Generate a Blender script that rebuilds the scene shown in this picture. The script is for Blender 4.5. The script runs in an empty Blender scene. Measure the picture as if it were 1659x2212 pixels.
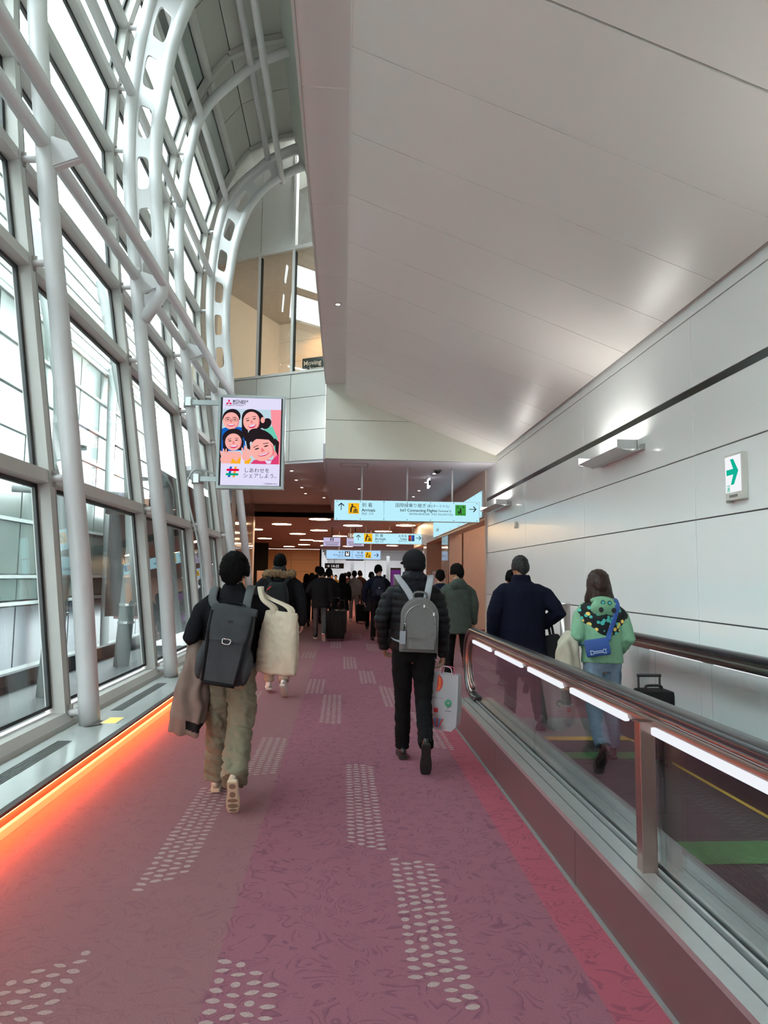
import bpy, bmesh, math, random
from mathutils import Vector, Matrix, noise
random.seed(7)
SC = bpy.context.scene
COL = SC.collection
PI = math.pi

# ------------------------------------------------------------------ camera
FPX, CX, CY, CAMH = 1500.0, 829.5, 1106.0, 1.55
VPX, VPY, ROLL = 740.0, 1245.0, math.radians(1.0)
_yc = Vector(((VPX - CX) / FPX, -(VPY - CY) / FPX, -1.0)).normalized()
_z0 = Vector((math.sin(ROLL), math.cos(ROLL), 0.0))
_zc = (_z0 - _yc * _z0.dot(_yc)).normalized()
_xc = _yc.cross(_zc)
CAMROT = Matrix((_xc, _yc, _zc))            # camera axes expressed in the world
cam_data = bpy.data.cameras.new('camera')
cam_data.sensor_fit = 'HORIZONTAL'
cam_data.sensor_width = 36.0
cam_data.lens = 36.0 * FPX / 1659.0
cam_data.clip_start = 0.05
cam_data.clip_end = 500
cam = bpy.data.objects.new('camera', cam_data)
COL.objects.link(cam)
cam.matrix_world = Matrix.Translation((0, 0, CAMH)) @ CAMROT.to_4x4()
SC.camera = cam

# ------------------------------------------------------------------ sky and exposure
SC.view_settings.view_transform = 'Standard'
SC.view_settings.look = 'None'
SC.view_settings.gamma = 1.0
SC.view_settings.use_curve_mapping = False
SC.view_settings.exposure = 0.0
world = bpy.data.worlds.new('overcast_sky')
SC.world = world
world.use_nodes = True
_bg = world.node_tree.nodes['Background']
_bg.inputs['Color'].default_value = (0.86, 0.955, 1.0, 1)
_bg.inputs['Strength'].default_value = 16.0
SC.cycles.max_bounces = 8
SC.cycles.diffuse_bounces = 5
SC.cycles.glossy_bounces = 4
SC.cycles.transmission_bounces = 6
SC.cycles.transparent_max_bounces = 24
SC.cycles.sample_clamp_indirect = 6.0

# ------------------------------------------------------------------ materials
MATS = {}
def srgb(r, g, b):
    def f(c):
        c /= 255.0
        return c / 12.92 if c <= 0.04045 else ((c + 0.055) / 1.055) ** 2.4
    return (f(r), f(g), f(b))

def mat(name, rgb, rough=0.5, metal=0.0, var=0.06, scale=6.0, bump=0.0, bscale=200.0,
        spec=0.5, emit=0.0, emit_rgb=None, coat=0.0):
    """plain procedural material: a little noise in the colour, optional fine bump"""
    if name in MATS:
        return MATS[name]
    m = bpy.data.materials.new(name)
    m.use_nodes = True
    nt = m.node_tree
    b = nt.nodes['Principled BSDF']
    c = rgb
    b.inputs['Roughness'].default_value = rough
    b.inputs['Metallic'].default_value = metal
    b.inputs['Specular IOR Level'].default_value = spec
    b.inputs['Coat Weight'].default_value = coat
    b.inputs['Coat Roughness'].default_value = 0.08
    tc = nt.nodes.new('ShaderNodeTexCoord')
    if var > 0:
        n = nt.nodes.new('ShaderNodeTexNoise')
        n.inputs['Scale'].default_value = scale
        n.inputs['Detail'].default_value = 4
        nt.links.new(tc.outputs['Object'], n.inputs['Vector'])
        r = nt.nodes.new('ShaderNodeValToRGB')
        r.color_ramp.elements[0].position = 0.3
        r.color_ramp.elements[1].position = 0.7
        r.color_ramp.elements[0].color = tuple(max(0, v * (1 - var)) for v in c) + (1,)
        r.color_ramp.elements[1].color = tuple(min(1, v * (1 + var)) for v in c) + (1,)
        nt.links.new(n.outputs['Fac'], r.inputs['Fac'])
        nt.links.new(r.outputs['Color'], b.inputs['Base Color'])
    else:
        b.inputs['Base Color'].default_value = c + (1,)
    if bump > 0:
        n2 = nt.nodes.new('ShaderNodeTexNoise')
        n2.inputs['Scale'].default_value = bscale
        n2.inputs['Detail'].default_value = 3
        nt.links.new(tc.outputs['Object'], n2.inputs['Vector'])
        bp = nt.nodes.new('ShaderNodeBump')
        bp.inputs['Strength'].default_value = bump
        bp.inputs['Distance'].default_value = 0.005
        nt.links.new(n2.outputs['Fac'], bp.inputs['Height'])
        nt.links.new(bp.outputs['Normal'], b.inputs['Normal'])
    if emit > 0:
        b.inputs['Emission Color'].default_value = (emit_rgb or c) + (1,)
        b.inputs['Emission Strength'].default_value = emit
    MATS[name] = m
    return m

def glass_mat(name, tint, refl=1.0, rough=0.0, ior=1.5, boost=0.0):
    m = bpy.data.materials.new(name)
    m.use_nodes = True
    nt = m.node_tree
    nt.nodes.clear()
    out = nt.nodes.new('ShaderNodeOutputMaterial')
    mix = nt.nodes.new('ShaderNodeMixShader')
    tr = nt.nodes.new('ShaderNodeBsdfTransparent')
    gl = nt.nodes.new('ShaderNodeBsdfGlossy')
    tr.inputs['Color'].default_value = tint + (1,)
    gl.inputs['Roughness'].default_value = rough
    gl.inputs['Color'].default_value = (refl, refl, refl, 1)
    # Schlick's Fresnel, the same on both faces of the pane
    geo = nt.nodes.new('ShaderNodeNewGeometry')
    dot = nt.nodes.new('ShaderNodeVectorMath'); dot.operation = 'DOT_PRODUCT'
    nt.links.new(geo.outputs['Normal'], dot.inputs[0])
    nt.links.new(geo.outputs['Incoming'], dot.inputs[1])
    ab = nt.nodes.new('ShaderNodeMath'); ab.operation = 'ABSOLUTE'
    nt.links.new(dot.outputs['Value'], ab.inputs[0])
    om = nt.nodes.new('ShaderNodeMath'); om.operation = 'SUBTRACT'; om.inputs[0].default_value = 1.0
    nt.links.new(ab.outputs[0], om.inputs[1])
    pw = nt.nodes.new('ShaderNodeMath'); pw.operation = 'POWER'; pw.inputs[1].default_value = 5.0
    nt.links.new(om.outputs[0], pw.inputs[0])
    f0 = ((ior - 1) / (ior + 1)) ** 2 + boost
    ad = nt.nodes.new('ShaderNodeMath'); ad.operation = 'MULTIPLY_ADD'; ad.use_clamp = True
    ad.inputs[1].default_value = 1.0 - f0
    ad.inputs[2].default_value = f0
    nt.links.new(pw.outputs[0], ad.inputs[0])
    nt.links.new(ad.outputs[0], mix.inputs['Fac'])
    nt.links.new(tr.outputs[0], mix.inputs[1])
    nt.links.new(gl.outputs[0], mix.inputs[2])
    nt.links.new(mix.outputs[0], out.inputs[0])
    MATS[name] = m
    return m

def emis(name, rgb, s):
    if name in MATS:
        return MATS[name]
    m = bpy.data.materials.new(name)
    m.use_nodes = True
    nt = m.node_tree
    nt.nodes.clear()
    out = nt.nodes.new('ShaderNodeOutputMaterial')
    e = nt.nodes.new('ShaderNodeEmission')
    e.inputs['Color'].default_value = rgb + (1,)
    e.inputs['Strength'].default_value = s
    nt.links.new(e.outputs[0], out.inputs[0])
    MATS[name] = m
    return m

WHITE_PAINT = mat('white_steel_paint', srgb(212, 208, 208), 0.42, var=0.02)
MULLION_PAINT = mat('warm_white_frame', srgb(200, 196, 191), 0.5, var=0.02)
PANEL_WHITE = mat('white_wall_panel', srgb(246, 248, 246), 0.22, var=0.012, scale=1.5)
JOINT_GREY = mat('joint_grey', srgb(120, 120, 120), 0.8, var=0)
CEIL_PANEL = mat('satin_ceiling_panel', srgb(240, 238, 232), 0.32, var=0.01, scale=1.2)
BLACK_GASKET = mat('black_gasket', srgb(24, 26, 28), 0.5, var=0)
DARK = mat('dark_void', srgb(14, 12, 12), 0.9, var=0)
STEEL = mat('brushed_steel', srgb(165, 160, 156), 0.28, 1.0, var=0.05, scale=40)
ALU = mat('pale_aluminium', srgb(205, 207, 206), 0.35, 0.85, var=0.03, scale=20)
BLACK_PAINT = mat('black_print', srgb(18, 20, 24), 0.6, var=0)
GLASS = glass_mat('window_glass', (0.92, 0.965, 0.955), 0.95, ior=1.5, boost=0.01)
GLASS_BAL = glass_mat('balustrade_glass', (0.90, 0.915, 0.915), 0.9, ior=1.5, boost=0.03)
GLASS_DARK = glass_mat('inner_window_glass', (0.85, 0.86, 0.85), 0.8, ior=1.5, boost=0.02)

# ------------------------------------------------------------------ object helpers
def link(name, me, material=None, parent=None, loc=None, rot=None, smooth=False):
    o = bpy.data.objects.new(name, me)
    COL.objects.link(o)
    if material is not None:
        for mm in (material if isinstance(material, (list, tuple)) else [material]):
            me.materials.append(mm)
    if parent is not None:
        o.parent = parent
    if loc is not None:
        o.location = loc
    if rot is not None:
        o.rotation_euler = rot
    if smooth and len(me.polygons):
        me.polygons.foreach_set('use_smooth', [True] * len(me.polygons))
    return o

def obj(name, bm, material, parent=None, loc=None, rot=None, smooth=False, autosmooth=None):
    me = bpy.data.meshes.new(name)
    if autosmooth is not None:
        for f in bm.faces:
            f.smooth = True
        for e in bm.edges:
            if len(e.link_faces) == 2 and e.calc_face_angle(0) > autosmooth:
                e.smooth = False
    bm.to_mesh(me)
    bm.free()
    return link(name, me, material, parent, loc, rot, smooth and autosmooth is None)

def tag(o, label, cat=None, group=None, kind=None):
    if label:
        o['label'] = label
    if cat:
        o['category'] = cat
    if group:
        o['group'] = group
    if kind:
        o['kind'] = kind
    return o

def thing(name, label, cat, loc=(0, 0, 0), rz=0.0, group=None):
    o = bpy.data.objects.new(name, None)
    COL.objects.link(o)
    o.empty_display_size = 0.1
    o.location = loc
    o.rotation_euler = (0, 0, rz)
    return tag(o, label, cat, group)

def structure(name, label, loc=(0, 0, 0)):
    o = bpy.data.objects.new(name, None)
    COL.objects.link(o)
    o.location = loc
    return tag(o, label, None, None, 'structure')

def BM():
    return bmesh.new()

def box(bm, x0, x1, y0, y1, z0, z1, bevel=0.0, mi=0):
    vs = [bm.verts.new((x, y, z)) for z in (z0, z1) for y in (y0, y1) for x in (x0, x1)]
    fs = [(0, 2, 3, 1), (4, 5, 7, 6), (0, 1, 5, 4), (1, 3, 7, 5), (3, 2, 6, 7), (2, 0, 4, 6)]
    faces = [bm.faces.new([vs[i] for i in f]) for f in fs]
    for f in faces:
        f.material_index = mi
    if bevel > 0:
        edges = list({e for f in faces for e in f.edges})
        bmesh.ops.bevel(bm, geom=edges, offset=bevel, segments=2, affect='EDGES', profile=0.6)
    return bm

def prism(bm, poly, axis, a0, a1, mi=0):
    """extrude a 2D polygon along an axis: 'y' -> poly is (x,z); 'x' -> (y,z); 'z' -> (x,y)"""
    def P(p, a):
        return {'y': (p[0], a, p[1]), 'x': (a, p[0], p[1]), 'z': (p[0], p[1], a)}[axis]
    v0 = [bm.verts.new(P(p, a0)) for p in poly]
    v1 = [bm.verts.new(P(p, a1)) for p in poly]
    n = len(poly)
    fs = [bm.faces.new(v0[::-1]), bm.faces.new(v1)]
    for i in range(n):
        fs.append(bm.faces.new((v0[i], v0[(i + 1) % n], v1[(i + 1) % n], v1[i])))
    for f in fs:
        f.material_index = mi
    bmesh.ops.recalc_face_normals(bm, faces=fs)
    return bm

def _frames(pts, hint):
    out = []
    n = len(pts)
    for i in range(n):
        t = (pts[min(i + 1, n - 1)] - pts[max(i - 1, 0)])
        if t.length < 1e-9:
            t = Vector((0, 0, 1))
        t.normalize()
        x = hint - t * hint.dot(t)
        if x.length < 1e-4:
            x = Vector((0, 1, 0)) - t * t.y
            if x.length < 1e-4:
                x = Vector((1, 0, 0))
        x.normalize()
        y = t.cross(x)
        out.append((t, x, y))
    return out

def tube(bm, pts, rad, seg=14, hint=(1, 0, 0), cap=True, roundcap=False, mi=0, sup=1.0):
    """loft of ellipses along a polyline; rad is a number, a list of numbers or of (rx, ry)"""
    pts = [Vector(p) for p in pts]
    n = len(pts)
    if not isinstance(rad, (list, tuple)):
        rad = [rad] * n
    rad = [r if isinstance(r, (list, tuple)) else (r, r) for r in rad]
    fr = _frames(pts, Vector(hint))
    P = [(pts[i], rad[i], fr[i]) for i in range(n)]
    if roundcap:
        (p, r, f) = P[0]
        k = min(r)
        pre = [(p - f[0] * k * math.sin(a), (r[0] * math.cos(a), r[1] * math.cos(a)), f) for a in (1.35, 0.95, 0.5)]
        (p, r, f) = P[-1]
        k = min(r)
        post = [(p + f[0] * k * math.sin(a), (r[0] * math.cos(a), r[1] * math.cos(a)), f) for a in (0.5, 0.95, 1.35)]
        P = pre + P + post
    rings = []
    for (p, r, f) in P:
        ring = []
        for k in range(seg):
            a = 2 * PI * k / seg
            c, s = math.cos(a), math.sin(a)
            if sup != 1.0:
                c = math.copysign(abs(c) ** sup, c)
                s = math.copysign(abs(s) ** sup, s)
            ring.append(bm.verts.new(p + f[1] * (r[0] * c) + f[2] * (r[1] * s)))
        rings.append(ring)
    fs = []
    for a, b in zip(rings, rings[1:]):
        for k in range(seg):
            fs.append(bm.faces.new((a[k], a[(k + 1) % seg], b[(k + 1) % seg], b[k])))
    if cap:
        fs.append(bm.faces.new(rings[0][::-1]))
        fs.append(bm.faces.new(rings[-1]))
    for f in fs:
        f.material_index = mi
    return bm

def ellipsoid(bm, c, r, rot=None, u=16, v=10):
    m = Matrix.Translation(c)
    if rot is not None:
        m = m @ rot.to_4x4()
    m = m @ Matrix.Diagonal((r[0], r[1], r[2], 1))
    bmesh.ops.create_uvsphere(bm, u_segments=u, v_segments=v, radius=1.0, matrix=m)
    return bm

def smooth_path(pts, k=6):
    """Catmull-Rom through the points"""
    P = [Vector(p) for p in pts]
    out = []
    for i in range(len(P) - 1):
        p0, p1, p2, p3 = P[max(i - 1, 0)], P[i], P[i + 1], P[min(i + 2, len(P) - 1)]
        for j in range(k):
            t = j / k
            out.append(0.5 * ((2 * p1) + (p2 - p0) * t + (2 * p0 - 5 * p1 + 4 * p2 - p3) * t * t
                              + (3 * p1 - p0 - 3 * p2 + p3) * t ** 3))
    out.append(P[-1])
    return out

def lerp_table(tab, z):
    """tab is a list of (key, value...) sorted by key"""
    if z <= tab[0][0]:
        return tab[0][1]
    for a, b in zip(tab, tab[1:]):
        if z <= b[0]:
            t = (z - a[0]) / (b[0] - a[0])
            return a[1] + (b[1] - a[1]) * t
    return tab[-1][1]

def at(px, py, X=None, Y=None, Z=None):
    """point where the view ray of a photo pixel meets a plane of the place"""
    r = CAMROT @ Vector(((px - CX) / FPX, -(py - CY) / FPX, -1.0))
    if X is not None:
        k = X / r.x
    elif Y is not None:
        k = Y / r.y
    else:
        k = (Z - CAMH) / r.z
    return Vector((0, 0, CAMH)) + r * k

# flat print: polygons facing -Y, in local (x, z), layered by fractions of a millimetre
def flat_art(name, items, mats, parent, y=-0.002, step=0.0004, loc=None, rot=None):
    bm = BM()
    for k, (poly, mi) in enumerate(items):
        yy = y - step * k
        vs = [bm.verts.new((p[0], yy, p[1])) for p in poly]
        f = bm.faces.new(vs)
        f.material_index = mi
        f.normal_update()
        if f.normal.y > 0:
            f.normal_flip()
    return obj(name, bm, mats, parent, loc, rot)

def ell(cx, cz, rx, rz, a=0.0, n=22, a0=0.0, a1=2 * PI):
    out = []
    ca, sa = math.cos(a), math.sin(a)
    for i in range(n):
        t = a0 + (a1 - a0) * i / (n if a1 - a0 >= 2 * PI - 1e-6 else n - 1)
        x, z = rx * math.cos(t), rz * math.sin(t)
        out.append((cx + x * ca - z * sa, cz + x * sa + z * ca))
    return out

def rect(x0, x1, z0, z1):
    return [(x0, z0), (x1, z0), (x1, z1), (x0, z1)]

def text(name, s, size, x, z, parent, material, align='LEFT', y=-0.003, bold=0.0, sx=1.0, shear=0.0, rot=None, yz=None):
    cu = bpy.data.curves.new(name, 'FONT')
    cu.body = s
    cu.size = size
    cu.align_x = align
    cu.extrude = 0.0006
    cu.resolution_u = 2
    cu.offset = bold if s.isascii() else 0.0
    cu.shear = shear
    t = bpy.data.objects.new(name, cu)
    COL.objects.link(t)
    bpy.context.view_layer.update()
    dg = bpy.context.evaluated_depsgraph_get()
    me = bpy.data.meshes.new_from_object(t.evaluated_get(dg))
    bpy.data.objects.remove(t)
    bpy.data.curves.remove(cu)
    me.name = name
    me.materials.clear()
    o = link(name, me, material, parent, (x, y, z), rot or (PI / 2, 0, 0))
    o.scale = (sx, 1, 1)
    return o

def voxel(bm, size, smooth=4, fac=0.5, disp=None, flat=False):
    """merge overlapping closed shapes of a bmesh into one continuous skin"""
    me = bpy.data.meshes.new('tmp')
    bm.to_mesh(me)
    bm.free()
    o = bpy.data.objects.new('tmp', me)
    COL.objects.link(o)
    r = o.modifiers.new('r', 'REMESH')
    r.mode = 'VOXEL'
    r.voxel_size = size
    if smooth:
        s = o.modifiers.new('s', 'SMOOTH')
        s.factor = fac
        s.iterations = smooth
    bpy.context.view_layer.update()
    dg = bpy.context.evaluated_depsgraph_get()
    out = bpy.data.meshes.new_from_object(o.evaluated_get(dg))
    bpy.data.objects.remove(o)
    bpy.data.meshes.remove(me)
    if disp is not None:
        nv = len(out.vertices)
        cos = [v.co.copy() for v in out.vertices]
        nors = [v.normal.copy() for v in out.vertices]
        flatco = []
        for c, n in zip(cos, nors):
            flatco.extend(c + n * disp(c, n))
        out.vertices.foreach_set('co', flatco)
        out.update()
    out.polygons.foreach_set('use_smooth', [True] * len(out.polygons))
    return out
# ================================================================== STRUCTURE
def carpet_material():
    m = bpy.data.materials.new('mauve_carpet')
    m.use_nodes = True
    nt = m.node_tree
    b = nt.nodes['Principled BSDF']
    b.inputs['Roughness'].default_value = 0.95
    b.inputs['Specular IOR Level'].default_value = 0.15
    N = nt.nodes.new
    L = nt.links.new
    tc = N('ShaderNodeTexCoord')
    sep = N('ShaderNodeSeparateXYZ')
    L(tc.outputs['Object'], sep.inputs[0])
    # bands across the width
    mr = N('ShaderNodeMapRange')
    mr.inputs['From Min'].default_value = -2.0
    mr.inputs['From Max'].default_value = 3.2
    L(sep.outputs['X'], mr.inputs['Value'])
    ramp = N('ShaderNodeValToRGB')
    ramp.color_ramp.interpolation = 'CONSTANT'
    def px(x):
        return (x + 2.0) / 5.2
    cr = ramp.color_ramp
    cr.elements[0].position = 0.0
    cr.elements[0].color = (0.240, 0.117, 0.130, 1)
    cr.elements[1].position = px(-0.49)
    cr.elements[1].color = (0.245, 0.097, 0.130, 1)
    e = cr.elements.new(px(0.98)); e.color = (0.335, 0.080, 0.112, 1)
    e = cr.elements.new(px(1.22)); e.color = (0.240, 0.117, 0.130, 1)
    L(mr.outputs[0], ramp.inputs['Fac'])
    # scrollwork: contour lines of a warped noise field
    ns = N('ShaderNodeTexNoise')
    ns.inputs['Scale'].default_value = 3.4
    ns.inputs['Detail'].default_value = 1.0
    ns.inputs['Distortion'].default_value = 1.6
    L(tc.outputs['Object'], ns.inputs['Vector'])
    mul = N('ShaderNodeMath'); mul.operation = 'MULTIPLY'; mul.inputs[1].default_value = 11.0
    L(ns.outputs['Fac'], mul.inputs[0])
    fr = N('ShaderNodeMath'); fr.operation = 'FRACT'
    L(mul.outputs[0], fr.inputs[0])
    lines = N('ShaderNodeValToRGB')
    lr = lines.color_ramp
    lr.elements[0].position = 0.0; lr.elements[0].color = (1, 1, 1, 1)
    lr.elements[1].position = 0.42; lr.elements[1].color = (0, 0, 0, 1)
    L(fr.outputs[0], lines.inputs['Fac'])
    brk = N('ShaderNodeTexNoise')
    brk.inputs['Scale'].default_value = 11.0
    L(tc.outputs['Object'], brk.inputs['Vector'])
    bk = N('ShaderNodeMath'); bk.operation = 'GREATER_THAN'; bk.inputs[1].default_value = 0.49
    L(brk.outputs['Fac'], bk.inputs[0])
    lm = N('ShaderNodeMath'); lm.operation = 'MULTIPLY'
    L(lines.outputs['Color'], lm.inputs[0]); L(bk.outputs[0], lm.inputs[1])
    # only the middle band is strongly figured
    band = N('ShaderNodeMapRange')
    band.inputs['From Min'].default_value = -0.50
    band.inputs['From Max'].default_value = -0.48
    band.inputs['To Min'].default_value = 0.22
    band.inputs['To Max'].default_value = 0.6
    L(sep.outputs['X'], band.inputs['Value'])
    lm2 = N('ShaderNodeMath'); lm2.operation = 'MULTIPLY'
    L(lm.outputs[0], lm2.inputs[0]); L(band.outputs[0], lm2.inputs[1])
    mix = N('ShaderNodeMix'); mix.data_type = 'RGBA'; mix.blend_type = 'MIX'
    L(lm2.outputs[0], mix.inputs['Factor'])
    L(ramp.outputs['Color'], mix.inputs['A'])
    mix.inputs['B'].default_value = (0.12, 0.035, 0.07, 1)
    # pile speckle
    sp = N('ShaderNodeTexNoise')
    sp.inputs['Scale'].default_value = 260.0
    sp.inputs['Detail'].default_value = 2.0
    L(tc.outputs['Object'], sp.inputs['Vector'])
    spr = N('ShaderNodeMapRange')
    spr.inputs['From Min'].default_value = 0.25
    spr.inputs['From Max'].default_value = 0.75
    spr.inputs['To Min'].default_value = 0.72
    spr.inputs['To Max'].default_value = 1.28
    L(sp.outputs['Fac'], spr.inputs['Value'])
    mm = N('ShaderNodeMix'); mm.data_type = 'RGBA'; mm.blend_type = 'MULTIPLY'
    mm.inputs['Factor'].default_value = 1.0
    L(mix.outputs['Result'], mm.inputs['A'])
    L(spr.outputs[0], mm.inputs['B'])
    L(mm.outputs['Result'], b.inputs['Base Color'])
    bp = N('ShaderNodeBump')
    bp.inputs['Strength'].default_value = 0.5
    bp.inputs['Distance'].default_value = 0.004
    L(sp.outputs['Fac'], bp.inputs['Height'])
    L(bp.outputs['Normal'], b.inputs['Normal'])
    return m

Y_BACK, Y_FAR = -8.5, 57.0
CARPET = carpet_material()
floor = structure('floor', 'mauve carpeted corridor floor')
bm = BM(); box(bm, -1.96, 1.2, Y_BACK, 27.0, -0.15, 0.0)
obj('carpet', bm, CARPET, floor)
bm = BM()
box(bm, 1.2, 12.0, 7.62, 27.0, -0.15, 0.0); box(bm, 1.2, 3.3, Y_BACK, 7.62, -0.15, -0.02)
box(bm, -3.4, -1.96, 16.4, 27.0, -0.15, 0.0); box(bm, -8.6, 12.0, 27.0, 80.0, -0.15, 0.0)
obj('carpet_beyond', bm, CARPET, floor)

# woven leaf motifs, thin inlays in the carpet
LEAF = mat('grey_leaf_yarn', (0.37, 0.265, 0.255), 0.95, var=0.25, scale=220, spec=0.1, bump=0.4, bscale=300)
patches = [
    [(0.05, 5.94), (0.28, 5.87), (0.28, 4.05), (0.05, 4.24)],
    [(0.28, 4.05), (0.53, 3.88), (0.53, 2.58), (0.28, 2.86)],
    [(-1.01, 5.3), (-0.77, 5.3), (-0.77, 3.85), (-1.01, 3.58)],
    [(-1.26, 2.85), (-0.99, 3.12), (-0.99, 1.6), (-1.26, 1.6)],
    [(-0.48, 3.08), (-0.21, 2.8), (-0.21, 1.6), (-0.48, 1.6)],
    [(-0.75, 6.92), (-0.49, 6.88), (-0.49, 5.7), (-0.75, 5.55)],
    [(-0.48, 10.72), (-0.22, 10.72), (-0.22, 9.43), (-0.48, 9.43)],
    [(-0.23, 9.38), (0.02, 9.28), (0.02, 7.48), (-0.23, 7.6)],
    [(0.03, 13.72), (0.28, 13.58), (0.28, 11.9), (0.03, 11.9)],
    [(0.28, 11.67), (0.53, 11.62), (0.53, 10.32), (0.28, 10.32)],
    [(0.53, 10.1), (0.77, 9.8), (0.77, 8.4), (0.53, 8.5)],
    [(0.8, 8.2), (1.05, 8.0), (1.05, 6.35), (0.8, 6.55)],
    [(-0.78, 14.53), (-0.5, 14.53), (-0.5, 13.38), (-0.78, 13.38)],
    [(-0.25, 16.8), (0.0, 16.8), (0.0, 15.3), (-0.25, 15.3)],
    [(0.55, 16.4), (0.8, 16.2), (0.8, 14.6), (0.55, 14.8)],
    [(0.28, 19.4), (0.53, 19.4), (0.53, 17.9), (0.28, 17.9)],
    [(-1.28, 9.6), (-1.03, 9.6), (-1.03, 8.2), (-1.28, 8.2)],
]
def inside(p, poly):
    c = False
    n = len(poly)
    for i in range(n):
        (x0, y0), (x1, y1) = poly[i], poly[(i + 1) % n]
        if (y0 > p[1]) != (y1 > p[1]) and p[0] < (x1 - x0) * (p[1] - y0) / (y1 - y0) + x0:
            c = not c
    return c
for poly in patches:
    x0, x1 = min(p[0] for p in poly), max(p[0] for p in poly)
    y0, y1 = min(p[1] for p in poly), max(p[1] for p in poly)
    bm = BM()
    cw, rh = (x1 - x0) / 4.0, 0.066
    for ci in range(4):
        ph = (ci * 0.37 % 1) * rh
        yy = y0 + ph
        while yy < y1:
            cx, cy = x0 + (ci + 0.5) * cw, yy
            if inside((cx, cy), poly):
                a = random.uniform(-0.45, 0.45)
                circ = random.random() < 0.13
                L_, W_ = (0.019, 0.019) if circ else (random.uniform(0.026, 0.031), random.uniform(0.0135, 0.018))
                pts = []
                for k in range(12):
                    t = 2 * PI * k / 12
                    ux, uy = math.cos(t) * L_, math.sin(t) * W_ * (1 if circ else (1 - 0.25 * abs(math.cos(t))))
                    pts.append((cx + ux * math.cos(a) - uy * math.sin(a), cy + ux * math.sin(a) + uy * math.cos(a)))
                vs = [bm.verts.new((p[0], p[1], 0.0012)) for p in pts]
                bm.faces.new(vs)
            yy += rh * random.uniform(0.93, 1.07)
    o = obj('leaf_motif', bm, LEAF, floor)
    o['kind'] = 'stuff'

# ---------------- right wall: panels with open joints and a black slot
wall_right = structure('wall_right', 'glossy white panelled wall beside the moving walkway')
bm = BM(); box(bm, 3.235, 3.4, Y_BACK, 15.35, 0.0, 4.6)
obj('backing', bm, JOINT_GREY, wall_right)
ys = [15.35, 12.03, 9.04, 6.12, 3.16, 0.2, -2.76, -5.72, Y_BACK]
zs = [(0.0, 1.19), (1.19, 2.10), (2.10, 2.69), (2.69, 3.262), (3.325, 4.0), (4.0, 4.5)]
for i in range(len(ys) - 1):
    for (a, b_) in zs:
        bm = BM()
        box(bm, 3.2, 3.232, ys[i + 1] + 0.005, ys[i] - 0.005, a + 0.006, b_ - 0.006, 0.003)
        obj('wall_panel', bm, PANEL_WHITE, wall_right)
bm = BM(); box(bm, 3.205, 3.232, Y_BACK, 15.34, 3.262, 3.325)
obj('light_slot', bm, mat('black_gloss', srgb(10, 10, 10), 0.15, var=0), wall_right)
bm = BM(); box(bm, 3.17, 3.42, 15.35, 15.40, 0.0, 3.97)
obj('end_trim', bm, mat('beige_trim', srgb(205, 190, 175), 0.4, var=0.02), wall_right)

# ---------------- sloped ceiling over the corridor
ceiling = structure('ceiling', 'sloping satin ceiling of wide panels')
def slope_panel(y0, y1):
    bm = BM()
    prism(bm, [(0.0, 5.29), (3.15, 4.10), (3.15, 4.16), (0.0, 5.35)], 'y', y0, y1)
    return bm
y = 14.2
k = 0
while y > Y_BACK:
    g = 0.02 if k == 10 else 0.006
    obj('ceiling_panel', slope_panel(y - 0.96 + g, y - 0.003), CEIL_PANEL, ceiling)
    y -= 0.96
    k += 1
bm = BM()
prism(bm, [(0.0, 5.352), (3.4, 4.07), (3.4, 4.6), (3.4, 5.8), (0.0, 5.8)], 'y', Y_BACK, 14.19)
obj('ceiling_backing', bm, JOINT_GREY, ceiling)
bm = BM(); box(bm, -0.012, 0.0, Y_BACK, 14.2, 5.285, 5.8)
obj('ceiling_edge_trim', bm, PANEL_WHITE, ceiling)
# narrow soffit strip left of it
SOFFIT = mat('soffit_panel', srgb(232, 226, 222), 0.4, var=0.015, scale=1.5)
jn = [14.2, 12.55, 10.75, 9.0, 7.2, 5.38, 3.55, 1.7, -0.1, -1.9, -3.7, -5.5, -7.2, Y_BACK]
for a, b_ in zip(jn, jn[1:]):
    bm = BM(); box(bm, -0.405, 0.05, b_ + 0.004, a - 0.004, 5.55, 5.60)
    obj('soffit_panel', bm, SOFFIT, ceiling)
bm = BM(); box(bm, -0.43, -0.407, Y_BACK, 14.2, 5.53, 5.72)
obj('soffit_edge_trim', bm, MULLION_PAINT, ceiling)
t = thing('ceiling_spotlight', 'small round spotlight recessed in the narrow ceiling strip', 'light', at(730, 657, Z=5.55))
bm = BM(); tube(bm, [(0, 0, -0.006), (0, 0, 0.004)], 0.06, 24)
obj('ring', bm, ALU, t, smooth=False)
bm = BM(); tube(bm, [(0, 0, -0.012), (0, 0, -0.004)], [0.03, 0.04], 20)
obj('lamp_lens', bm, emis('spot_lens', (1, 0.97, 0.9), 1.2), t)

# ---------------- bulkhead where the ceiling ends
wall_bulk = structure('wall_end', 'white panelled bulkhead above the passage opening')
BULK = mat('bulkhead_panel', srgb(222, 220, 206), 0.4, var=0.012)
for (a, b_) in ((3.97, 4.775), (4.785, 5.6)):
    bm = BM(); box(bm, -0.40, 3.4, 14.2, 14.24, a, b_)
    obj('wall_panel', bm, BULK, wall_bulk)
bm = BM(); box(bm, -0.40, 3.4, 14.24, 14.3, 3.97, 5.6)
obj('backing', bm, JOINT_GREY, wall_bulk)

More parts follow.
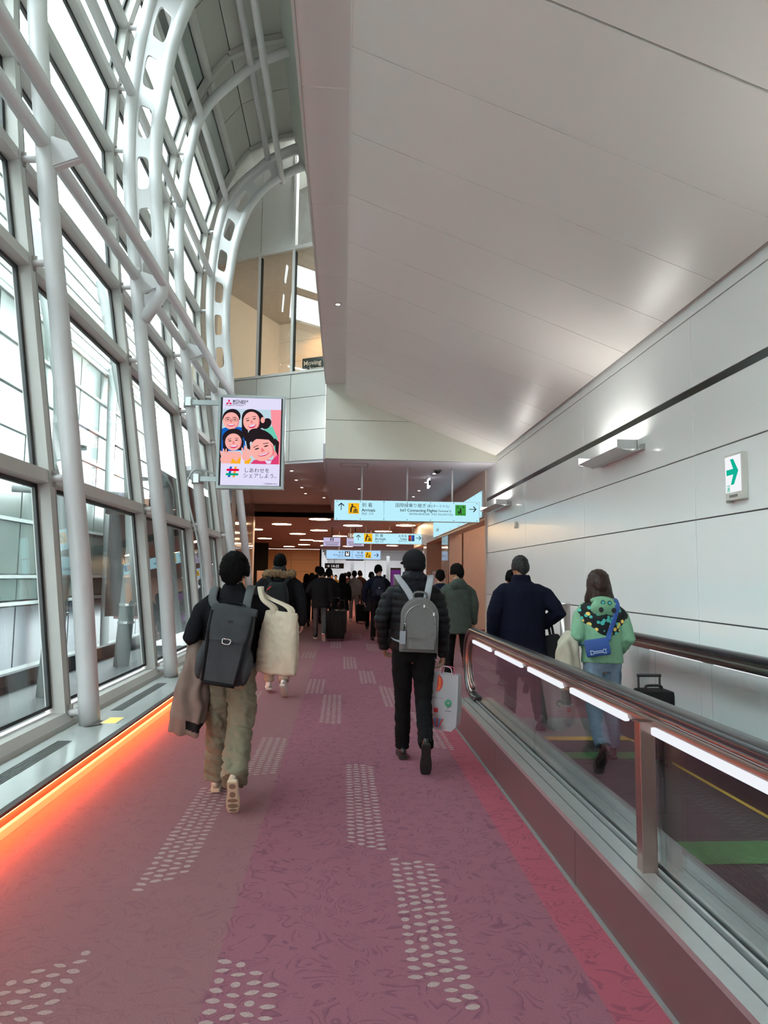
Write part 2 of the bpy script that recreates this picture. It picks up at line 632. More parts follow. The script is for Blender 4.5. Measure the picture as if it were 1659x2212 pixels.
# ---------------- leaning upstand between soffit and vault
wall_up = structure('wall_upstand', 'leaning grey upstand between the soffit and the glass vault')
bm = BM()
prism(bm, [(-0.86, 10.6), (-1.38, 12.1), (-1.2, 12.1), (-0.70, 10.6)], 'y', Y_BACK, 15.9)
obj('upstand', bm, mat('upstand_grey', srgb(196, 200, 190), 0.5, var=0.03), wall_up)
bm = BM()
prism(bm, [(-0.40, 5.7), (-0.86, 10.6), (-0.70, 10.6), (-0.25, 5.7)], 'y', Y_BACK, 15.9)
obj('upstand_lower', bm, MATS['upstand_grey'], wall_up)

# ---------------- vault: profiles shared by columns, glazing and roof
COLX = [(0.175, -2.28), (1.5, -2.42), (2.6, -2.57), (4.0, -2.76), (5.0, -2.90), (6.0, -3.02), (7.0, -3.13), (7.8, -3.17),
        (8.5, -3.16), (9.3, -3.08), (9.9, -2.97), (10.27, -2.85), (10.67, -2.60), (11.1, -2.17), (11.35, -1.90), (11.62, -1.42), (11.75, -1.1)]
INX = [(5.5, -2.62), (6.25, -2.67), (6.93, -2.76), (7.85, -2.785), (8.75, -2.70), (9.4, -2.59), (10.0, -2.39), (10.35, -2.2), (10.7, -1.92), (11.0, -1.5), (11.22, -1.07)]
GLX = [(0.28, -2.59), (2.43, -2.85), (4.52, -3.15), (5.57, -3.31), (6.63, -3.42), (7.6, -3.49), (8.55, -3.47), (9.5, -3.37), (10.25, -3.17), (11.05, -2.78)]
ROOF = [(-2.78, 11.05), (-2.35, 11.62), (-1.75, 11.95), (-1.0, 12.15), (-0.3, 12.2)]
YC = [6.64 + 3.03 * k for k in range(-5, 4)]          # frame positions
YC_all = YC + [15.73 + 0.0] if False else YC

SPANDREL = mat('grey_spandrel', srgb(150, 152, 148), 0.12, var=0.03)
ROOFPANEL = mat('grey_roof_panel', srgb(186, 184, 176), 0.55, var=0.03, scale=2)

def plate(bm, p0, p1, y0, y1, th):
    """slab between two (x,z) points, from y0 to y1, th thick outwards"""
    d = Vector((p1[0] - p0[0], 0, p1[1] - p0[1])).normalized()
    n = Vector((-d.z, 0, d.x))     # points to -x when going up
    a, b_ = Vector((p0[0], 0, p0[1])), Vector((p1[0], 0, p1[1]))
    poly = [(a.x, a.z), (b_.x, b_.z), (b_.x + n.x * th, b_.z + n.z * th), (a.x + n.x * th, a.z + n.z * th)]
    prism(bm, poly, 'y', y0, y1)

def sub(p0, p1, t0, t1):
    return ((p0[0] + (p1[0] - p0[0]) * t0, p0[1] + (p1[1] - p0[1]) * t0),
            (p0[0] + (p1[0] - p0[0]) * t1, p0[1] + (p1[1] - p0[1]) * t1))

gl = [(x, z) for (z, x) in GLX]
for wi in range(len(YC) - 1):
    y0, y1 = YC[wi], YC[wi + 1]
    w = structure('window_%d' % (wi + 1), 'tall leaning glazed bay of the corridor wall')
    for i in range(len(gl) - 1):
        p0, p1 = gl[i], gl[i + 1]
        Ls = math.hypot(p1[0] - p0[0], p1[1] - p0[1])
        # pane
        q0, q1 = sub(p0, p1, 0.07 / Ls, 1 - 0.07 / Ls)
        bm = BM(); plate(bm, q0, q1, y0 + 0.09, y1 - 0.09, 0.012)
        obj('pane', bm, SPANDREL if i == len(gl) - 2 else GLASS, w)
        # black gasket round the pane
        bm = BM()
        g0, g1 = sub(p0, p1, 0.055 / Ls, 0.085 / Ls)
        plate(bm, g0, g1, y0 + 0.07, y1 - 0.07, 0.03)
        g0, g1 = sub(p0, p1, 1 - 0.10 / Ls, 1 - 0.055 / Ls)
        plate(bm, g0, g1, y0 + 0.07, y1 - 0.07, 0.03)
        g0, g1 = sub(p0, p1, 0.055 / Ls, 1 - 0.055 / Ls)
        plate(bm, g0, g1, y0 + 0.07, y0 + 0.105, 0.03)
        plate(bm, g0, g1, y1 - 0.125, y1 - 0.07, 0.03)
        obj('gasket', bm, BLACK_GASKET, w)
        # transom at the top of this pane
        bm = BM()
        cx, cz = p1
        d = Vector((p1[0] - p0[0], 0, p1[1] - p0[1])).normalized()
        n = Vector((d.z, 0, -d.x))      # inwards (+x)
        A = Vector((cx, 0, cz))
        pts = [A + n * 0.11 - d * 0.06, A + n * 0.11 + d * 0.06, A - n * 0.06 + d * 0.06, A - n * 0.06 - d * 0.06]
        prism(bm, [(p.x, p.z) for p in pts], 'y', y0 + 0.075, y1 - 0.075)
        obj('transom', bm, MULLION_PAINT, w)
    # mullion on the far side of the bay
    bm = BM()
    ring = []
    for (x, z) in gl:
        ring.append((x, z))
    inner = [(x + 0.115, z) for (x, z) in ring]
    outer = [(x - 0.06, z) for (x, z) in ring]
    for a, b_, c, d in zip(inner, inner[1:], outer[1:], outer):
        prism(bm, [a, b_, c, d], 'y', y1 - 0.07, y1 + 0.07)
    bmesh.ops.remove_doubles(bm, verts=bm.verts, dist=0.0005)
    obj('mullion', bm, MULLION_PAINT, w)
    bm = BM()
    for a, b_ in zip(inner, inner[1:]):
        prism(bm, [(a[0] + 0.002, a[1]), (b_[0] + 0.002, b_[1]), (b_[0] - 0.02, b_[1]), (a[0] - 0.02, a[1])], 'y', y1 + 0.045, y1 + 0.053)
    obj('mullion_groove', bm, JOINT_GREY, w)
    # base rail
    bm = BM()
    prism(bm, [(-2.43, 0.175), (-2.43, 0.22), (-2.48, 0.29), (-2.66, 0.29), (-2.66, 0.0), (-2.43, 0.0)], 'y', y0, y1)
    obj('base_rail', bm, MULLION_PAINT, w)

# added opaque wall and roof piece that keeps sky light off the end wall
closing = structure('wall_sky_block', 'added white wall piece blocking sky light beside the slanted end wall')
for p0, p1 in zip(gl, gl[1:]):
    bm = BM(); plate(bm, p0, p1, YC[-1] + 0.08, 18.4, 0.08)
    obj('wall_panel', bm, MULLION_PAINT, closing)
for p0, p1 in zip(ROOF, ROOF[1:]):
    bm = BM(); plate(bm, p0, p1, YC[-1] + 0.02, 18.4, 0.08)
    obj('roof_panel', bm, ROOFPANEL, closing)
# ---------------- vault roof panels
vault = structure('ceiling_vault', 'curved grey panelled roof of the glass vault')
yy = YC[0]
while yy < YC[-1] - 0.1:
    for p0, p1 in zip(ROOF, ROOF[1:]):
        bm = BM()
        d = Vector((p1[0] - p0[0], 0, p1[1] - p0[1])).normalized()
        e = 0.012
        q0 = (p0[0] + d.x * e, p0[1] + d.z * e)
        q1 = (p1[0] - d.x * e, p1[1] - d.z * e)
        plate(bm, q0, q1, yy + 0.01, yy + 1.505, 0.04)
        obj('roof_panel', bm, ROOFPANEL, vault)
    yy += 1.515
for yc in YC:                     # ribs under the panels at each frame
    bm = BM()
    for p0, p1 in zip(ROOF, ROOF[1:]):
        plate(bm, (p0[0] + 0.02, p0[1] - 0.14), (p1[0] + 0.02, p1[1] - 0.14), yc - 0.05, yc + 0.05, 0.12)
    obj('roof_rib', bm, MULLION_PAINT, vault)
bm = BM()
for p0, p1 in zip(ROOF, ROOF[1:]):
    plate(bm, (p0[0], p0[1] + 0.06), (p1[0], p1[1] + 0.06), YC[0], YC[-1] + 0.5, 0.1)
obj('roof_deck', bm, JOINT_GREY, vault)

# ---------------- stone sill with light strip along the carpet
SILL = mat('pale_stone_sill', srgb(206, 212, 210), 0.12, var=0.03, scale=3)
REDTRIM = mat('red_kick_panel', srgb(178, 82, 72), 0.35, var=0.03)
sill = structure('trim_1', 'pale polished stone sill along the windows')
ej = YC[:-1] + [16.4]
for a, b_ in zip(ej, ej[1:]):
    bm = BM(); box(bm, -2.72, -1.965, a + 0.002, b_ - 0.002, -0.1, 0.175, 0.004)
    obj('sill_slab', bm, SILL, sill)
    bm = BM(); box(bm, -1.965, -1.922, a + 0.002, b_ - 0.002, 0.150, 0.172)
    obj('edge_trim', bm, mat('dark_brown_edge', srgb(70, 52, 48), 0.5, var=0), sill)
    bm = BM(); box(bm, -1.965, -1.958, a + 0.001, b_ - 0.001, 0.068, 0.15)
    obj('kick_panel', bm, REDTRIM, sill)
led = thing('floor_light_strip', 'glowing amber light strip at the foot of the window sill', 'light strip', (-1.96, 0, 0))
LED = emis('amber_led', (1.0, 0.20, 0.05), 120.0)
bm = BM(); box(bm, 0.008, 0.032, YC[0], 16.3, 0.144, 0.149)
obj('led_tape', bm, LED, led)
bm = BM()
prism(bm, [(-0.004, 0.002), (-0.004, 0.068), (0.002, 0.068), (0.012, 0.055), (0.012, 0.002)], 'y', YC[0], 16.3)
obj('diffuser', bm, mat('cream_diffuser', srgb(250, 235, 200), 0.5, var=0, emit=0.35, emit_rgb=(1.0, 0.5, 0.12)), led)

for (yc, nm) in ((6.64 + 0.42, 'first'), (9.67 + 0.42, 'second'), (12.7 + 0.42, 'third'), (3.61 + 0.42, 'nearest')):
    lab = {'first': 'glowing yellow light tile in the sill beside the nearest column in view',
           'second': 'glowing yellow light tile in the sill beside the second column',
           'third': 'glowing yellow light tile in the sill under the advert screen',
           'nearest': 'glowing yellow light tile in the sill beside the camera'}[nm]
    if nm == 'nearest':
        continue
    t = thing('sill_light', lab, 'light', (-2.13, yc - 0.25, 0.175), 0, 'light tiles in the window sill')
    bm = BM(); box(bm, -0.075, 0.075, -0.15, 0.15, 0.0005, 0.003)
    obj('rim', bm, ALU, t)
    bm = BM(); box(bm, -0.06, 0.06, -0.12, 0.12, 0.003, 0.006)
    obj('lens', bm, emis('sill_lens', (1.0, 0.62, 0.2), 1.6), t)
for (yc, lab) in ((5.1, 'long dark slotted air grille in the sill before the first column'),
                  (8.2, 'slotted air grille in the sill between the first two columns'),
                  (11.2, 'slotted air grille in the sill behind the second column')):
    t = thing('air_grille', lab, 'grille', (-2.25, yc, 0.175), 0, 'air grilles in the window sill')
    for k in range(6):
        bm = BM(); box(bm, -0.06 + k * 0.02, -0.048 + k * 0.02, -0.9, 0.9, 0.0006, 0.004)
        obj('slat', bm, mat('grille_dark', srgb(96, 98, 96), 0.5, var=0), t)

# ---------------- slanted end wall of the vault with the inner window
E0 = Vector((-0.46, 15.95, 0))
wall_far = structure('wall_slanted', 'slanted white end wall of the vault with a tall inner window', E0)
wall_far.rotation_euler = (0, 0, math.atan2(-1.0, 1.99))
ENDP = mat('end_wall_panel', srgb(206, 204, 198), 0.4, var=0.012)
KZ = 15.95 / 14.2
def kz(z):
    return CAMH + (z - CAMH) * KZ
_box_plain = box
def box(bm, x0, x1, y0, y1, z0, z1, bevel=0.0, mi=0):      # this wall stands 1.75 m farther back: widths and heights in proportion
    return _box_plain(bm, x0 * KZ, x1 * KZ, y0, y1, kz(z0), kz(z1), bevel, mi)
cols = [-3.4, -2.59, -1.72, -0.85, 0.0]
for (a, b_) in ((3.95, 4.6), (4.6, 5.3), (5.3, 5.83)):
    for (x0, x1) in ((-3.4, -1.72), (-1.72, -0.86), (-0.86, -0.005)):
        bm = BM(); box(bm, x0 + 0.006, x1 - 0.006, 0.0, 0.03, a + 0.006, b_ - 0.006)
        obj('wall_panel', bm, ENDP, wall_far)
bm = BM(); box(bm, -3.4, -0.002, 0.03, 0.08, 3.95, 5.83)
obj('backing', bm, JOINT_GREY, wall_far)
for (x0, x1) in ((-3.4, -2.59), (-2.59, -1.72), (-1.72, -0.88)):
    bm = BM(); box(bm, x0 + 0.006, x1 - 0.006, 0.02, 0.05, 8.68, 12.3)
    obj('wall_panel', bm, ENDP, wall_far)
bm = BM(); box(bm, -3.4, -0.88, 0.05, 0.1, 8.66, 12.3)
obj('backing', bm, JOINT_GREY, wall_far)
for x in (-2.59, -1.72, -0.85, -0.03):
    bm = BM(); box(bm, x - 0.03, x + 0.03, -0.02, 0.10, 5.86, 12.3 if x > -1 else 8.6)
    obj('mullion', bm, MULLION_PAINT, wall_far)
    bm = BM(); box(bm, x + 0.03, x + 0.05, 0.0, 0.08, 5.9, 8.56)
    obj('gasket', bm, BLACK_GASKET, wall_far)
for (z, h) in ((8.6, 0.08), (5.83, 0.05)):
    bm = BM(); box(bm, -3.4, 0, -0.03, 0.10, z, z + h)
    obj('transom', bm, MULLION_PAINT, wall_far)
for x0, x1 in zip(cols, cols[1:]):
    bm = BM(); box(bm, x0 + 0.03, x1 - 0.03, 0.03, 0.04, 5.88, 8.6)
    obj('pane', bm, GLASS_DARK, wall_far)
bm = BM(); box(bm, -0.82, -0.03, 0.03, 0.04, 8.68, 12.0)
obj('pane', bm, GLASS_DARK, wall_far)
# the room behind it
UPW = mat('warm_upper_wall', srgb(225, 205, 180), 0.6, var=0.02)
def up(name, args, m):
    bm = BM(); box(bm, *args)
    return obj(name, bm, m, wall_far)
up('upper_floor', (-3.6, 3.0, 0.15, 4.6, 5.6, 5.75), mat('upper_floor_grey', srgb(150, 145, 138), 0.5))
up('upper_ceiling', (-3.6, 3.0, 0.15, 4.6, 8.62, 8.72), mat('upper_ceiling_tan', srgb(190, 178, 165), 0.6))
for k in range(5):
    up('upper_wall_panel', (-3.6, 3.0, 4.3, 4.35, 5.75 + 0.58 * k + 0.008, 5.75 + 0.58 * (k + 1)), UPW)
up('upper_wall_back', (-3.6, 3.0, 4.36, 4.5, 5.6, 8.7), JOINT_GREY)
up('upper_wall_side', (-3.75, -3.6, 0.15, 4.6, 5.6, 8.7), UPW)
up('upper_wall_side', (3.0, 3.15, 0.15, 4.6, 5.6, 8.7), UPW)
up('upper_attic', (-3.6, 3.0, 1.6, 1.7, 8.72, 12.3), mat('attic_grey', srgb(120, 118, 112), 0.7))
box = _box_plain
wfM = Matrix.Translation(E0) @ Matrix.Rotation(math.atan2(-1.0, 1.99), 4, 'Z')
def upper_lamp(x, y, lab):
    p = wfM @ Vector((x, y, kz(8.62) - 0.002))
    t = thing('upper_downlight', lab, 'light', p, 0, 'downlights behind the inner window')
    bm = BM(); tube(bm, [(0, 0, -0.012), (0, 0, 0.0)], 0.07, 20)
    obj('lens', bm, emis('upper_lens', (1, 0.88, 0.68), 30), t)
    bm = BM(); tube(bm, [(0, 0, -0.006), (0, 0, 0.0)], 0.085, 20)
    obj('ring', bm, ALU, t)
upper_lamp(0.0, 1.6, 'bright downlight right of the inner window mullion')
upper_lamp(-0.55, 2.3, 'bright downlight behind the inner window beside its right mullion')
upper_lamp(0.5, 3.6, 'warm downlight washing the upper room wall')
upper_lamp(-1.6, 3.0, 'downlight in the upper room behind the middle pane')
upper_lamp(-2.8, 3.4, 'downlight in the upper room behind the left pane')
l = bpy.data.lights.new('upper_wall_washer', 'SPOT'); l.energy = 90; l.color = (1, 0.55, 0.2); l.spot_size = 1.9; l.spot_blend = 0.8; l.shadow_soft_size = 0.1
lo = bpy.data.objects.new('upper_wall_washer', l); COL.objects.link(lo)
lo.location = wfM @ Vector((0.2, 3.4, kz(8.4))); lo.rotation_euler = (math.radians(25), 0, wall_far.rotation_euler.z)
tag(lo, 'warm lamp washing the upper room wall', 'light')
l2 = bpy.data.objects.new('upper_wall_washer', l); COL.objects.link(l2)
l2.location = wfM @ Vector((-2.6, 3.4, kz(8.4))); l2.rotation_euler = lo.rotation_euler
tag(l2, 'warm lamp washing the left of the upper room wall', 'light')
# slogan board behind the window
t = thing('slogan_board', 'black slogan board with cream lettering behind the inner window', 'sign', wfM @ Vector((-0.86, 0.35, kz(5.88))), wall_far.rotation_euler.z)
bm = BM(); box(bm, 0, 1.3, 0, 0.02, 0, 0.42)
obj('board', bm, mat('board_black', srgb(34, 30, 28), 0.5), t)
CREAM = mat('cream_print', srgb(235, 215, 190), 0.6, var=0, emit=0.25)
text('lettering', 'Moving forward', 0.17, 0.03, 0.235, t, CREAM, bold=0.001)
text('lettering', 'in harmony.', 0.17, 0.03, 0.085, t, CREAM, bold=0.001)

# ---------------- back end of the corridor, behind the camera
wb = structure('wall_back', 'plain far end of the corridor behind the viewer')
bm = BM(); box(bm, -3.6, 3.4, Y_BACK - 0.2, Y_BACK, -0.1, 12.3)
obj('wall', bm, PANEL_WHITE, wb)

# ================================================================== THE PASSAGE BEYOND
TAN = mat('tan_panel', srgb(226, 172, 124), 0.35, var=0.03)
PINKTAN = mat('pink_tan_panel', srgb(220, 196, 182), 0.38, var=0.02)
GREYCEIL = mat('grey_passage_ceiling', srgb(205, 202, 208), 0.5, var=0.02)
BROWNCEIL = mat('brown_passage_ceiling', srgb(140, 104, 84), 0.55, var=0.03)
cp = structure('ceiling_passage', 'low dark ceiling of the passage beyond the bulkhead')
bm = BM(); box(bm, -0.41, 12.0, 14.3, 25.85, 3.97, 4.1)
obj('ceiling_slab', bm, GREYCEIL, cp)
bm = BM(); prism(bm, [(-0.41, 15.95), (-0.41, 25.85), (-4.3, 25.85), (-4.3, 17.9)], 'z', 4.19, 4.3)
obj('ceiling_slab', bm, GREYCEIL, cp)
bm = BM(); box(bm, -0.45, -0.40, 14.3, 25.85, 3.97, 4.3)
obj('ceiling_step', bm, GREYCEIL, cp)
bm = BM(); box(bm, -8.7, 12.0, 25.85, Y_FAR, 3.72, 3.9); box(bm, -8.7, 12.0, 25.85, 25.9, 3.72, 4.3)
obj('ceiling_slab', bm, BROWNCEIL, cp)
wl = structure('wall_passage_left', 'glossy tan panels on the left of the passage')
def wallseg(par, name, x0, y0, x1, y1, z0, z1, m, th=0.12, rows=None):
    d = Vector((x1 - x0, y1 - y0, 0)).normalized()
    n = Vector((-d.y, d.x, 0)) * th
    for (a, b_) in (rows or [(z0, z1)]):
        bm = BM()
        prism(bm, [(x0, y0), (x1, y1), (x1 + n.x, y1 + n.y), (x0 + n.x, y0 + n.y)], 'z', a + 0.004, b_ - 0.004)
        obj(name, bm, m, par)
rows = [(0, 0.9), (0.9, 1.8), (1.8, 2.7), (2.7, 3.6), (3.6, 3.97)]
rows_l = rows[:-1] + [(3.6, 4.19)]
GLTAN = mat('gloss_tan_panel', srgb(190, 165, 150), 0.08, var=0.02)
for k in range(3):
    y0 = 17.0 + k * 2.9
    wallseg(wl, 'wall_panel', -2.62 - 0.226 * k, y0 + 0.01, -2.62 - 0.226 * (k + 1), y0 + 2.89, 0, 3.97, GLTAN, 0.1, rows_l)
bm = BM(); box(bm, -3.75, -3.3, 25.7, 26.1, 0, 3.97)
obj('corner_post', bm, PINKTAN, wl)
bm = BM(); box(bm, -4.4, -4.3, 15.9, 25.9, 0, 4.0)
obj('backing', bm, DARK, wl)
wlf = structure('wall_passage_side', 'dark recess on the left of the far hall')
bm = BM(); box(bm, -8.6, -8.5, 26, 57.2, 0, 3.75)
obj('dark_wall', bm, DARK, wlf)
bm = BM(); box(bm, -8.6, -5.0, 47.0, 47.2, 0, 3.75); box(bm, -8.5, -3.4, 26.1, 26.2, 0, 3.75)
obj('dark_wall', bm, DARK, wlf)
# far tan wall with the bright opening
wf = structure('wall_far', 'tan panelled far wall of the passage')
for (x0, x1) in ((-8.6, -6.6), (-6.6, -4.2), (-4.2, -1.75)):
    for (a, b_) in ((0, 0.95), (0.95, 1.9), (1.9, 2.85), (2.85, 3.72)):
        bm = BM(); box(bm, x0 + 0.01, x1 - 0.01, Y_FAR, Y_FAR + 0.1, a + 0.008, b_ - 0.008)
        obj('wall_panel', bm, TAN, wf)
for (x0, x1) in ((6.9, 9.0), (9.0, 12.0)):
    for (a, b_) in ((0, 0.95), (0.95, 1.9), (1.9, 2.85), (2.85, 3.72)):
        bm = BM(); box(bm, x0 + 0.01, x1 - 0.01, Y_FAR, Y_FAR + 0.1, a + 0.008, b_ - 0.008)
        obj('wall_panel', bm, TAN, wf)
bm = BM(); box(bm, -8.6, -1.75, Y_FAR + 0.1, Y_FAR + 0.2, 0, 3.72); box(bm, 6.9, 12, Y_FAR + 0.1, Y_FAR + 0.2, 0, 3.72)
obj('backing', bm, JOINT_GREY, wf)
# bright hall behind
bh = structure('wall_hall', 'bright white hall seen through the far opening')
HALLW = mat('hall_white', srgb(225, 230, 230), 0.5, var=0.02)
bm = BM(); box(bm, -1.9, -1.75, Y_FAR, 80, 0, 4.6)
obj('hall_side', bm, HALLW, bh)
bm = BM(); box(bm, 6.9, 7.05, Y_FAR, 80, 0, 4.6)
obj('hall_side', bm, HALLW, bh)
bm = BM(); box(bm, -1.9, 7.05, Y_FAR, 80, 4.5, 4.6)
obj('hall_ceiling', bm, HALLW, bh)
for k in range(6):
    bm = BM(); box(bm, -1.9 + k * 1.49 + 0.02, -1.9 + (k + 1) * 1.49 - 0.02, 80, 80.1, 0, 4.6)
    obj('hall_panel', bm, HALLW, bh)
bm = BM(); box(bm, -1.9, 7.05, 80.1, 80.2, 0, 4.6); box(bm, -1.9, 7.05, 57.0, 57.1, 3.72, 4.6)
obj('hall_backing', bm, HALLW, bh)
for k in range(4):
    bm = BM(); box(bm, -1.9, 7.05, 60.0 + 5 * k, 60.25 + 5 * k, 3.6 - 0.1 * k, 3.95)
    obj('hall_beam', bm, mat('hall_beam_grey', srgb(150, 152, 152), 0.5), bh)
for x in (0.9, 4.3):
    bm = BM(); box(bm, x - 0.15, x + 0.15, 66, 66.3, 0, 4.5)
    obj('hall_post', bm, mat('hall_post_grey', srgb(165, 168, 170), 0.4), bh)
for k in range(4):
    t = thing('hall_light', ['first long ceiling light of the bright far hall', 'second long ceiling light of the bright far hall',
                             'third long ceiling light of the bright far hall', 'last long ceiling light of the bright far hall'][k],
              'light', (2.6, 60.4 + 5.2 * k, 4.47), 0, 'ceiling lights of the far hall')
    bm = BM(); box(bm, -3.2, 3.2, -0.6, 0.6, -0.03, 0)
    obj('diffuser', bm, emis('hall_diffuser', (0.93, 0.98, 1.0), 12), t)
    bm = BM(); box(bm, -3.25, 3.25, -0.65, 0.65, 0.0, 0.02)
    obj('frame', bm, ALU, t)
# right side of the passage: lintel, piers and recess
wr = structure('wall_passage_right', 'tan piers and recess on the right of the passage')
bm = BM(); box(bm, 3.17, 3.5, 15.4, 31.0, 2.85, 3.97)
obj('lintel', bm, PINKTAN, wr)
def pier(x0, x1, y0, y1, m, z1=3.97):
    bm = BM(); box(bm, x0, x1, y0, y1, 0, z1, 0.01)
    return obj('pier', bm, m, wr)
pier(3.22, 3.62, 21.0, 22.4, PINKTAN)
pier(3.66, 5.6, 21.0, 21.3, PINKTAN)
pier(5.6, 5.8, 15.4, 21.3, PINKTAN)
bm = BM(); box(bm, 3.19, 3.215, 21.05, 22.35, 0.05, 3.9)
obj('gloss_panel', bm, mat('gloss_white_panel', srgb(210, 205, 205), 0.06, var=0.01), wr)
for (a, b_) in rows:
    bm = BM(); box(bm, 3.75, 3.85, 22.5, 26.4, a + 0.006, b_ - 0.006)
    obj('wall_panel', bm, TAN, wr)
pier(3.2, 4.0, 26.4, 27.3, PINKTAN)
bm = BM(); box(bm, 3.18, 3.2, 26.45, 27.25, 0.05, 3.7)
obj('gloss_panel', bm, MATS['gloss_white_panel'], wr)
for (a, b_) in rows[:-1]:
    bm = BM(); box(bm, 3.6, 3.7, 27.4, 31, a + 0.006, b_ - 0.006)
    obj('wall_panel', bm, TAN, wr)
pier(5.0, 5.5, 34, 34.6, PINKTAN, 3.72)
pier(6.4, 7.0, 44, 44.6, PINKTAN, 3.72)
for k in range(4):
    for (a, b_) in ((0, 0.95), (0.95, 1.9), (1.9, 2.85), (2.85, 3.72)):
        bm = BM(); box(bm, 7.2, 7.3, 35.0 + 5.5 * k + 0.01, 35.0 + 5.5 * (k + 1) - 0.01, a + 0.008, b_ - 0.008)
        obj('wall_panel', bm, TAN, wr)
bm = BM(); box(bm, 3.42, 12.0, 15.25, 15.4, 0, 4.0); box(bm, 7.3, 12.0, 33.9, 34.0, 0, 3.8)
obj('end_wall', bm, PINKTAN, wr)
bm = BM(); box(bm, 7.3, 7.4, 30, Y_FAR, 0, 3.72); box(bm, 11.9, 12.0, 15, 34, 0, 3.97)
obj('backing', bm, JOINT_GREY, wr)
# ================================================================== STEEL FRAMES
def arc_pts(tab, z0=None, z1=None, k=4):
    pts = [Vector((x, 0, z)) for (z, x) in tab if (z0 is None or z >= z0 - 1e-6) and (z1 is None or z <= z1 + 1e-6)]
    return smooth_path(pts, k)

def resample(pts, step):
    out = [pts[0]]
    acc = 0.0
    for a, b_ in zip(pts, pts[1:]):
        seg = (b_ - a).length
        d = step - acc
        while d <= seg:
            out.append(a + (b_ - a) * (d / seg))
            d += step
        acc = (acc + seg) % step
    return out

def web_cell(bm, a0, a1, b0, b1, th=0.02):
    """plate cell between chord points a0->a1 (outer) and b0->b1 (inner) with a rounded slot"""
    n = 24
    outer, inner = [], []
    def P(u, v):
        return (a0.lerp(a1, v)).lerp(b0.lerp(b1, v), u)
    for k in range(n):
        t = 2 * PI * k / n + PI / n
        c, s = math.cos(t), math.sin(t)
        m = max(abs(c), abs(s))
        outer.append(P(0.5 + 0.5 * c / m, 0.5 + 0.5 * s / m))
        cc = math.copysign(abs(c) ** 0.45, c)
        ss = math.copysign(abs(s) ** 0.45, s)
        inner.append(P(0.5 + 0.23 * cc, 0.5 + 0.315 * ss))
    off = [Vector((0, -th, 0)), Vector((0, th, 0))]
    V = [[bm.verts.new(p + o) for p in outer] for o in off]
    W = [[bm.verts.new(p + o) for p in inner] for o in off]
    for k in range(n):
        j = (k + 1) % n
        bm.faces.new((V[0][k], V[0][j], W[0][j], W[0][k]))
        bm.faces.new((V[1][j], V[1][k], W[1][k], W[1][j]))
        bm.faces.new((W[0][k], W[0][j], W[1][j], W[1][k]))

TR_Z = [0.28, 2.43, 4.52, 5.57, 6.63, 7.6, 8.55, 9.5]
def col_x(z):
    return lerp_table(COLX, z)
def gl_x(z):
    return lerp_table(GLX, z)

names = ['behind the viewer', 'farther behind the viewer', 'just behind the viewer', 'beside the viewer', 'left of the viewer',
         'standing nearest in view on the stone sill', 'second in view, splitting into a laddered arch', 'third in view, carrying the advert screen',
         'farthest in the vault, laddered, beside the slanted end wall']
for i, yc in enumerate(YC):
    ladder = (i % 2 == 0)
    kind = 'laddered white steel column ' if ladder else 'single white steel tube column '
    t = thing('steel_column', kind + names[i], 'column', (0, yc, 0), 0, 'white steel columns of the glass vault')
    bm = BM(); tube(bm, arc_pts(COLX), 0.092, 20, hint=(0, 1, 0))
    obj('outer_tube', bm, WHITE_PAINT, t, smooth=True)
    bm = BM(); tube(bm, [(col_x(0.175), 0, 0.175), (col_x(0.19), 0, 0.181)], 0.112, 20, hint=(0, 1, 0))
    obj('base_collar', bm, mat('collar_grey', srgb(120, 116, 112), 0.5), t)
    if ladder:
        ip = arc_pts(INX)
        bm = BM(); tube(bm, [Vector((-2.86, 0, 5.1))] + ip, 0.088, 18, hint=(0, 1, 0))
        obj('inner_tube', bm, WHITE_PAINT, t, smooth=True)
        bm = BM()
        op = arc_pts(COLX, 5.0)
        n = 9
        def frac(pts, f):
            L = [0.0]
            for a, b_ in zip(pts, pts[1:]):
                L.append(L[-1] + (b_ - a).length)
            tgt = f * L[-1]
            for k in range(len(L) - 1):
                if L[k + 1] >= tgt:
                    return pts[k].lerp(pts[k + 1], (tgt - L[k]) / max(1e-6, L[k + 1] - L[k]))
            return pts[-1]
        for k in range(n):
            f0, f1 = k / n, (k + 1) / n
            web_cell(bm, frac(op, 0.03 + 0.97 * f0), frac(op, 0.03 + 0.97 * f1), frac(ip, f0), frac(ip, f1))
        obj('web_plate', bm, WHITE_PAINT, t)
    for z in TR_Z:
        x0, x1 = gl_x(z) + 0.10, col_x(max(z, 0.2)) - 0.05
        bm = BM(); tube(bm, [(x0, 0, z), (x1, 0, z + 0.01)], 0.035, 12, hint=(0, 1, 0))
        obj('stub', bm, WHITE_PAINT, t, smooth=True)
        bm = BM(); box(bm, x0 - 0.01, x0 + 0.05, -0.008, 0.008, z - 0.075, z + 0.075)
        obj('clevis_plate', bm, mat('clevis_grey', srgb(150, 142, 136), 0.45), t)
    # bracket carrying the inner longitudinal tube
    bm = BM()
    prism(bm, [(-2.95, 5.82), (-2.56, 5.69), (-2.56, 5.61), (-2.92, 5.46)], 'y', -0.05, 0.05)
    bmesh.ops.bevel(bm, geom=list(bm.edges), offset=0.015, segments=2, affect='EDGES')
    obj('bracket', bm, WHITE_PAINT, t)
# half-hidden column at the mouth of the passage
t = thing('steel_column', 'white steel tube column at the mouth of the passage', 'column', (0, 17.0, 0), 0, 'white steel columns of the glass vault')
bm = BM(); tube(bm, [(x + 0.15, 0, z) for (z, x) in COLX if z < 4.1], 0.092, 18, hint=(0, 1, 0))
obj('outer_tube', bm, WHITE_PAINT, t, smooth=True)

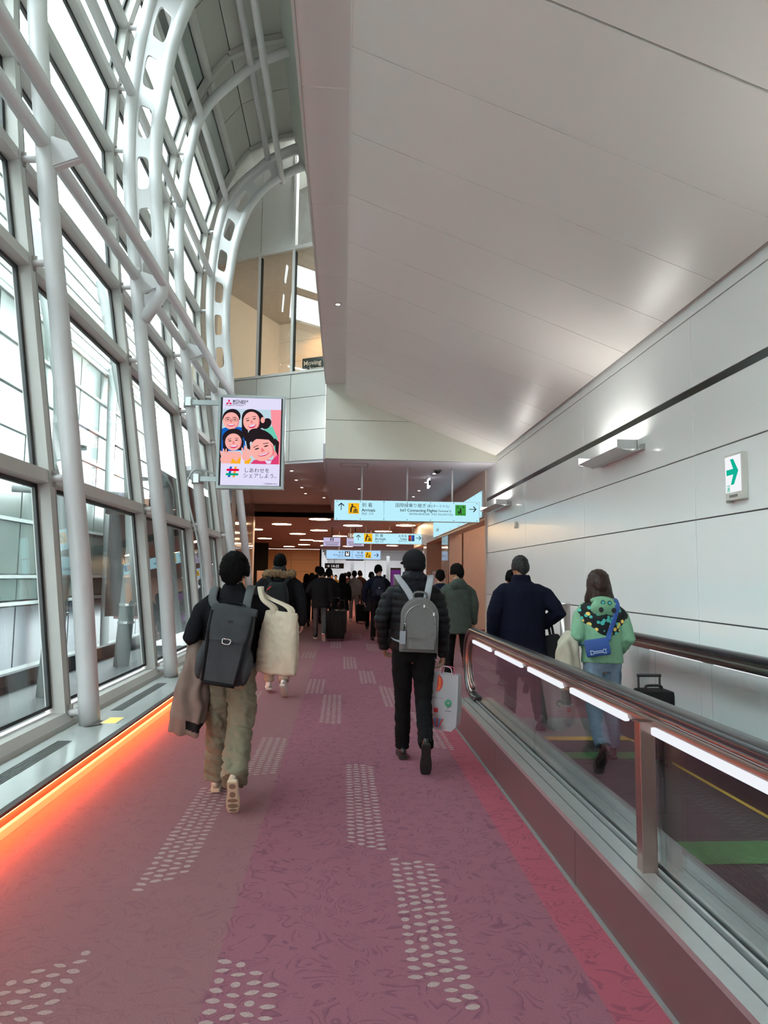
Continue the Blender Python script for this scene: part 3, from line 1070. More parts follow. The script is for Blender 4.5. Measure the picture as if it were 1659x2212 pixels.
def rail(x, z, r, lab):
    bm = BM(); tube(bm, [(x, YC[0], z), (x, 15.9, z)], r, 18, hint=(1, 0, 0))
    o = obj('longitudinal_tube', bm, WHITE_PAINT, None, smooth=True)
    tag(o, lab, 'steel tube', 'longitudinal tubes of the vault')
rail(-2.60, 5.65, 0.07, 'white tube running in front of the columns on brackets')
rail(-2.985, 5.72, 0.07, 'white tube joining the columns at bracket height')
rail(-3.16, 8.45, 0.068, 'white tube joining the column bends above the middle panes')
rail(-2.85, 10.27, 0.068, 'white tube joining the arches where the glass turns to grey')
rail(-1.93, 11.33, 0.068, 'upper left of the two tubes under the grey roof panels')
rail(-1.60, 10.90, 0.068, 'right one of the two tubes under the roof crest')

# ================================================================== OUTSIDE
ob = thing('neighbour_building', 'pale green glazed building across the gap outside the windows', 'building', (-9.5, 0, 0))
NB_P = mat('pale_green_panel', srgb(80, 89, 84), 0.25, var=0.1, scale=0.8)
NB_W = mat('white_band', srgb(128, 134, 132), 0.4, var=0.02)
NB_L = mat('white_green_panel', srgb(92, 101, 98), 0.3, var=0.04, scale=0.8)
NB_D = mat('slate_base', srgb(40, 44, 50), 0.4, var=0.08, scale=1.5)
NB_G = mat('grey_green_glass', srgb(74, 86, 82), 0.08, var=0.08, scale=0.7)
for k in range(22):
    y0 = -9 + k * 2.0
    for (za, zb, m) in ((-1.2, 0.55, NB_D), (0.75, 1.35, NB_G), (1.5, 3.0, NB_P), (3.1, 4.4, NB_P), (4.5, 5.6, NB_L), (5.7, 6.8, NB_L), (6.95, 8.1, NB_L), (8.2, 9.3, NB_P)):
        bm = BM(); box(bm, -0.1, 0.0, y0 + 0.04, y0 + 1.96, za, zb)
        obj('facade_panel', bm, m, ob)
for z in (0.60, 1.38, 3.02, 4.42, 5.62, 6.84, 8.11, 9.32):
    bm = BM(); box(bm, -0.15, 0.08, -9, 35, z, z + 0.1)
    obj('band', bm, NB_W, ob)
for k in range(8):
    bm = BM(); tube(bm, [(0.45, -7.5 + 5.0 * k, -1.5), (0.25, -7.5 + 5.0 * k, 9.6)], 0.16, 16)
    obj('facade_column', bm, NB_W, ob, smooth=True)
for k in range(7):
    bm = BM(); box(bm, 0.05 + 0.28 * k, 0.13 + 0.28 * k, -9, 35, 9.5 + 0.14 * k, 9.75 + 0.14 * k)
    obj('louvre', bm, mat('white_louvre', srgb(140, 146, 144), 0.4), ob)
bm = BM(); box(bm, -6, -0.16, -9, 35, -1.5, 9.4)
obj('block', bm, mat('building_block', srgb(150, 155, 152), 0.6), ob)
og = thing('apron_ground', 'grey concrete ground outside the windows', 'ground', (0, 0, -3.6))
bm = BM(); box(bm, -60, -3.2, -40, 90, -0.1, 0)
obj('concrete', bm, mat('apron_concrete', srgb(90, 90, 88), 0.9, var=0.1, scale=0.4), og)
ledge = thing('outside_ledge', 'grey metal ledge just outside the glass', 'ledge', (-2.72, 0, 0))
bm = BM(); box(bm, -1.6, -0.02, -8.4, 15.8, -0.45, -0.02)
obj('ledge_top', bm, mat('ledge_grey', srgb(70, 72, 72), 0.6, var=0.1, scale=2), ledge)
bm = BM(); box(bm, -1.7, -1.6, -8.4, 15.8, -0.45, 0.22)
obj('ledge_upstand', bm, mat('ledge_dark', srgb(44, 44, 48), 0.6, var=0.1), ledge)
for (y0, lab) in ((6.1, 'outer white raking strut seen through the nearest pane, with hose'), (9.3, 'outer white raking strut seen beyond the first column'),
                  (12.3, 'outer white raking strut seen beyond the second column')):
    t = thing('outer_strut', lab, 'strut', (-3.55, y0, 0), 0, 'white struts outside the glass')
    bm = BM(); tube(bm, [(-0.2, 0, -0.02), (-0.1, 0.05, 2.0), (-0.35, 0.25, 4.2), (-1.1, 0.6, 7.0)], [0.13, 0.12, 0.1, 0.08], 16, hint=(0, 1, 0))
    obj('strut_tube', bm, NB_W, t, smooth=True)
    for z in (0.7, 1.0, 2.7, 3.2):
        bm = BM(); tube(bm, [(-0.19 + 0.05 * z, 0.02 * z, z), (-0.19 + 0.05 * z, 0.02 * z, z + 0.04)], 0.142, 16)
        obj('clamp_ring', bm, ALU, t)
    bm = BM(); tube(bm, [(-0.15, 0, 2.9), (-2.0, -0.4, 2.95)], 0.06, 10, hint=(0, 1, 0))
    obj('strut_arm', bm, NB_W, t, smooth=True)
    if y0 == 6.1:
        bm = BM(); tube(bm, smooth_path([(0.0, 0, 1.32), (0.16, 0.05, 1.33), (0.22, 0.1, 1.12), (0.08, 0.1, 0.8), (0.0, 0.1, 0.4), (0.0, 0.1, -0.02)], 5), 0.032, 10, hint=(0, 1, 0))
        obj('hose', bm, mat('black_hose', srgb(50, 54, 54), 0.5), t, smooth=True)

# ================================================================== MOVING WALKWAY
SKIRT = mat('carpet_tinted_skirt', srgb(112, 90, 92), 0.3, 0.35, var=0.04, scale=1.5)  # polished steel; the carpet's reflection is put into the brown base colour
RUBBER = mat('black_handrail', srgb(46, 46, 50), 0.25, var=0.03, spec=0.6)
RAILBROWN = mat('bronze_rail', srgb(150, 128, 122), 0.3, 0.9, var=0.04)
LIGHTBAR = emis('white_light_bar', (0.92, 0.95, 1.0), 0.95)
GREY_LINE = mat('dark_groove', srgb(58, 60, 62), 0.5, var=0)
TREAD_Z = 0.06
wk = thing('moving_walkway', 'moving walkway with glass balustrades, black handrails and dark ribbed belt', 'walkway', (0, 0, 0))
YB, YE = Y_BACK + 0.1, 7.3
# outer skirt panels (left side)
yy = YE
while yy > YB:
    bm = BM(); box(bm, 1.2, 1.22, max(yy - 1.85, YB) + 0.003, yy - 0.003, 0.012, 0.285)
    obj('skirt_panel', bm, SKIRT, wk)
    yy -= 1.85
def long(name, poly, m, y0=YB, y1=YE):
    bm = BM(); prism(bm, poly, 'y', y0, y1)
    return obj(name, bm, m, wk)
def quad(x0, x1, z0, z1):
    return [(x0, z0), (x1, z0), (x1, z1), (x0, z1)]
long('skirt_core', quad(1.222, 1.66, 0.0, 0.27), JOINT_GREY)
long('floor_edge', quad(1.185, 1.2, 0.0, 0.012), JOINT_GREY)
long('deck_plank', quad(1.195, 1.262, 0.285, 0.312), ALU)
long('deck_groove', quad(1.262, 1.272, 0.285, 0.306), GREY_LINE)
long('deck_plank', quad(1.272, 1.345, 0.285, 0.312), ALU)
long('deck_groove', quad(1.345, 1.36, 0.285, 0.306), GREY_LINE)
long('glass_clamp', quad(1.36, 1.372, 0.285, 0.325), ALU)
long('glass_clamp', quad(1.396, 1.41, 0.285, 0.325), ALU)
long('inner_deck', [(1.41, 0.285), (1.41, 0.312), (1.56, 0.25), (1.66, 0.19), (1.66, 0.15)], ALU)
long('deck_groove', [(1.56, 0.252), (1.572, 0.246), (1.572, 0.25), (1.56, 0.256)], GREY_LINE)
long('inner_skirt', quad(1.66, 1.675, TREAD_Z, 0.19), mat('skirt_grey', srgb(120, 122, 122), 0.35, 0.6), YB, YE + 0.2)
long('skirt_brush', quad(1.675, 1.70, TREAD_Z + 0.012, TREAD_Z + 0.035), BLACK_PAINT, YB, 6.5)
# right side
long('inner_skirt', quad(2.72, 2.74, TREAD_Z, 0.30), mat('dark_skirt', srgb(46, 42, 42), 0.3, 0.3), YB, YE + 0.2)
long('yellow_line', quad(2.70, 2.72, TREAD_Z + 0.004, TREAD_Z + 0.012), mat('yellow_line', srgb(205, 170, 60), 0.5), YB, 6.5)
long('right_deck', [(2.74, 0.2), (2.74, 0.30), (2.80, 0.312), (3.19, 0.312), (3.19, 0.2)], ALU)
long('glass_clamp', quad(2.90, 2.94, 0.312, 0.34), ALU)
# belt: ribbed pallets with green demarcation lines
def belt_mat(name, rgb):
    m = bpy.data.materials.new(name)
    m.use_nodes = True
    nt = m.node_tree
    b = nt.nodes['Principled BSDF']
    b.inputs['Roughness'].default_value = 0.55
    tc = nt.nodes.new('ShaderNodeTexCoord')
    w = nt.nodes.new('ShaderNodeTexWave')
    w.wave_type = 'BANDS'; w.bands_direction = 'X'
    w.inputs['Scale'].default_value = 32
    w.inputs['Distortion'].default_value = 0
    nt.links.new(tc.outputs['Object'], w.inputs['Vector'])
    r = nt.nodes.new('ShaderNodeValToRGB')
    r.color_ramp.elements[0].position = 0.35
    r.color_ramp.elements[0].color = tuple(v * 0.35 for v in rgb) + (1,)
    r.color_ramp.elements[1].position = 0.6
    r.color_ramp.elements[1].color = rgb + (1,)
    nt.links.new(w.outputs['Fac'], r.inputs['Fac'])
    nt.links.new(r.outputs['Color'], b.inputs['Base Color'])
    bp = nt.nodes.new('ShaderNodeBump')
    bp.inputs['Strength'].default_value = 0.7
    bp.inputs['Distance'].default_value = 0.006
    nt.links.new(w.outputs['Fac'], bp.inputs['Height'])
    nt.links.new(bp.outputs['Normal'], b.inputs['Normal'])
    return m
BELT = belt_mat('ribbed_belt', srgb(66, 62, 64))
GREEN = belt_mat('green_belt_line', srgb(74, 150, 78))
PAL = 0.40
y1 = 6.5
k = 0
while y1 > YB + 0.3:
    bm = BM(); box(bm, 1.68, 2.715, y1 - PAL + 0.003, y1 - 0.003, TREAD_Z - 0.05, TREAD_Z)
    obj('pallet', bm, BELT, wk)
    y1 -= PAL
for (a, b_) in ((5.84, 6.06), (3.71, 4.02), (1.55, 1.85)):
    bm = BM(); box(bm, 1.70, 2.70, a, b_, TREAD_Z, TREAD_Z + 0.003)
    obj('green_line', bm, GREEN, wk)
bm = BM(); box(bm, 1.68, 2.715, 6.5, 6.64, TREAD_Z - 0.05, TREAD_Z + 0.004)
obj('comb', bm, mat('yellow_comb', srgb(200, 160, 45), 0.5, var=0.1, scale=30), wk)
for k in range(5):
    bm = BM(); box(bm, 1.68, 2.72, 6.64 + k * 0.2 + 0.002, 6.64 + (k + 1) * 0.2 - 0.002, TREAD_Z - 0.05 - 0.006 * k, TREAD_Z + 0.002 - 0.006 * k)
    obj('landing_plate', bm, belt_mat('landing_steel', srgb(150, 152, 150)) if k == 0 else bpy.data.materials['landing_steel'], wk)
# handrail path in the (y, z) plane, ending in a rounded newel
def handrail_path(y_end):
    pts = [(YB, 1.0), (0, 1.0), (4, 1.0), (y_end - 0.32, 1.0)]
    for k in range(1, 11):
        a = PI * k / 10
        pts.append((y_end - 0.32 + 0.33 * math.sin(a), 0.67 + 0.33 * math.cos(a)))
    pts.append((y_end - 0.55, 0.34))
    return pts
def newel(xc, y_end, side):
    hp = handrail_path(y_end)
    bm = BM(); tube(bm, [(xc, p[0], p[1]) for p in hp], [(0.046, 0.029)] * len(hp), 16, hint=(1, 0, 0), sup=0.7)
    obj('handrail', bm, RUBBER, wk, smooth=True)
    ins = [(y, z - 0.032) if y < y_end - 0.33 else (y_end - 0.32 + (y - (y_end - 0.32)) * 0.90, 0.67 + (z - 0.67) * 0.90) for (y, z) in hp[:-1]]
    bm = BM(); tube(bm, [(xc, p[0], p[1]) for p in ins], [(0.026, 0.016)] * len(ins), 10, hint=(1, 0, 0), sup=0.6)
    obj('handrail_track', bm, STEEL, wk, smooth=True)
    ins2 = [(y, z - 0.075) if y < y_end - 0.33 else (y_end - 0.32 + (y - (y_end - 0.32)) * 0.78, 0.67 + (z - 0.67) * 0.78) for (y, z) in hp[:-1]]
    bm = BM(); tube(bm, [(xc, p[0], p[1]) for p in ins2], [(0.02, 0.032)] * len(ins2), 10, hint=(1, 0, 0), sup=0.6)
    obj('under_rail', bm, RAILBROWN if side < 0 else STEEL, wk, smooth=True)
newel(1.375, 7.62, -1)
newel(2.92, 7.62, 1)
# glass panels
def glass_panel(x, y0, y1, endcap=False):
    bm = BM()
    if endcap:
        poly = [(y0, 0.30), (y0, 0.93), (7.30, 0.93)]
        for k in range(1, 9):
            a = PI * k / 9
            poly.append((7.30 + 0.25 * math.sin(a), 0.67 + 0.26 * math.cos(a)))
        poly += [(7.30, 0.41), (7.2, 0.30)]
        prism(bm, poly, 'x', x - 0.005, x + 0.005)
    else:
        box(bm, x - 0.005, x + 0.005, y0, y1, 0.30, 0.93)
    return obj('glass_panel', bm, GLASS_BAL, wk)
for (x, edges) in ((1.384, [7.3, 5.0, 3.03, 0.96, -1.1, -3.2, -5.3, -7.4]), (2.92, [7.3, 6.41, 5.41, 4.5, 3.5, 2.5, 1.5, 0.5, -1.5, -3.5, -5.5, -7.5])):
    for i, (a, b_) in enumerate(zip(edges, edges[1:])):
        glass_panel(x, b_ + 0.003, a - 0.003, i == 0)
def bars(x, z, spans):
    for (a, b_) in spans:
        bm = BM(); box(bm, x - 0.014, x + 0.014, a, b_, z, z + 0.034, 0.008)
        obj('light_bar', bm, LIGHTBAR, wk)
bars(1.352, 0.884, [(6.31, 7.15), (5.21, 6.10), (4.25, 5.02), (3.28, 4.08), (1.95, 3.0), (0.9, 1.75), (-0.3, 0.7), (-1.5, -0.5)])
bars(2.92, 0.89, [(5.53, 6.5), (4.58, 5.36), (3.6, 4.4), (2.6, 3.4), (1.6, 2.4), (0.4, 1.3)])
for y in (3.03, -1.1, -5.3):
    bm = BM(); box(bm, 1.292, 1.36, y - 0.03, y + 0.03, 0.300, 0.94, 0.004)
    obj('post', bm, RAILBROWN, wk)
# bollard by the wall
t = thing('steel_bollard', 'brushed steel bollard standing by the wall at the walkway exit', 'bollard', (2.78, 8.6, 0))
bm = BM(); tube(bm, [(0, 0, 0), (0, 0, 1.24)], 0.062, 24)
obj('tube', bm, STEEL, t, autosmooth=0.6)
bm = BM(); tube(bm, [(0, 0, 1.24), (0, 0, 1.252)], [0.062, 0.057], 24)
obj('cap', bm, ALU, t)
bm = BM(); tube(bm, [(0, 0, 0.0), (0, 0, 0.012)], 0.09, 24)
obj('base_plate', bm, ALU, t)

# ================================================================== WALL FITTINGS
def wall_light(y, z, lab, y2):
    t = thing('wall_uplight', lab, 'wall light', (3.2, y, z), 0, 'louvred uplights on the white wall')
    bm = BM(); prism(bm, [(0, 0.0), (-0.13, -0.03), (-0.135, -0.012), (-0.02, 0.03), (0, 0.03)], 'y', 0, y2)
    obj('lower_blade', bm, ALU, t)
    bm = BM(); prism(bm, [(-0.135, -0.022), (-0.30, 0.015), (-0.30, 0.023), (-0.135, -0.006)], 'y', 0.02, y2 - 0.02)
    obj('upper_blade', bm, ALU, t)
    bm = BM(); box(bm, -0.27, -0.20, 0.03, y2 - 0.03, 0.026, 0.032)
    obj('added_fill_tube', bm, emis('added_fill_glow', (1.0, 0.98, 0.94), 40.0), t)  # added glow: the fixture is lit only to fill the ceiling
    bm = BM(); box(bm, -0.085, -0.078, 0.0, y2, 0.0, 0.10)
    obj('added_baffle', bm, ALU, t)  # added plate, shields the wall from the fill glow
    for ye in (0.0, y2 - 0.008):
        bm = BM(); box(bm, -0.30, -0.078, ye, ye + 0.008, 0.0, 0.10)
        obj('added_end_plate', bm, ALU, t)  # added at both ends to stop glow spilling onto the wall
    bm = BM(); prism(bm, [(0, -0.005), (-0.06, -0.015), (-0.05, 0.05), (0, 0.06)], 'y', -0.012, 0.0)
    obj('end_bracket', bm, STEEL, t)
p = at(1393, 970, X=3.2)
q = at(1300, 985, X=3.2)
wall_light(p.y, p.z, 'louvred metal uplight on the white wall, nearer one', max(0.6, q.y - p.y))
p = at(1105, 1090, X=3.2)
q = at(1068, 1097, X=3.2)
wall_light(p.y, p.z, 'louvred metal uplight on the white wall, farther one near the blue signs', max(0.6, q.y - p.y))
for (yy, lab) in ((2.9, 'added unseen fill uplight on the white wall beside the viewer'), (-0.6, 'added unseen fill uplight on the white wall just behind the viewer'), (-4.1, 'added unseen fill uplight on the white wall farthest behind the viewer')):  # unseen fixtures added as fill for the ceiling
    wall_light(yy, 2.95, lab, 0.8)
p = at(1597, 1030, X=3.2)
t = thing('exit_sign', 'white exit light box with green arrow on the wall', 'sign', (3.2, p.y, p.z))
bm = BM(); box(bm, -0.05, 0, -0.125, 0.125, -0.19, 0.19, 0.006)
obj('housing', bm, mat('exit_housing', srgb(214, 212, 204), 0.4), t)
bm = BM(); box(bm, -0.055, -0.05, -0.11, 0.11, -0.125, 0.17)
fc = obj('face', bm, emis('exit_face', (0.95, 0.97, 1.0), 0.95), t)
GREENE = emis('exit_green', srgb(20, 178, 150), 1.0)
RW = (0, 0, -PI / 2)      # art that faces -X
arrow = [(-0.085, 0.022), (0.01, 0.022), (-0.03, 0.10), (0.015, 0.10), (0.08, 0.0), (0.015, -0.10), (-0.03, -0.10), (0.01, -0.022), (-0.085, -0.022)]
flat_art('arrow', [([(x * 1.05, z * 1.05 + 0.04) for x, z in arrow], 0)], [GREENE], t, y=-0.056, rot=RW)
man = [(rect(-0.085, -0.045, -0.118, -0.065), 0), (rect(-0.08, -0.05, -0.113, -0.07), 1), (ell(-0.062, -0.077, 0.005, 0.005), 0),
       ([(-0.07, -0.085), (-0.055, -0.085), (-0.054, -0.097), (-0.05, -0.112), (-0.056, -0.112), (-0.062, -0.1), (-0.07, -0.112), (-0.075, -0.112)], 0)]
flat_art('running_figure', man, [GREENE, MATS['exit_face']], t, y=-0.0565, rot=RW)
bm = BM(); box(bm, -0.055, -0.05, -0.05, 0.06, -0.165, -0.145)
obj('indicator', bm, mat('indicator_grey', srgb(130, 128, 122), 0.4), t)
bm = BM(); box(bm, -0.06, -0.02, 0.06, 0.1, -0.205, -0.185)
obj('pull_switch', bm, mat('indicator_grey', srgb(130, 128, 122), 0.4), t)
p = at(1116, 1134, X=3.2)
t = thing('wall_sensor', 'small ivory sensor box on the white wall', 'sensor', (3.2, p.y, p.z))
bm = BM(); box(bm, -0.035, 0, -0.05, 0.05, -0.06, 0.06, 0.008)
obj('box', bm, mat('ivory_plastic', srgb(205, 200, 185), 0.5), t)
bm = BM(); box(bm, -0.04, -0.035, -0.03, 0.03, -0.02, 0.03, 0.002)
obj('lens', bm, mat('ivory_lens', srgb(230, 228, 220), 0.3), t)

# ================================================================== HANGING SIGNS
SIGN_BLUE = emis('sign_pale_blue', (0.50, 0.86, 0.98), 1.0)
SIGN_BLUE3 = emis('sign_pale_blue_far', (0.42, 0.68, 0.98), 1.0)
YEL = emis('sign_yellow', srgb(250, 190, 30), 0.95)
INK = mat('sign_ink', srgb(12, 20, 30), 0.6, var=0)
GRN = emis('sign_green', srgb(70, 170, 70), 0.8)
RED = emis('sign_red', srgb(225, 60, 60), 0.9)
BLU = emis('sign_blue', srgb(40, 90, 210), 0.9)
WHT = emis('sign_white', (0.95, 0.97, 1), 0.95)
def arrow_pts(cx, cz, s, up=False):
    a = [(-0.5, 0.05), (0.28, 0.05), (0.02, 0.34), (0.13, 0.42), (0.5, 0.0), (0.13, -0.42), (0.02, -0.34), (0.28, -0.05), (-0.5, -0.05)]
    if up:
        a = [(-z, x) for x, z in a]
    return [(cx + x * s, cz + z * s) for x, z in a]
def arrivals_icon(x, z, s, back):
    """figure with luggage on a belt; x,z is the lower left corner"""
    def S(pts):
        return [(x + px * s, z + pz * s) for px, pz in pts]
    return [(S(rect(0, 1, 0, 1)), 1), (S(ell(0.36, 0.84, 0.085, 0.085)), 0),
            (S([(0.30, 0.74), (0.42, 0.76), (0.72, 0.60), (0.70, 0.54), (0.42, 0.64), (0.34, 0.50), (0.30, 0.12), (0.16, 0.12), (0.18, 0.5)]), 0),
            (S(rect(0.42, 0.92, 0.12, 0.20)), 0), (S(rect(0.50, 0.58, 0.22, 0.44)), 0), (S(rect(0.61, 0.73, 0.22, 0.50)), 0), (S(rect(0.76, 0.84, 0.22, 0.44)), 0)]
def hanging_sign(x0, x1, z0, z1, y, ztop, poles, lab, face):
    t = thing('hanging_sign', lab, 'sign', (x0, y, z0), 0, 'hanging light box signs')
    w, h = x1 - x0, z1 - z0
    bm = BM(); box(bm, 0, w, 0, 0.14, 0, h, 0.004)
    obj('housing', bm, ALU, t)
    bm = BM(); box(bm, 0.008, w - 0.008, -0.008, 0.0, 0.008, h - 0.008)
    obj('face', bm, face, t)
    for px in poles:
        bm = BM(); tube(bm, [(px, 0.07, h), (px, 0.07, ztop - z0)], 0.022, 12)
        obj('hanger', bm, WHITE_PAINT, t, smooth=True)
    bm = BM()
    n = 7
    for k in range(n):
        for zz in (0.035, h - 0.035):
            cx = 0.06 + (w - 0.12) * k / (n - 1)
            tube(bm, [(cx, -0.012, zz), (cx, -0.006, zz)], 0.010, 8, hint=(1, 0, 0))
    obj('screws', bm, INK, t)
    return t
# first sign
s1 = hanging_sign(-0.21, 2.99, 2.765, 3.215, 15.1, 3.97, [0.60, 1.60, 2.60], 'large pale blue hanging sign to arrivals and connecting flights', SIGN_BLUE)
Z = 0.45
flat_art('symbols', [(arrow_pts(0.155, 0.305, 0.165, True), 0)] + arrivals_icon(0.31, 0.145, 0.235, 1), [INK, YEL], s1, y=-0.0095)
text('lettering', '到 着', 0.105, 0.60, 0.305, s1, INK, y=-0.010, bold=0.002)
text('lettering', 'Arrivals', 0.095, 0.60, 0.20, s1, INK, y=-0.010, bold=0.0016)
text('lettering', '到达  도착', 0.06, 0.60, 0.13, s1, INK, y=-0.010)
bm = BM(); box(bm, 1.085, 1.09, -0.0095, -0.008, 0.01, 0.44)
obj('divider', bm, mat('sign_line', srgb(90, 150, 170), 0.5, var=0), s1)
text('lettering', '国際線乗り継ぎ', 0.098, 2.02, 0.315, s1, INK, 'RIGHT', y=-0.010, bold=0.002)
text('lettering', '(第2ターミナル)', 0.07, 2.03, 0.32, s1, INK, y=-0.010, bold=0.001)
text('lettering', "Int'l Connecting Flights", 0.088, 2.255, 0.215, s1, INK, 'RIGHT', y=-0.010, bold=0.0014)
text('lettering', '(Terminal 2)', 0.06, 2.27, 0.22, s1, INK, y=-0.010, bold=0.0008)
text('lettering', '国际转机(第2航站楼)  국제선 환승(제2터미널)', 0.05, 2.61, 0.145, s1, INK, 'RIGHT', y=-0.010)
gi = [(rect(2.66, 2.895, 0.145, 0.38), 1), (ell(2.775, 0.305, 0.014, 0.014), 0),
      ([(2.76, 0.29), (2.79, 0.29), (2.80, 0.25), (2.79, 0.22), (2.81, 0.165), (2.79, 0.165), (2.772, 0.21), (2.745, 0.165), (2.728, 0.165), (2.755, 0.225)], 0),
      (rect(2.715, 2.75, 0.20, 0.24), 0)]
for cx in (2.715, 2.84):
    gi += [(rect(cx - 0.006, cx + 0.006, 0.305, 0.372), 0), ([(cx - 0.045, 0.325), (cx, 0.348), (cx + 0.045, 0.325), (cx, 0.335)], 0), (rect(cx - 0.018, cx + 0.018, 0.305, 0.312), 0)]
flat_art('connecting_symbol', gi, [INK, GRN], s1, y=-0.0095)
text('lettering', 'T2', 0.055, 2.825, 0.15, s1, INK, y=-0.015)
flat_art('arrow', [(arrow_pts(3.05, 0.29, 0.165), 0)], [INK], s1, y=-0.0095)
# second sign
def sign_from_px(x0, y0, x1, y1, Y):
    a, b_ = at(x0, y0, Y=Y), at(x1, y1, Y=Y)
    return a.x, b_.x, b_.z, a.z
a = sign_from_px(764, 1151, 914, 1176.5, 28.0)
s2 = hanging_sign(a[0], a[1], a[2], a[3], 28.0, 3.74, [0.5, 1.45, 2.4], 'second hanging sign, to arrivals and toilets', SIGN_BLUE)
w, h = a[1] - a[0], a[3] - a[2]
flat_art('symbols', [(arrow_pts(0.19, h * 0.58, 0.22, True), 0)] + arrivals_icon(0.42, h * 0.17, 0.34, 1), [INK, YEL], s2, y=-0.0095)
text('lettering', '到 着', 0.15, 0.86, h * 0.66, s2, INK, y=-0.010, bold=0.003)
text('lettering', 'Arrivals', 0.14, 0.86, h * 0.36, s2, INK, y=-0.010, bold=0.002)
text('lettering', '到达 도착', 0.085, 0.86, h * 0.15, s2, INK, y=-0.010)
text('lettering', 'お手洗', 0.12, w - 0.66, h * 0.66, s2, INK, 'RIGHT', y=-0.010, bold=0.002)
text('lettering', 'Toilets', 0.10, w - 0.66, h * 0.42, s2, INK, 'RIGHT', y=-0.010, bold=0.002)
text('lettering', '洗手间 화장실', 0.06, w - 0.66, h * 0.25, s2, INK, 'RIGHT', y=-0.010)
ti = [(rect(w - 0.60, w - 0.36, h * 0.3, h * 0.86), 0)]
for (cx, mi) in ((w - 0.54, 1), (w - 0.42, 2)):
    ti += [(ell(cx, h * 0.79, 0.022, 0.022), mi), (rect(cx - 0.03, cx + 0.03, h * 0.52, h * 0.74), mi), (rect(cx - 0.018, cx + 0.018, h * 0.33, h * 0.54), mi)]
ti += [(rect(w - 0.486, w - 0.474, h * 0.34, h * 0.82), 3)]
flat_art('toilet_symbol', ti, [INK, RED, BLU, WHT], s2, y=-0.0095)
flat_art('arrow', [(arrow_pts(w - 0.19, h * 0.6, 0.22), 0)], [INK], s2, y=-0.0095)
# third sign
a = sign_from_px(705, 1188, 822, 1209, 33.0)
s3 = hanging_sign(a[0], a[1], a[2], a[3], 33.0, 3.74, [0.6, 2.1], 'third hanging sign, to quarantine and arrivals', SIGN_BLUE3)
w, h = a[1] - a[0], a[3] - a[2]
text('lettering', '検 疫', 0.11, w * 0.32, h * 0.66, s3, INK, 'RIGHT', y=-0.010, bold=0.002)
text('lettering', 'Quarantine', 0.11, w * 0.32, h * 0.4, s3, INK, 'RIGHT', y=-0.010)
text('lettering', '检疫 검역', 0.07, w * 0.32, h * 0.2, s3, INK, 'RIGHT', y=-0.010)
qs = h * 0.58
qx = w * 0.34
flat_art('quarantine_symbol', [(rect(qx, qx + qs, h * 0.3, h * 0.3 + qs), 0), (ell(qx + qs * 0.3, h * 0.3 + qs * 0.75, qs * 0.12, qs * 0.12), 1),
         (ell(qx + qs * 0.72, h * 0.3 + qs * 0.78, qs * 0.12, qs * 0.12), 1), (rect(qx + qs * 0.2, qx + qs * 0.8, h * 0.3 + qs * 0.15, h * 0.3 + qs * 0.6), 1)], [INK, WHT], s3, y=-0.0095)
flat_art('symbols', arrivals_icon(w * 0.715, h * 0.16, h * 0.68, 1) + [(arrow_pts(w * 0.92, h * 0.5, 0.24), 0)], [INK, YEL], s3, y=-0.0095)
text('lettering', '到 着', 0.13, w * 0.68, h * 0.62, s3, INK, 'RIGHT', y=-0.010, bold=0.002)
text('lettering', 'Arrivals', 0.12, w * 0.68, h * 0.36, s3, INK, 'RIGHT', y=-0.010, bold=0.001)
text('lettering', '到达 도착', 0.075, w * 0.68, h * 0.15, s3, INK, 'RIGHT', y=-0.010)
bm = BM(); box(bm, w * 0.475, w * 0.48, -0.0095, -0.008, 0.02, h - 0.02)
obj('divider', bm, MATS['sign_line'], s3)
# small lilac notice monitors
LIL = emis('monitor_lilac', (0.62, 0.55, 0.80), 0.9)
for (px0, px1, lab) in ((699, 735, 'lilac notice monitor hanging left of the arrivals sign'), (749, 786, 'lilac notice monitor half hidden behind the arrivals sign')):
    a = sign_from_px(px0, 1161, px1, 1180, 31.0)
    t = thing('notice_monitor', lab, 'monitor', (a[0], 31.0, a[2]), 0, 'hanging notice monitors')
    w, h = a[1] - a[0], a[3] - a[2]
    bm = BM(); box(bm, -0.02, w + 0.02, 0, 0.06, -0.02, h + 0.02)
    obj('case', bm, BLACK_PAINT, t)
    bm = BM(); box(bm, 0, w, -0.006, 0, 0, h)
    obj('screen', bm, LIL, t)
    flat_art('notice_print', [(rect(w * 0.4, w * 0.6, h * 0.6, h * 0.94), 0), (ell(w * 0.5, h * 0.82, h * 0.07, h * 0.07), 1), (rect(w * 0.45, w * 0.55, h * 0.64, h * 0.74), 1)]
             + [(rect(w * (0.06 + 0.03 * k), w * (0.94 - 0.03 * k), h * (0.46 - 0.12 * k), h * (0.50 - 0.12 * k)), 0) for k in range(4)], [INK, LIL], t, y=-0.0075)
    bm = BM(); tube(bm, [(w / 2, 0.03, h), (w / 2, 0.03, 3.74 - a[2])], 0.02, 8)
    obj('hanger', bm, BLACK_PAINT, t)
# gate number board
a = sign_from_px(752, 1152, 772, 1163, 30.0)
t = thing('number_board', 'small black gate number board behind the second sign', 'sign', (a[0], 30.0, a[2]))
bm = BM(); box(bm, 0, a[1] - a[0], 0, 0.06, 0, a[3] - a[2])
obj('board', bm, BLACK_PAINT, t)
text('number', '14', 0.22, 0.06, 0.03, t, WHT, y=-0.003, bold=0.004)
bm = BM(); tube(bm, [(0.1, 0.03, a[3] - a[2]), (0.1, 0.03, 3.74 - a[2])], 0.015, 8)
obj('hanger', bm, BLACK_PAINT, t)
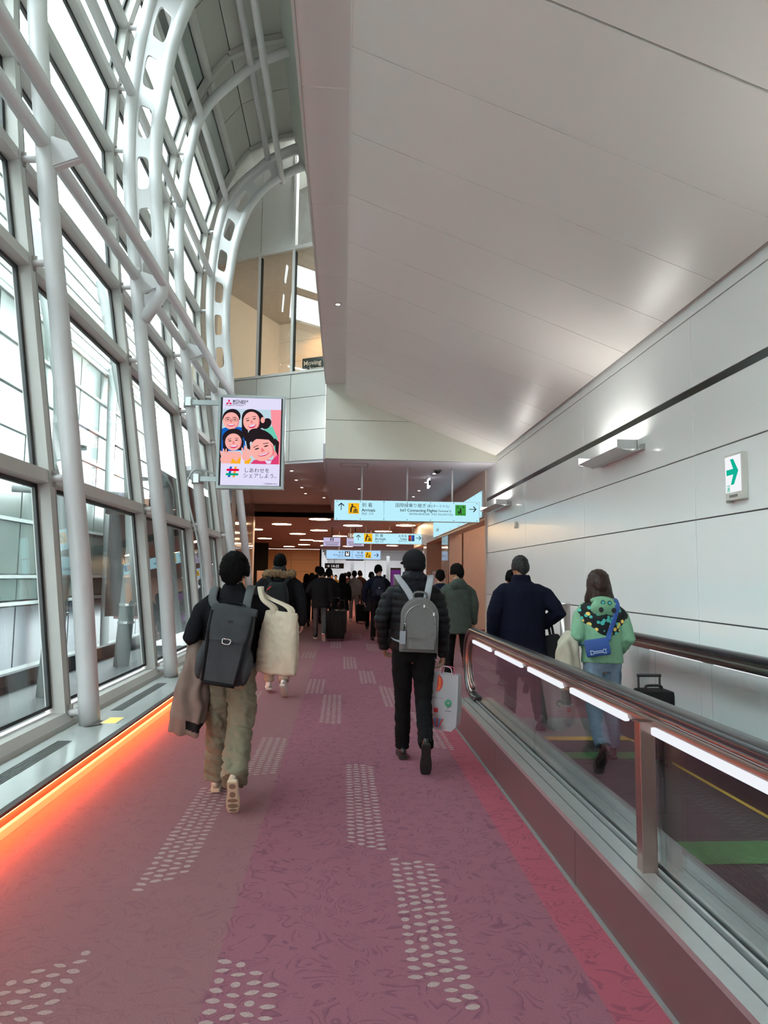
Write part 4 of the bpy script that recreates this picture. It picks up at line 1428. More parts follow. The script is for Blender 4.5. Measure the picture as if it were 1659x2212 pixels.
# blue light box along the lintel on the right
for (ya, yb, zb, lab) in ((15.55, 18.6, 2.92, 'pale blue light box sign along the right lintel, nearer one'), (18.65, 24.0, 2.92, 'pale blue light box sign along the right lintel, farther one')):
    t = thing('side_sign', lab, 'sign', (3.165, ya, zb), 0, 'light boxes on the right lintel')
    bm = BM(); box(bm, -0.03, 0, 0, yb - ya, 0, 0.62)
    obj('housing', bm, ALU, t)
    bm = BM(); box(bm, -0.04, -0.03, 0.015, yb - ya - 0.015, 0.015, 0.605)
    obj('face', bm, SIGN_BLUE, t)
    bm = BM()
    for k in range(5):
        for zz in (0.04, 0.58):
            tube(bm, [(-0.045, 0.08 + (yb - ya - 0.16) * k / 4, zz), (-0.039, 0.08 + (yb - ya - 0.16) * k / 4, zz)], 0.012, 8, hint=(0, 1, 0))
    obj('screws', bm, INK, t)
    o = text('lettering', 'Arrivals' if yb > 20 else '↑', 0.2, -0.043, 0.15, t, INK, y=(yb - ya) * 0.85, rot=(PI / 2, 0, -PI / 2))
# hanging guide plate seen edge on
p = at(928, 1043, Y=16.5)
t = thing('edge_sign', 'small white sign hanging edge-on from the passage ceiling', 'sign', (p.x, 16.5, p.z))
bm = BM(); box(bm, -0.02, 0.02, 0, 0.35, -0.10, 0.12, 0.003)
obj('plate', bm, emis('edge_plate', (0.95, 0.95, 1), 1.5), t)
bm = BM(); box(bm, -0.03, 0.03, 0.05, 0.3, 0.12, 3.97 - p.z)
obj('mount', bm, ALU, t)
bm = BM(); box(bm, -0.021, 0.021, -0.004, 0, -0.06, 0.06)
obj('arrow_mark', bm, INK, t)

# ================================================================== PASSAGE LIGHTS
DISC = emis('disc_lamp', (1.0, 0.72, 0.42), 48.0)
lamps = [(-2.6, 29.4), (-0.9, 25.95 + 0.5), (-2.35, 36), (-1.15, 33), (0.4, 29.5), (1.9, 33.0), (-2.2, 42), (-1.45, 43), (-0.2, 37.5), (0.6, 42), (2.0, 40), (-2.7, 48.5), (-1.2, 49.5), (0.4, 50),
         (2.6, 28.9), (4.2, 38), (-4.2, 33), (-4.6, 41), (-4.0, 52), (3.4, 48)]
ORD = ['nearest', 'second nearest', 'third nearest', 'fourth nearest', 'fifth nearest', 'sixth nearest', 'seventh nearest', 'eighth nearest', 'ninth nearest', 'tenth nearest',
       'eleventh nearest', 'twelfth nearest', 'thirteenth nearest', 'fourteenth nearest', 'fifteenth nearest', 'sixteenth nearest', 'seventeenth nearest', 'third farthest', 'second farthest', 'farthest']
lamps.sort(key=lambda q: q[1])
def side_word(x):
    return 'left' if x < -1.3 else ('right' if x > 1.2 else 'middle')
for i, (x, y) in enumerate(lamps):
    t = thing('disc_light', ORD[i] + ' round glowing disc light, ' + side_word(x) + ' of the brown passage ceiling', 'light', (x, y, 3.718), 0, 'disc lights of the passage ceiling')
    bm = BM(); tube(bm, [(0, 0, -0.02), (0, 0, 0.0)], 0.40, 32)
    obj('diffuser', bm, DISC, t)
    bm = BM(); tube(bm, [(0, 0, -0.012), (0, 0, 0.0)], 0.44, 32)
    obj('ring', bm, BROWNCEIL, t)
for (x, y, lab) in ((4.9, 19.6, 'warm downlight in the recess right of the passage'), (4.4, 17.0, 'warm downlight at the near end of the right recess')):
    t = thing('recess_light', lab, 'light', (x, y, 3.966))
    bm = BM(); tube(bm, [(0, 0, -0.012), (0, 0, 0.0)], 0.16, 24)
    obj('lens', bm, emis('recess_lens', (1.0, 0.70, 0.48), 95), t)
    bm = BM(); tube(bm, [(0, 0, -0.006), (0, 0, 0.0)], 0.19, 24)
    obj('ring', bm, ALU, t)
slots = [(630, 1017), (640, 1037), (652, 1053), (660, 1066), (776, 1056), (938, 1023), (920, 1042), (905, 1060), (893, 1073), (700, 1075)]
slots.sort(key=lambda q: q[1])
for i, (px, py) in enumerate(slots):
    p = at(px, py, Z=3.97)
    if p.y > 25:
        p.y = 24.5
    t = thing('slot_downlight', ORD[i] + ' tiny downlight of the grey passage ceiling, ' + ('left' if px < 720 else ('middle' if px < 800 else 'right')) + ' of the first sign poles', 'light', (p.x, p.y, 3.97), 0, 'tiny downlights of the grey passage ceiling')
    bm = BM(); tube(bm, [(0, 0, -0.006), (0, 0, 0.0)], 0.035, 16)
    obj('lens', bm, emis('slot_lens', (1, 0.85, 0.72), 9), t)
    bm = BM(); tube(bm, [(0, 0, -0.003), (0, 0, 0.0)], 0.05, 16)
    obj('ring', bm, ALU, t)
for (px, py, lab) in ((766, 996, 'thin black access hatch outline on the passage ceiling'),):
    p = at(px, py, Z=3.97)
    t = thing('ceiling_hatch', lab, 'hatch', (p.x, 15.0, 3.97))
    for (a, b_, c, d) in ((-0.3, 0.3, -0.25, -0.24), (-0.3, 0.3, 0.24, 0.25), (-0.3, -0.29, -0.25, 0.25), (0.29, 0.3, -0.25, 0.25)):
        bm = BM(); box(bm, a, b_, c, d, -0.003, 0)
        obj('frame_edge', bm, BLACK_PAINT, t)
p = at(945, 1016, Z=3.97)
t = thing('dome_camera', 'dark dome camera on the passage ceiling', 'camera', (p.x, p.y, 3.97))
bm = BM(); ellipsoid(bm, (0, 0, -0.02), (0.07, 0.07, 0.06)); obj('dome', bm, BLACK_PAINT, t, smooth=True)
bm = BM(); tube(bm, [(0, 0, -0.02), (0, 0, 0)], 0.10, 20); obj('base', bm, mat('camera_base', srgb(110, 105, 105), 0.4), t)

# warm wall washing and hall things
t = thing('info_board', 'pink notice board standing at the left of the passage', 'board', (-3.6, 30, 0))
bm = BM(); box(bm, -0.05, 1.35, 0, 0.05, 0.75, 1.75, 0.005); obj('panel', bm, mat('pink_board', srgb(222, 180, 160), 0.5), t)
for x in (0.05, 1.25):
    bm = BM(); box(bm, x - 0.025, x + 0.025, 0, 0.05, 0, 0.76); obj('leg', bm, STEEL, t)
text('lettering', 'Express', 0.22, 0.25, 1.35, t, mat('board_ink', srgb(150, 100, 90), 0.6, var=0), y=-0.004)
p0, p1 = at(843, 1258, Y=36), at(866, 1231, Y=36)
t = thing('poster_stand', 'tall dark stand with purple poster in the far passage', 'poster', (p0.x, 36, 0))
bm = BM(); box(bm, 0, p1.x - p0.x, 0, 0.1, 0, p1.z + 0.1, 0.005); obj('stand', bm, BLACK_PAINT, t)
bm = BM(); box(bm, 0.03, p1.x - p0.x - 0.03, -0.006, 0, 0.5, p1.z); obj('poster', bm, emis('purple_poster', srgb(110, 50, 120), 0.7), t)
for (px, py, w_, h_, m, lab) in ((766, 1211, 0.75, 0.2, BLACK_PAINT, 'black illuminated board over the far hall entrance'), (722, 1228, 0.8, 0.22, BLACK_PAINT, 'black board hanging left in the far hall')):
    p = at(px, py, Y=58.5)
    t = thing('hall_board', lab, 'sign', (p.x - w_, 58.5, p.z))
    bm = BM(); box(bm, 0, w_ * 2, 0, 0.1, 0, h_ * 2); obj('board', bm, m, t)
    bm = BM(); tube(bm, [(w_, 0.05, h_ * 2), (w_, 0.05, 4.5 - p.z)], 0.02, 8); obj('hanger', bm, BLACK_PAINT, t)
    text('lettering', '→ 14-25', 0.3, 0.15, 0.1, t, WHT, y=-0.004, bold=0.004)
p = at(1322 / 4.15 + 520, 1100 + 450 / 4.15, Y=40)
t = thing('pier_sign', 'small white pictogram sign on the far right pier', 'sign', (4.72, 33.8, 2.55))
bm = BM(); box(bm, 0, 0.22, 0, 0.04, -0.25, 0.35, 0.004); obj('panel', bm, emis('pier_sign_face', (0.8, 0.85, 1.0), 0.9), t)
flat_art('pictogram', [(ell(0.11, 0.24, 0.035, 0.035), 0), (rect(0.07, 0.15, 0.08, 0.19), 0), (ell(0.11, -0.04, 0.035, 0.035), 0), (rect(0.07, 0.15, -0.2, -0.09), 0)], [BLU], t, y=-0.002)
bm = BM(); box(bm, 0.02, 0.3, 0.04, 0.24, -0.2, 0.3); obj('mount', bm, ALU, t)
# counter with desks in the far hall
t = thing('quarantine_counter', 'tan counter in front of the bright far hall', 'counter', (0.2, 48, 0))
bm = BM(); box(bm, -2.0, 3.4, 0, 0.6, 0, 1.15, 0.01); obj('body', bm, TAN, t)
bm = BM(); box(bm, -2.05, 3.45, -0.05, 0.65, 1.15, 1.2, 0.005); obj('top', bm, PINKTAN, t)
# upright notice easel by the right pier
p = at(942, 1232, Y=20.0)
t = thing('notice_easel', 'grey framed notice stand behind the man in the cap', 'sign stand', (2.55, 20.0, 0))
bm = BM(); box(bm, 0, 0.45, 0, 0.04, 0.7, 1.75, 0.004); obj('frame', bm, mat('easel_grey', srgb(130, 124, 122), 0.6), t)
bm = BM(); box(bm, 0.03, 0.42, -0.004, 0, 0.73, 1.72); obj('notice', bm, mat('notice_print', srgb(190, 175, 170), 0.5, var=0.3, scale=9), t)
for x in (0.05, 0.4):
    bm = BM(); tube(bm, [(x, 0.02, 0), (x, 0.02, 0.72)], 0.018, 8); obj('leg', bm, STEEL, t)

# ================================================================== ADVERT SCREEN
SY = 12.55
a, b_ = at(472, 852, Y=SY), at(612, 1058, Y=SY)
W, Hh = b_.x - a.x, a.z - b_.z
ads = thing('advert_screen', 'portrait advert screen with four smiling people on a column bracket', 'screen', (a.x, SY, b_.z))
GREYF = mat('silver_frame', srgb(186, 192, 192), 0.35, 0.5, var=0.02)
bm = BM(); box(bm, 0, W, 0, 0.16, 0, Hh, 0.01); obj('case', bm, GREYF, ads)
bm = BM(); box(bm, 0.05, W - 0.05, -0.004, 0.0, 0.06, Hh - 0.05); obj('bezel', bm, BLACK_PAINT, ads)
SCRW = emis('screen_white', srgb(226, 222, 250), 1.0)
bm = BM(); box(bm, 0.085, W - 0.075, -0.008, -0.004, 0.065, Hh - 0.055); disp = obj('display', bm, SCRW, ads)
dx0, dx1, dz0, dz1 = 0.085, W - 0.075, 0.065, Hh - 0.055
dw, dh = dx1 - dx0, dz1 - dz0
def S(pts):       # unit picture coordinates, origin top left of the display
    return [(dx0 + u * dw, dz1 - v * dh) for u, v in pts]
def E(u, v, ru, rv, rot=0.0, n=26, a0=0, a1=2 * PI):
    return S([(u + x, v - z) for (x, z) in [((px), (pz)) for px, pz in ell(0, 0, ru, rv, rot, n, a0, a1)]])
skin = emis('ad_skin', srgb(250, 178, 170), 1.0)
skin2 = emis('ad_skin_shade', srgb(235, 120, 128), 1.0)
hairm = emis('ad_hair', srgb(38, 30, 34), 1.0)
pinkm = emis('ad_pink', srgb(222, 66, 118), 1.0)
bluem = emis('ad_blue', srgb(20, 100, 196), 1.0)
tealm = emis('ad_teal', srgb(110, 205, 180), 1.0)
yelm = emis('ad_yellow', srgb(250, 176, 40), 1.0)
redm = emis('ad_red', srgb(226, 0, 70), 1.0)
orgm = emis('ad_orange', srgb(244, 160, 50), 1.0)
grnm = emis('ad_green', srgb(0, 165, 130), 1.0)
paleb = emis('ad_pale', srgb(190, 216, 230), 1.0)
palep = emis('ad_pale_pink', srgb(250, 150, 160), 1.0)
adm = [skin, skin2, hairm, pinkm, bluem, tealm, yelm, redm, orgm, grnm, SCRW, paleb, palep]
ad = [(S([(0, .13), (1, .13), (1, .755), (0, .755)]), 11), (S([(.82, .13), (1, .13), (1, .755), (.9, .755)]), 12)]
def face(u, v, ru, rv, rot, open_=0.5):
    c, s = math.cos(rot), math.sin(rot)
    def T(x, y):
        return (u + (x * c - y * s) * ru, v + (x * s + y * c) * rv)
    def el(x, y, a_, b2, m, n=14):
        return (S([(lambda q: q)(T(x + a_ * math.cos(2 * PI * k / n), y + b2 * math.sin(2 * PI * k / n))) for k in range(n)]), m)
    def pl(pts, m):
        return (S([T(*p) for p in pts]), m)
    out = [el(0, 0.05, 1.0, 1.0, 0, 28), el(0.45, 0.25, 0.5, 0.65, 1), el(0.3, 0.15, 0.55, 0.75, 0)]
    out += [el(-0.4, -0.12, 0.2, 0.055, 2), el(0.4, -0.12, 0.2, 0.055, 2)]
    out += [pl([(-0.65, -0.34), (-0.2, -0.40), (-0.2, -0.35), (-0.65, -0.28)], 2), pl([(0.65, -0.34), (0.2, -0.40), (0.2, -0.35), (0.65, -0.28)], 2)]
    out += [pl([(-0.04, -0.05), (0.06, -0.05), (0.16, 0.25), (-0.14, 0.25)], 1)]
    n = 12
    out += [(S([T(0.48 * math.cos(PI * k / n), 0.44 + open_ * 0.5 * math.sin(PI * k / n)) for k in range(n + 1)]), 7),
            (S([T(0.42 * math.cos(PI * k / n), 0.45 + open_ * 0.28 * math.sin(PI * k / n)) for k in range(n + 1)]), 10)]
    return out
# top left man
ad += [(S([(0, .36), (.12, .33), (.36, .34), (.42, .6), (0, .62)]), 4), (E(.155, .225, .155, .095, 0.1), 2)]
ad += face(.15, .262, .138, .098, -0.05, .55)
ad += [(E(.095, .252, .052, .020), 2), (E(.095, .252, .046, .0165), 0), (E(.215, .252, .052, .020), 2), (E(.215, .252, .046, .0165), 0), (E(.095, .252, .025, .005), 2), (E(.215, .252, .025, .005), 2)]
# top right woman
ad += [(S([(.72, .34), (.86, .32), (.95, .45), (.95, .6), (.7, .6)]), 5), (E(.53, .245, .20, .115, -0.2), 2), (S([(.33, .22), (.40, .2), (.46, .45), (.40, .5), (.34, .4)]), 2), (E(.75, .29, .09, .06, 0.3), 2)]
ad += face(.495, .262, .14, .11, -0.25, .65)
ad += [(E(.69, .25, .035, .035), 0)]
# bottom left woman
ad += [(E(.19, .452, .180, .095, 0.1), 2), (S([(.02, .45), (.10, .42), (.12, .64), (.03, .62)]), 2), (S([(.30, .43), (.38, .5), (.36, .6), (.28, .6)]), 2)]
ad += [(S([(.1, .62), (.32, .62), (.42, .755), (.08, .755)]), 0), (S([(.16, .755), (.2, .69), (.26, .735), (.33, .67), (.36, .755)]), 6), (S([(.34, .66), (.40, .67), (.42, .755), (.33, .755)]), 10), (S([(.40, .70), (.52, .69), (.48, .755), (.40, .755)]), 6)]
ad += face(.20, .505, .14, .098, -0.12, .65)
for (u, v) in ((0.06, 0.68), (0.42, 0.64)):
    ad += [(E(u, v + .03, .07, .05), 0)] + [(E(u + .035 * (k - 1.5), v - .03 - (.02 if k in (1, 2) else 0), .016, .045, 0.35 * (1.5 - k)), 0) for k in range(4)] + [(E(u + .07, v + .01, .018, .04, -0.8), 0)]
# bottom right person
ad += [(S([(.50, .755), (.56, .71), (.72, .69), (.86, .71), (.98, .63), (.98, .755)]), 3), (S([(.74, .71), (.86, .715), (.84, .75), (.78, .75)]), 10), (E(.68, .465, .24, .105, -0.25), 2), (S([(.40, .46), (.46, .44), (.50, .6), (.44, .58)]), 2), (S([(.9, .45), (.98, .5), (.97, .66), (.92, .6)]), 2)]
ad += face(.69, .58, .205, .135, -0.32, .38)
ad += [(S([(.43, .45), (.55, .385), (.78, .39), (.92, .48), (.90, .54), (.80, .475), (.66, .47), (.52, .47), (.47, .53)]), 2)]
# lower white field, hash mark
ad += [(S([(0, .755), (1, .755), (1, 1), (0, 1)]), 10)]
ad += [(S([(.155, .79), (.195, .79), (.165, .91), (.125, .91)]), 4), (S([(.235, .79), (.275, .79), (.245, .91), (.205, .91)]), 8),
       (S([(.105, .815), (.315, .815), (.31, .84), (.10, .84)]), 7), (S([(.095, .865), (.305, .865), (.30, .89), (.09, .89)]), 9)]
# three-diamond mark
def dia(cx, cy, ang, L_=.030, w_=.0175):
    c, s = math.cos(ang), math.sin(ang)
    asp = dw / dh
    return S([(cx + (x * c - y * s), cy + (x * s + y * c) * asp) for x, y in ((0, 0), (w_, -L_), (0, -2 * L_), (-w_, -L_))])
for ang in (0, 2 * PI / 3, -2 * PI / 3):
    ad.append((dia(.105, .058, ang), 7))
flat_art('screen_picture', ad, adm, disp, y=-0.0085, step=0.00004)
TI = emis('ad_text_ink', srgb(40, 36, 44), 1.0)
def st(s, u, v, size, al='LEFT', bold=0.0):
    (x, z) = S([(u, v)])[0]
    return text('lettering', s, size, x, z, disp, TI, al, y=-0.0125, bold=bold)
st('MITSUBISHI', .17, .05, .055, bold=0.001)
st('ELECTRIC', .17, .075, .055, bold=0.001)
st('Changes for the Better', .045, .095, .036)
st('しあわせを', .39, .85, .094, bold=0.0008)
st('シェアしよう。', .38, .91, .094, bold=0.0008)
st('三菱電機株式会社', .97, .985, .032, 'RIGHT')
# bracket arms, clamps and cable on the column
def mount_arm(z):
    xc = col_x(z)
    bm = BM(); box(bm, xc - a.x, 0.02, 0.06, 0.12, z - b_.z - 0.045, z - b_.z + 0.045, 0.004); obj('mount_arm', bm, GREYF, ads)
    bm = BM(); tube(bm, [(xc - a.x, 0.15, z - b_.z - 0.09), (xc - a.x, 0.15, z - b_.z + 0.09)], 0.108, 20); obj('clamp', bm, GREYF, ads, autosmooth=0.6)
    bm = BM(); box(bm, xc - a.x - 0.05, xc - a.x + 0.05, -0.005, 0.06, z - b_.z - 0.08, z - b_.z + 0.08, 0.004); obj('clamp_plate', bm, ALU, ads)
mount_arm(b_.z + 0.18)
mount_arm(a.z - 0.14)
cz = b_.z + 0.28
pts = [(0.02, 0.05, 0.26), (-0.25, 0.03, 0.33), (col_x(cz) - a.x - 0.05, 0.0, 0.30), (col_x(cz) - a.x - 0.14, 0.0, 0.05), (col_x(cz) - a.x - 0.10, 0.0, -0.25), (col_x(2.0) - a.x - 0.07, 0.0, 2.0 - b_.z), (col_x(1.0) - a.x - 0.07, 0.0, 1.0 - b_.z), (col_x(0.2) - a.x - 0.07, 0, 0.19 - b_.z)]
bm = BM(); tube(bm, smooth_path(pts, 6), 0.018, 8, hint=(0, 1, 0)); obj('cable', bm, GREYF, ads, smooth=True)
# ================================================================== PEOPLE: builders
V = Vector
SKIN = mat('skin_warm', (0.42, 0.22, 0.145), 0.5, var=0.05, scale=20)
SKIN_D = mat('skin_brown', (0.25, 0.12, 0.075), 0.5, var=0.05, scale=20)
HAIR_BLACK = mat('black_hair', (0.005, 0.0045, 0.0045), 0.75, var=0.5, scale=60, bump=0.6, bscale=90, spec=0.05)
HAIR_BROWN = mat('brown_hair', (0.024, 0.010, 0.007), 0.5, var=0.7, scale=40, bump=0.5, bscale=90, spec=0.25)
HAIR_GREY = mat('greying_hair', (0.016, 0.015, 0.015), 0.6, var=0.9, scale=50, bump=0.5, bscale=90, spec=0.2)
BLACK_SPEC = 0.1
EYE = mat('eye_white', (0.7, 0.7, 0.68), 0.2, var=0)

def cloth(name, rgb, rough=0.85, bump=0.35, bscale=450, var=0.12, scale=9):
    return mat(name, rgb, rough, var=var, scale=scale, bump=bump, bscale=bscale, spec=0.08)

def wrinkle(amp, f=9.0, stretch=(1, 1, 0.55)):
    sx, sy, sz = stretch
    def d(c, n):
        p = V((c.x * f * sx, c.y * f * sy, c.z * f * sz))
        q = V((c.x * f * 2.3 + c.z * f, c.y * f * 2.3, c.z * f * 1.9 - c.x * f * 0.7)) + V((3.1, 7.7, 1.3))
        return amp * (noise.noise(p) + 0.55 * (1 - 2 * abs(noise.noise(q))) - 0.25)
    return d

def trouser_folds(amp, f, cr):
    w = wrinkle(amp, f, (1, 1, 0.9))
    def d(c, n):
        k = 1.6 if c.z < 0.35 else 1.0
        r = noise.noise(V((c.x * 7 + 2, c.y * 7, c.z * 24 + c.x * 9)))
        return w(c, n) + cr * k * (0.45 - 2.2 * abs(r))
    return d

def puff(amp, pitch, base=None):
    def d(c, n):
        w = abs(math.sin(PI * (c.z + 0.015 * noise.noise(c * 6)) / pitch))
        return amp * (w ** 0.6 - 0.65) + (base(c, n) if base else 0)
    return d

class Person:
    pass

def pose_leg(side, th, kn, tp, spread, turn):
    hip = V((side * 0.088, 0, 0.905))
    t = math.radians(th)
    s = math.radians(th - kn)
    dx = side * math.sin(math.radians(spread))
    knee = hip + V((dx, math.sin(t), -math.cos(t))).normalized() * 0.425
    ank = knee + V((dx * 0.5, math.sin(s), -math.cos(s))).normalized() * 0.405
    a = math.radians(tp)
    ry = math.radians(turn) * side
    f = V((math.sin(ry) * math.cos(a), math.cos(ry) * math.cos(a), -math.sin(a)))
    n = V((math.sin(ry) * math.sin(a), math.cos(ry) * math.sin(a), math.cos(a)))
    return dict(hip=hip, knee=knee, ank=ank, f=f, n=n, toe=ank - n * 0.08 + f * 0.19, heel=ank - n * 0.08 - f * 0.065)

def hand_into(bm, wrist, d, pn, thumb, curl=0.6, fl=1.0):
    """palm, four fingers and a thumb; d runs along the hand, pn is the palm normal, thumb the thumb side"""
    d = d.normalized()
    pn = (pn - d * pn.dot(d)).normalized()
    lat = d.cross(pn).normalized()
    if lat.dot(thumb) < 0:
        lat = -lat
    tube(bm, [wrist - d * 0.03, wrist + d * 0.02, wrist + d * 0.06, wrist + d * 0.092], [(0.026, 0.020), (0.034, 0.017), (0.042, 0.016), (0.040, 0.013)], 12, hint=lat, roundcap=True)
    for k, (o, L) in enumerate(((0.031, 0.074), (0.0105, 0.084), (-0.0105, 0.079), (-0.031, 0.062))):
        p = wrist + d * (0.088 - 0.004 * abs(k - 1)) + lat * o
        pts = [p - d * 0.02, p]
        dirv = d.copy()
        ax = lat
        for j, fr in enumerate((0.45, 0.32, 0.23)):
            ang = curl * (0.75 if j == 0 else 1.0)
            dirv = (dirv * math.cos(ang) + pn * math.sin(ang)).normalized()
            q = (pn * math.cos(ang) - dirv * 0.0)
            pts.append(pts[-1] + dirv * (L * fr * fl))
        tube(bm, pts, [0.0095, 0.0095, 0.009, 0.0085, 0.0075], 10, hint=lat, roundcap=True)
    p = wrist + d * 0.022 + lat * 0.022
    t1 = (d * 0.75 + lat * 0.65 + pn * 0.25).normalized()
    t2 = (d * 0.9 + lat * 0.15 + pn * 0.45).normalized()
    tube(bm, [p - t1 * 0.01, p + t1 * 0.035, p + t1 * 0.035 + t2 * 0.03, p + t1 * 0.035 + t2 * 0.055], [0.0125, 0.0115, 0.010, 0.008], 10, hint=pn, roundcap=True)

def person(label, loc, rz=0.0, H=1.72, w=1.0, legs=((16, 4, 0), (-14, 26, 52)), spread=1.5, turn=(6, 6),
           armL=((-0.245, -0.03, 1.14), (-0.255, 0.06, 0.90)), armR=((0.245, -0.03, 1.14), (0.255, 0.06, 0.90)),
           head=(0, 0), lean=0.03, skin=SKIN, hair=HAIR_BLACK, hairstyle='short', top=None, bottom=None, shoes=None,
           vox=0.012, hands='LR', group=None, z=0.0, curl=0.5, face_up=0.0):
    P = Person()
    P.s = s = H / 1.72
    P.root = thing('person', label, 'person', (loc[0], loc[1], z), rz, group)
    P.M = Matrix.Translation((loc[0], loc[1], z)) @ Matrix.Rotation(rz, 4, 'Z') @ Matrix.Scale(s, 4)
    P.loc, P.rz, P.z = loc, rz, z
    L = pose_leg(-1, legs[0][0], legs[0][1], legs[0][2], spread, turn[0])
    R = pose_leg(1, legs[1][0], legs[1][1], legs[1][2], spread, turn[1])
    low = min(min(q['toe'].z, q['heel'].z) for q in (L, R))
    for q in (L, R):
        for k in ('hip', 'knee', 'ank', 'toe', 'heel'):
            q[k] = q[k] - V((0, 0, low))
    P.dz = -low
    dz = V((0, 0, -low))
    def up(p):                       # lean the upper body forward a little
        p = V(p) + dz
        return V((p.x * w if abs(p.x) < 0.5 else p.x, p.y + lean * max(0, p.z - 0.95) / 0.5, p.z))
    P.up = up
    shL, shR = up((-0.178, 0, 1.385)), up((0.178, 0, 1.385))
    eL, wL = up(armL[0]), up(armL[1])
    eR, wR = up(armR[0]), up(armR[1])
    P.wL, P.wR, P.eL, P.eR, P.shL, P.shR = wL, wR, eL, eR, shL, shR
    hc = up((0, 0.022, 1.592))
    HM = Matrix.Translation(hc) @ Matrix.Rotation(math.radians(head[0]), 4, 'Z') @ Matrix.Rotation(math.radians(head[1]), 4, 'X')
    P.HM, P.hc = HM, hc
    def h(x, y, zz):
        return HM @ V((x, y, zz))
    HR = HM.to_3x3()
    def fin(name, me, m, parent=None):
        me.transform(Matrix.Scale(s, 4))
        me.name = name
        return link(name, me, m, parent or P.root)
    P.fin = fin
    # ---- body: one continuous skin
    bm = BM()
    tube(bm, [up((0, 0, zz)) + V((0, yo, 0)) for zz, yo in ((0.86, 0), (0.95, 0), (1.05, 0), (1.18, 0), (1.30, 0.0), (1.38, 0), (1.44, 0), (1.50, 0.0))],
         [(0.13 * w, 0.09), (0.15 * w, 0.10), (0.135 * w, 0.09), (0.15 * w, 0.095), (0.160 * w, 0.095), (0.13 * w, 0.08), (0.085, 0.062), (0.052, 0.055)], 18, roundcap=True)
    tube(bm, [up((0, 0.0, 1.45)), h(0, -0.018, -0.10), h(0, -0.012, -0.03)], [0.056, 0.053, 0.055], 14)
    ellipsoid(bm, h(0, -0.012, 0.022), (0.074, 0.094, 0.088), HR)
    ellipsoid(bm, h(0, 0.02, -0.03), (0.062, 0.074, 0.083), HR)
    ellipsoid(bm, h(0, 0.038, -0.082), (0.044, 0.046, 0.034), HR)
    ellipsoid(bm, h(0, 0.098, -0.03), (0.012, 0.018, 0.024), HR)
    ellipsoid(bm, h(0, 0.086, -0.068), (0.024, 0.012, 0.010), HR)
    ellipsoid(bm, h(0, 0.082, 0.018), (0.045, 0.014, 0.010), HR)
    for sx in (-1, 1):
        ellipsoid(bm, h(sx * 0.076, -0.008, -0.018), (0.011, 0.021, 0.033), HR)
    for (q, sd) in ((L, -1), (R, 1)):
        tube(bm, [q['hip'] + V((0, 0, 0.03)), q['hip'].lerp(q['knee'], 0.5), q['knee'], q['knee'].lerp(q['ank'], 0.35), q['ank']], [0.075, 0.068, 0.05, 0.052, 0.036], 12, roundcap=True)
        tube(bm, [q['heel'] + q['n'] * 0.035 + q['f'] * 0.02, q['ank'] - q['n'] * 0.035 + q['f'] * 0.06, q['toe'] + q['n'] * 0.025 - q['f'] * 0.03], [0.020, 0.024, 0.016], 10, hint=(1, 0, 0), roundcap=True)
    for (sh, e, wr, sd, nm) in ((shL, eL, wL, -1, 'L'), (shR, eR, wR, 1, 'R')):
        tube(bm, [sh + V((0, 0, -0.045)), sh.lerp(e, 0.5), e, e.lerp(wr, 0.4), wr], [0.040, 0.040, 0.036, 0.035, 0.026], 12, roundcap=True)
        if nm in hands:
            hand_into(bm, wr, wr - e, V((-sd, 0.1, 0)), V((0, 1, 0.1)), curl)
    P.body = fin('body', voxel(bm, min(vox, 0.0075) if hands and vox < 0.011 else vox, 3), skin)
    if vox < 0.011:
        for sx in (-1, 1):
            bm = BM(); ellipsoid(bm, h(sx * 0.030, 0.078, 0.002), (0.013, 0.012, 0.010), HR, 12, 8)
            me = bpy.data.meshes.new('eye'); bm.to_mesh(me); bm.free()
            fin('eye', me, EYE, P.body)
    # ---- hair
    if hair is not None:
        add_hair(P, hairstyle, hair)
    # ---- trousers
    if bottom:
        bm = BM()
        r0, rk, rh = bottom.get('thigh', 0.088), bottom.get('knee', 0.068), bottom.get('hem', 0.062)
        hw = bottom.get('hip', 1.0)
        tube(bm, [up((0, 0, zz)) for zz in (0.80, 0.86, 0.94, 1.0, 1.06)], [(0.13 * w, 0.10), (0.168 * w * hw, 0.118 * hw), (0.172 * w * hw, 0.118 * hw), (0.16 * w, 0.112), (0.15 * w, 0.105)], 20)
        for (q, sd) in ((L, -1), (R, 1)):
            c = q['ank'] + (q['ank'] - q['knee']).normalized() * bottom.get('drop', 0.02)
            tube(bm, [q['hip'] + V((0, -0.008, 0.02)), q['hip'].lerp(q['knee'], 0.45), q['knee'], q['knee'].lerp(q['ank'], 0.5), c],
                 [(r0 * w, r0 * 1.12), (r0 * 0.93 * w, r0 * 0.98), rk, (rk + rh) / 2, rh], 16, roundcap=False)
            for (fr, off, rr) in bottom.get('pocket', ()):
                pc = q['hip'].lerp(q['knee'], fr) + V((sd * off, 0, 0))
                ellipsoid(bm, pc, rr)
        fin('trousers', voxel(bm, bottom.get('vox', vox), 4, 0.5, trouser_folds(bottom.get('amp', 0.006), bottom.get('f', 10), bottom.get('crease', 0.004))), bottom['mat'])
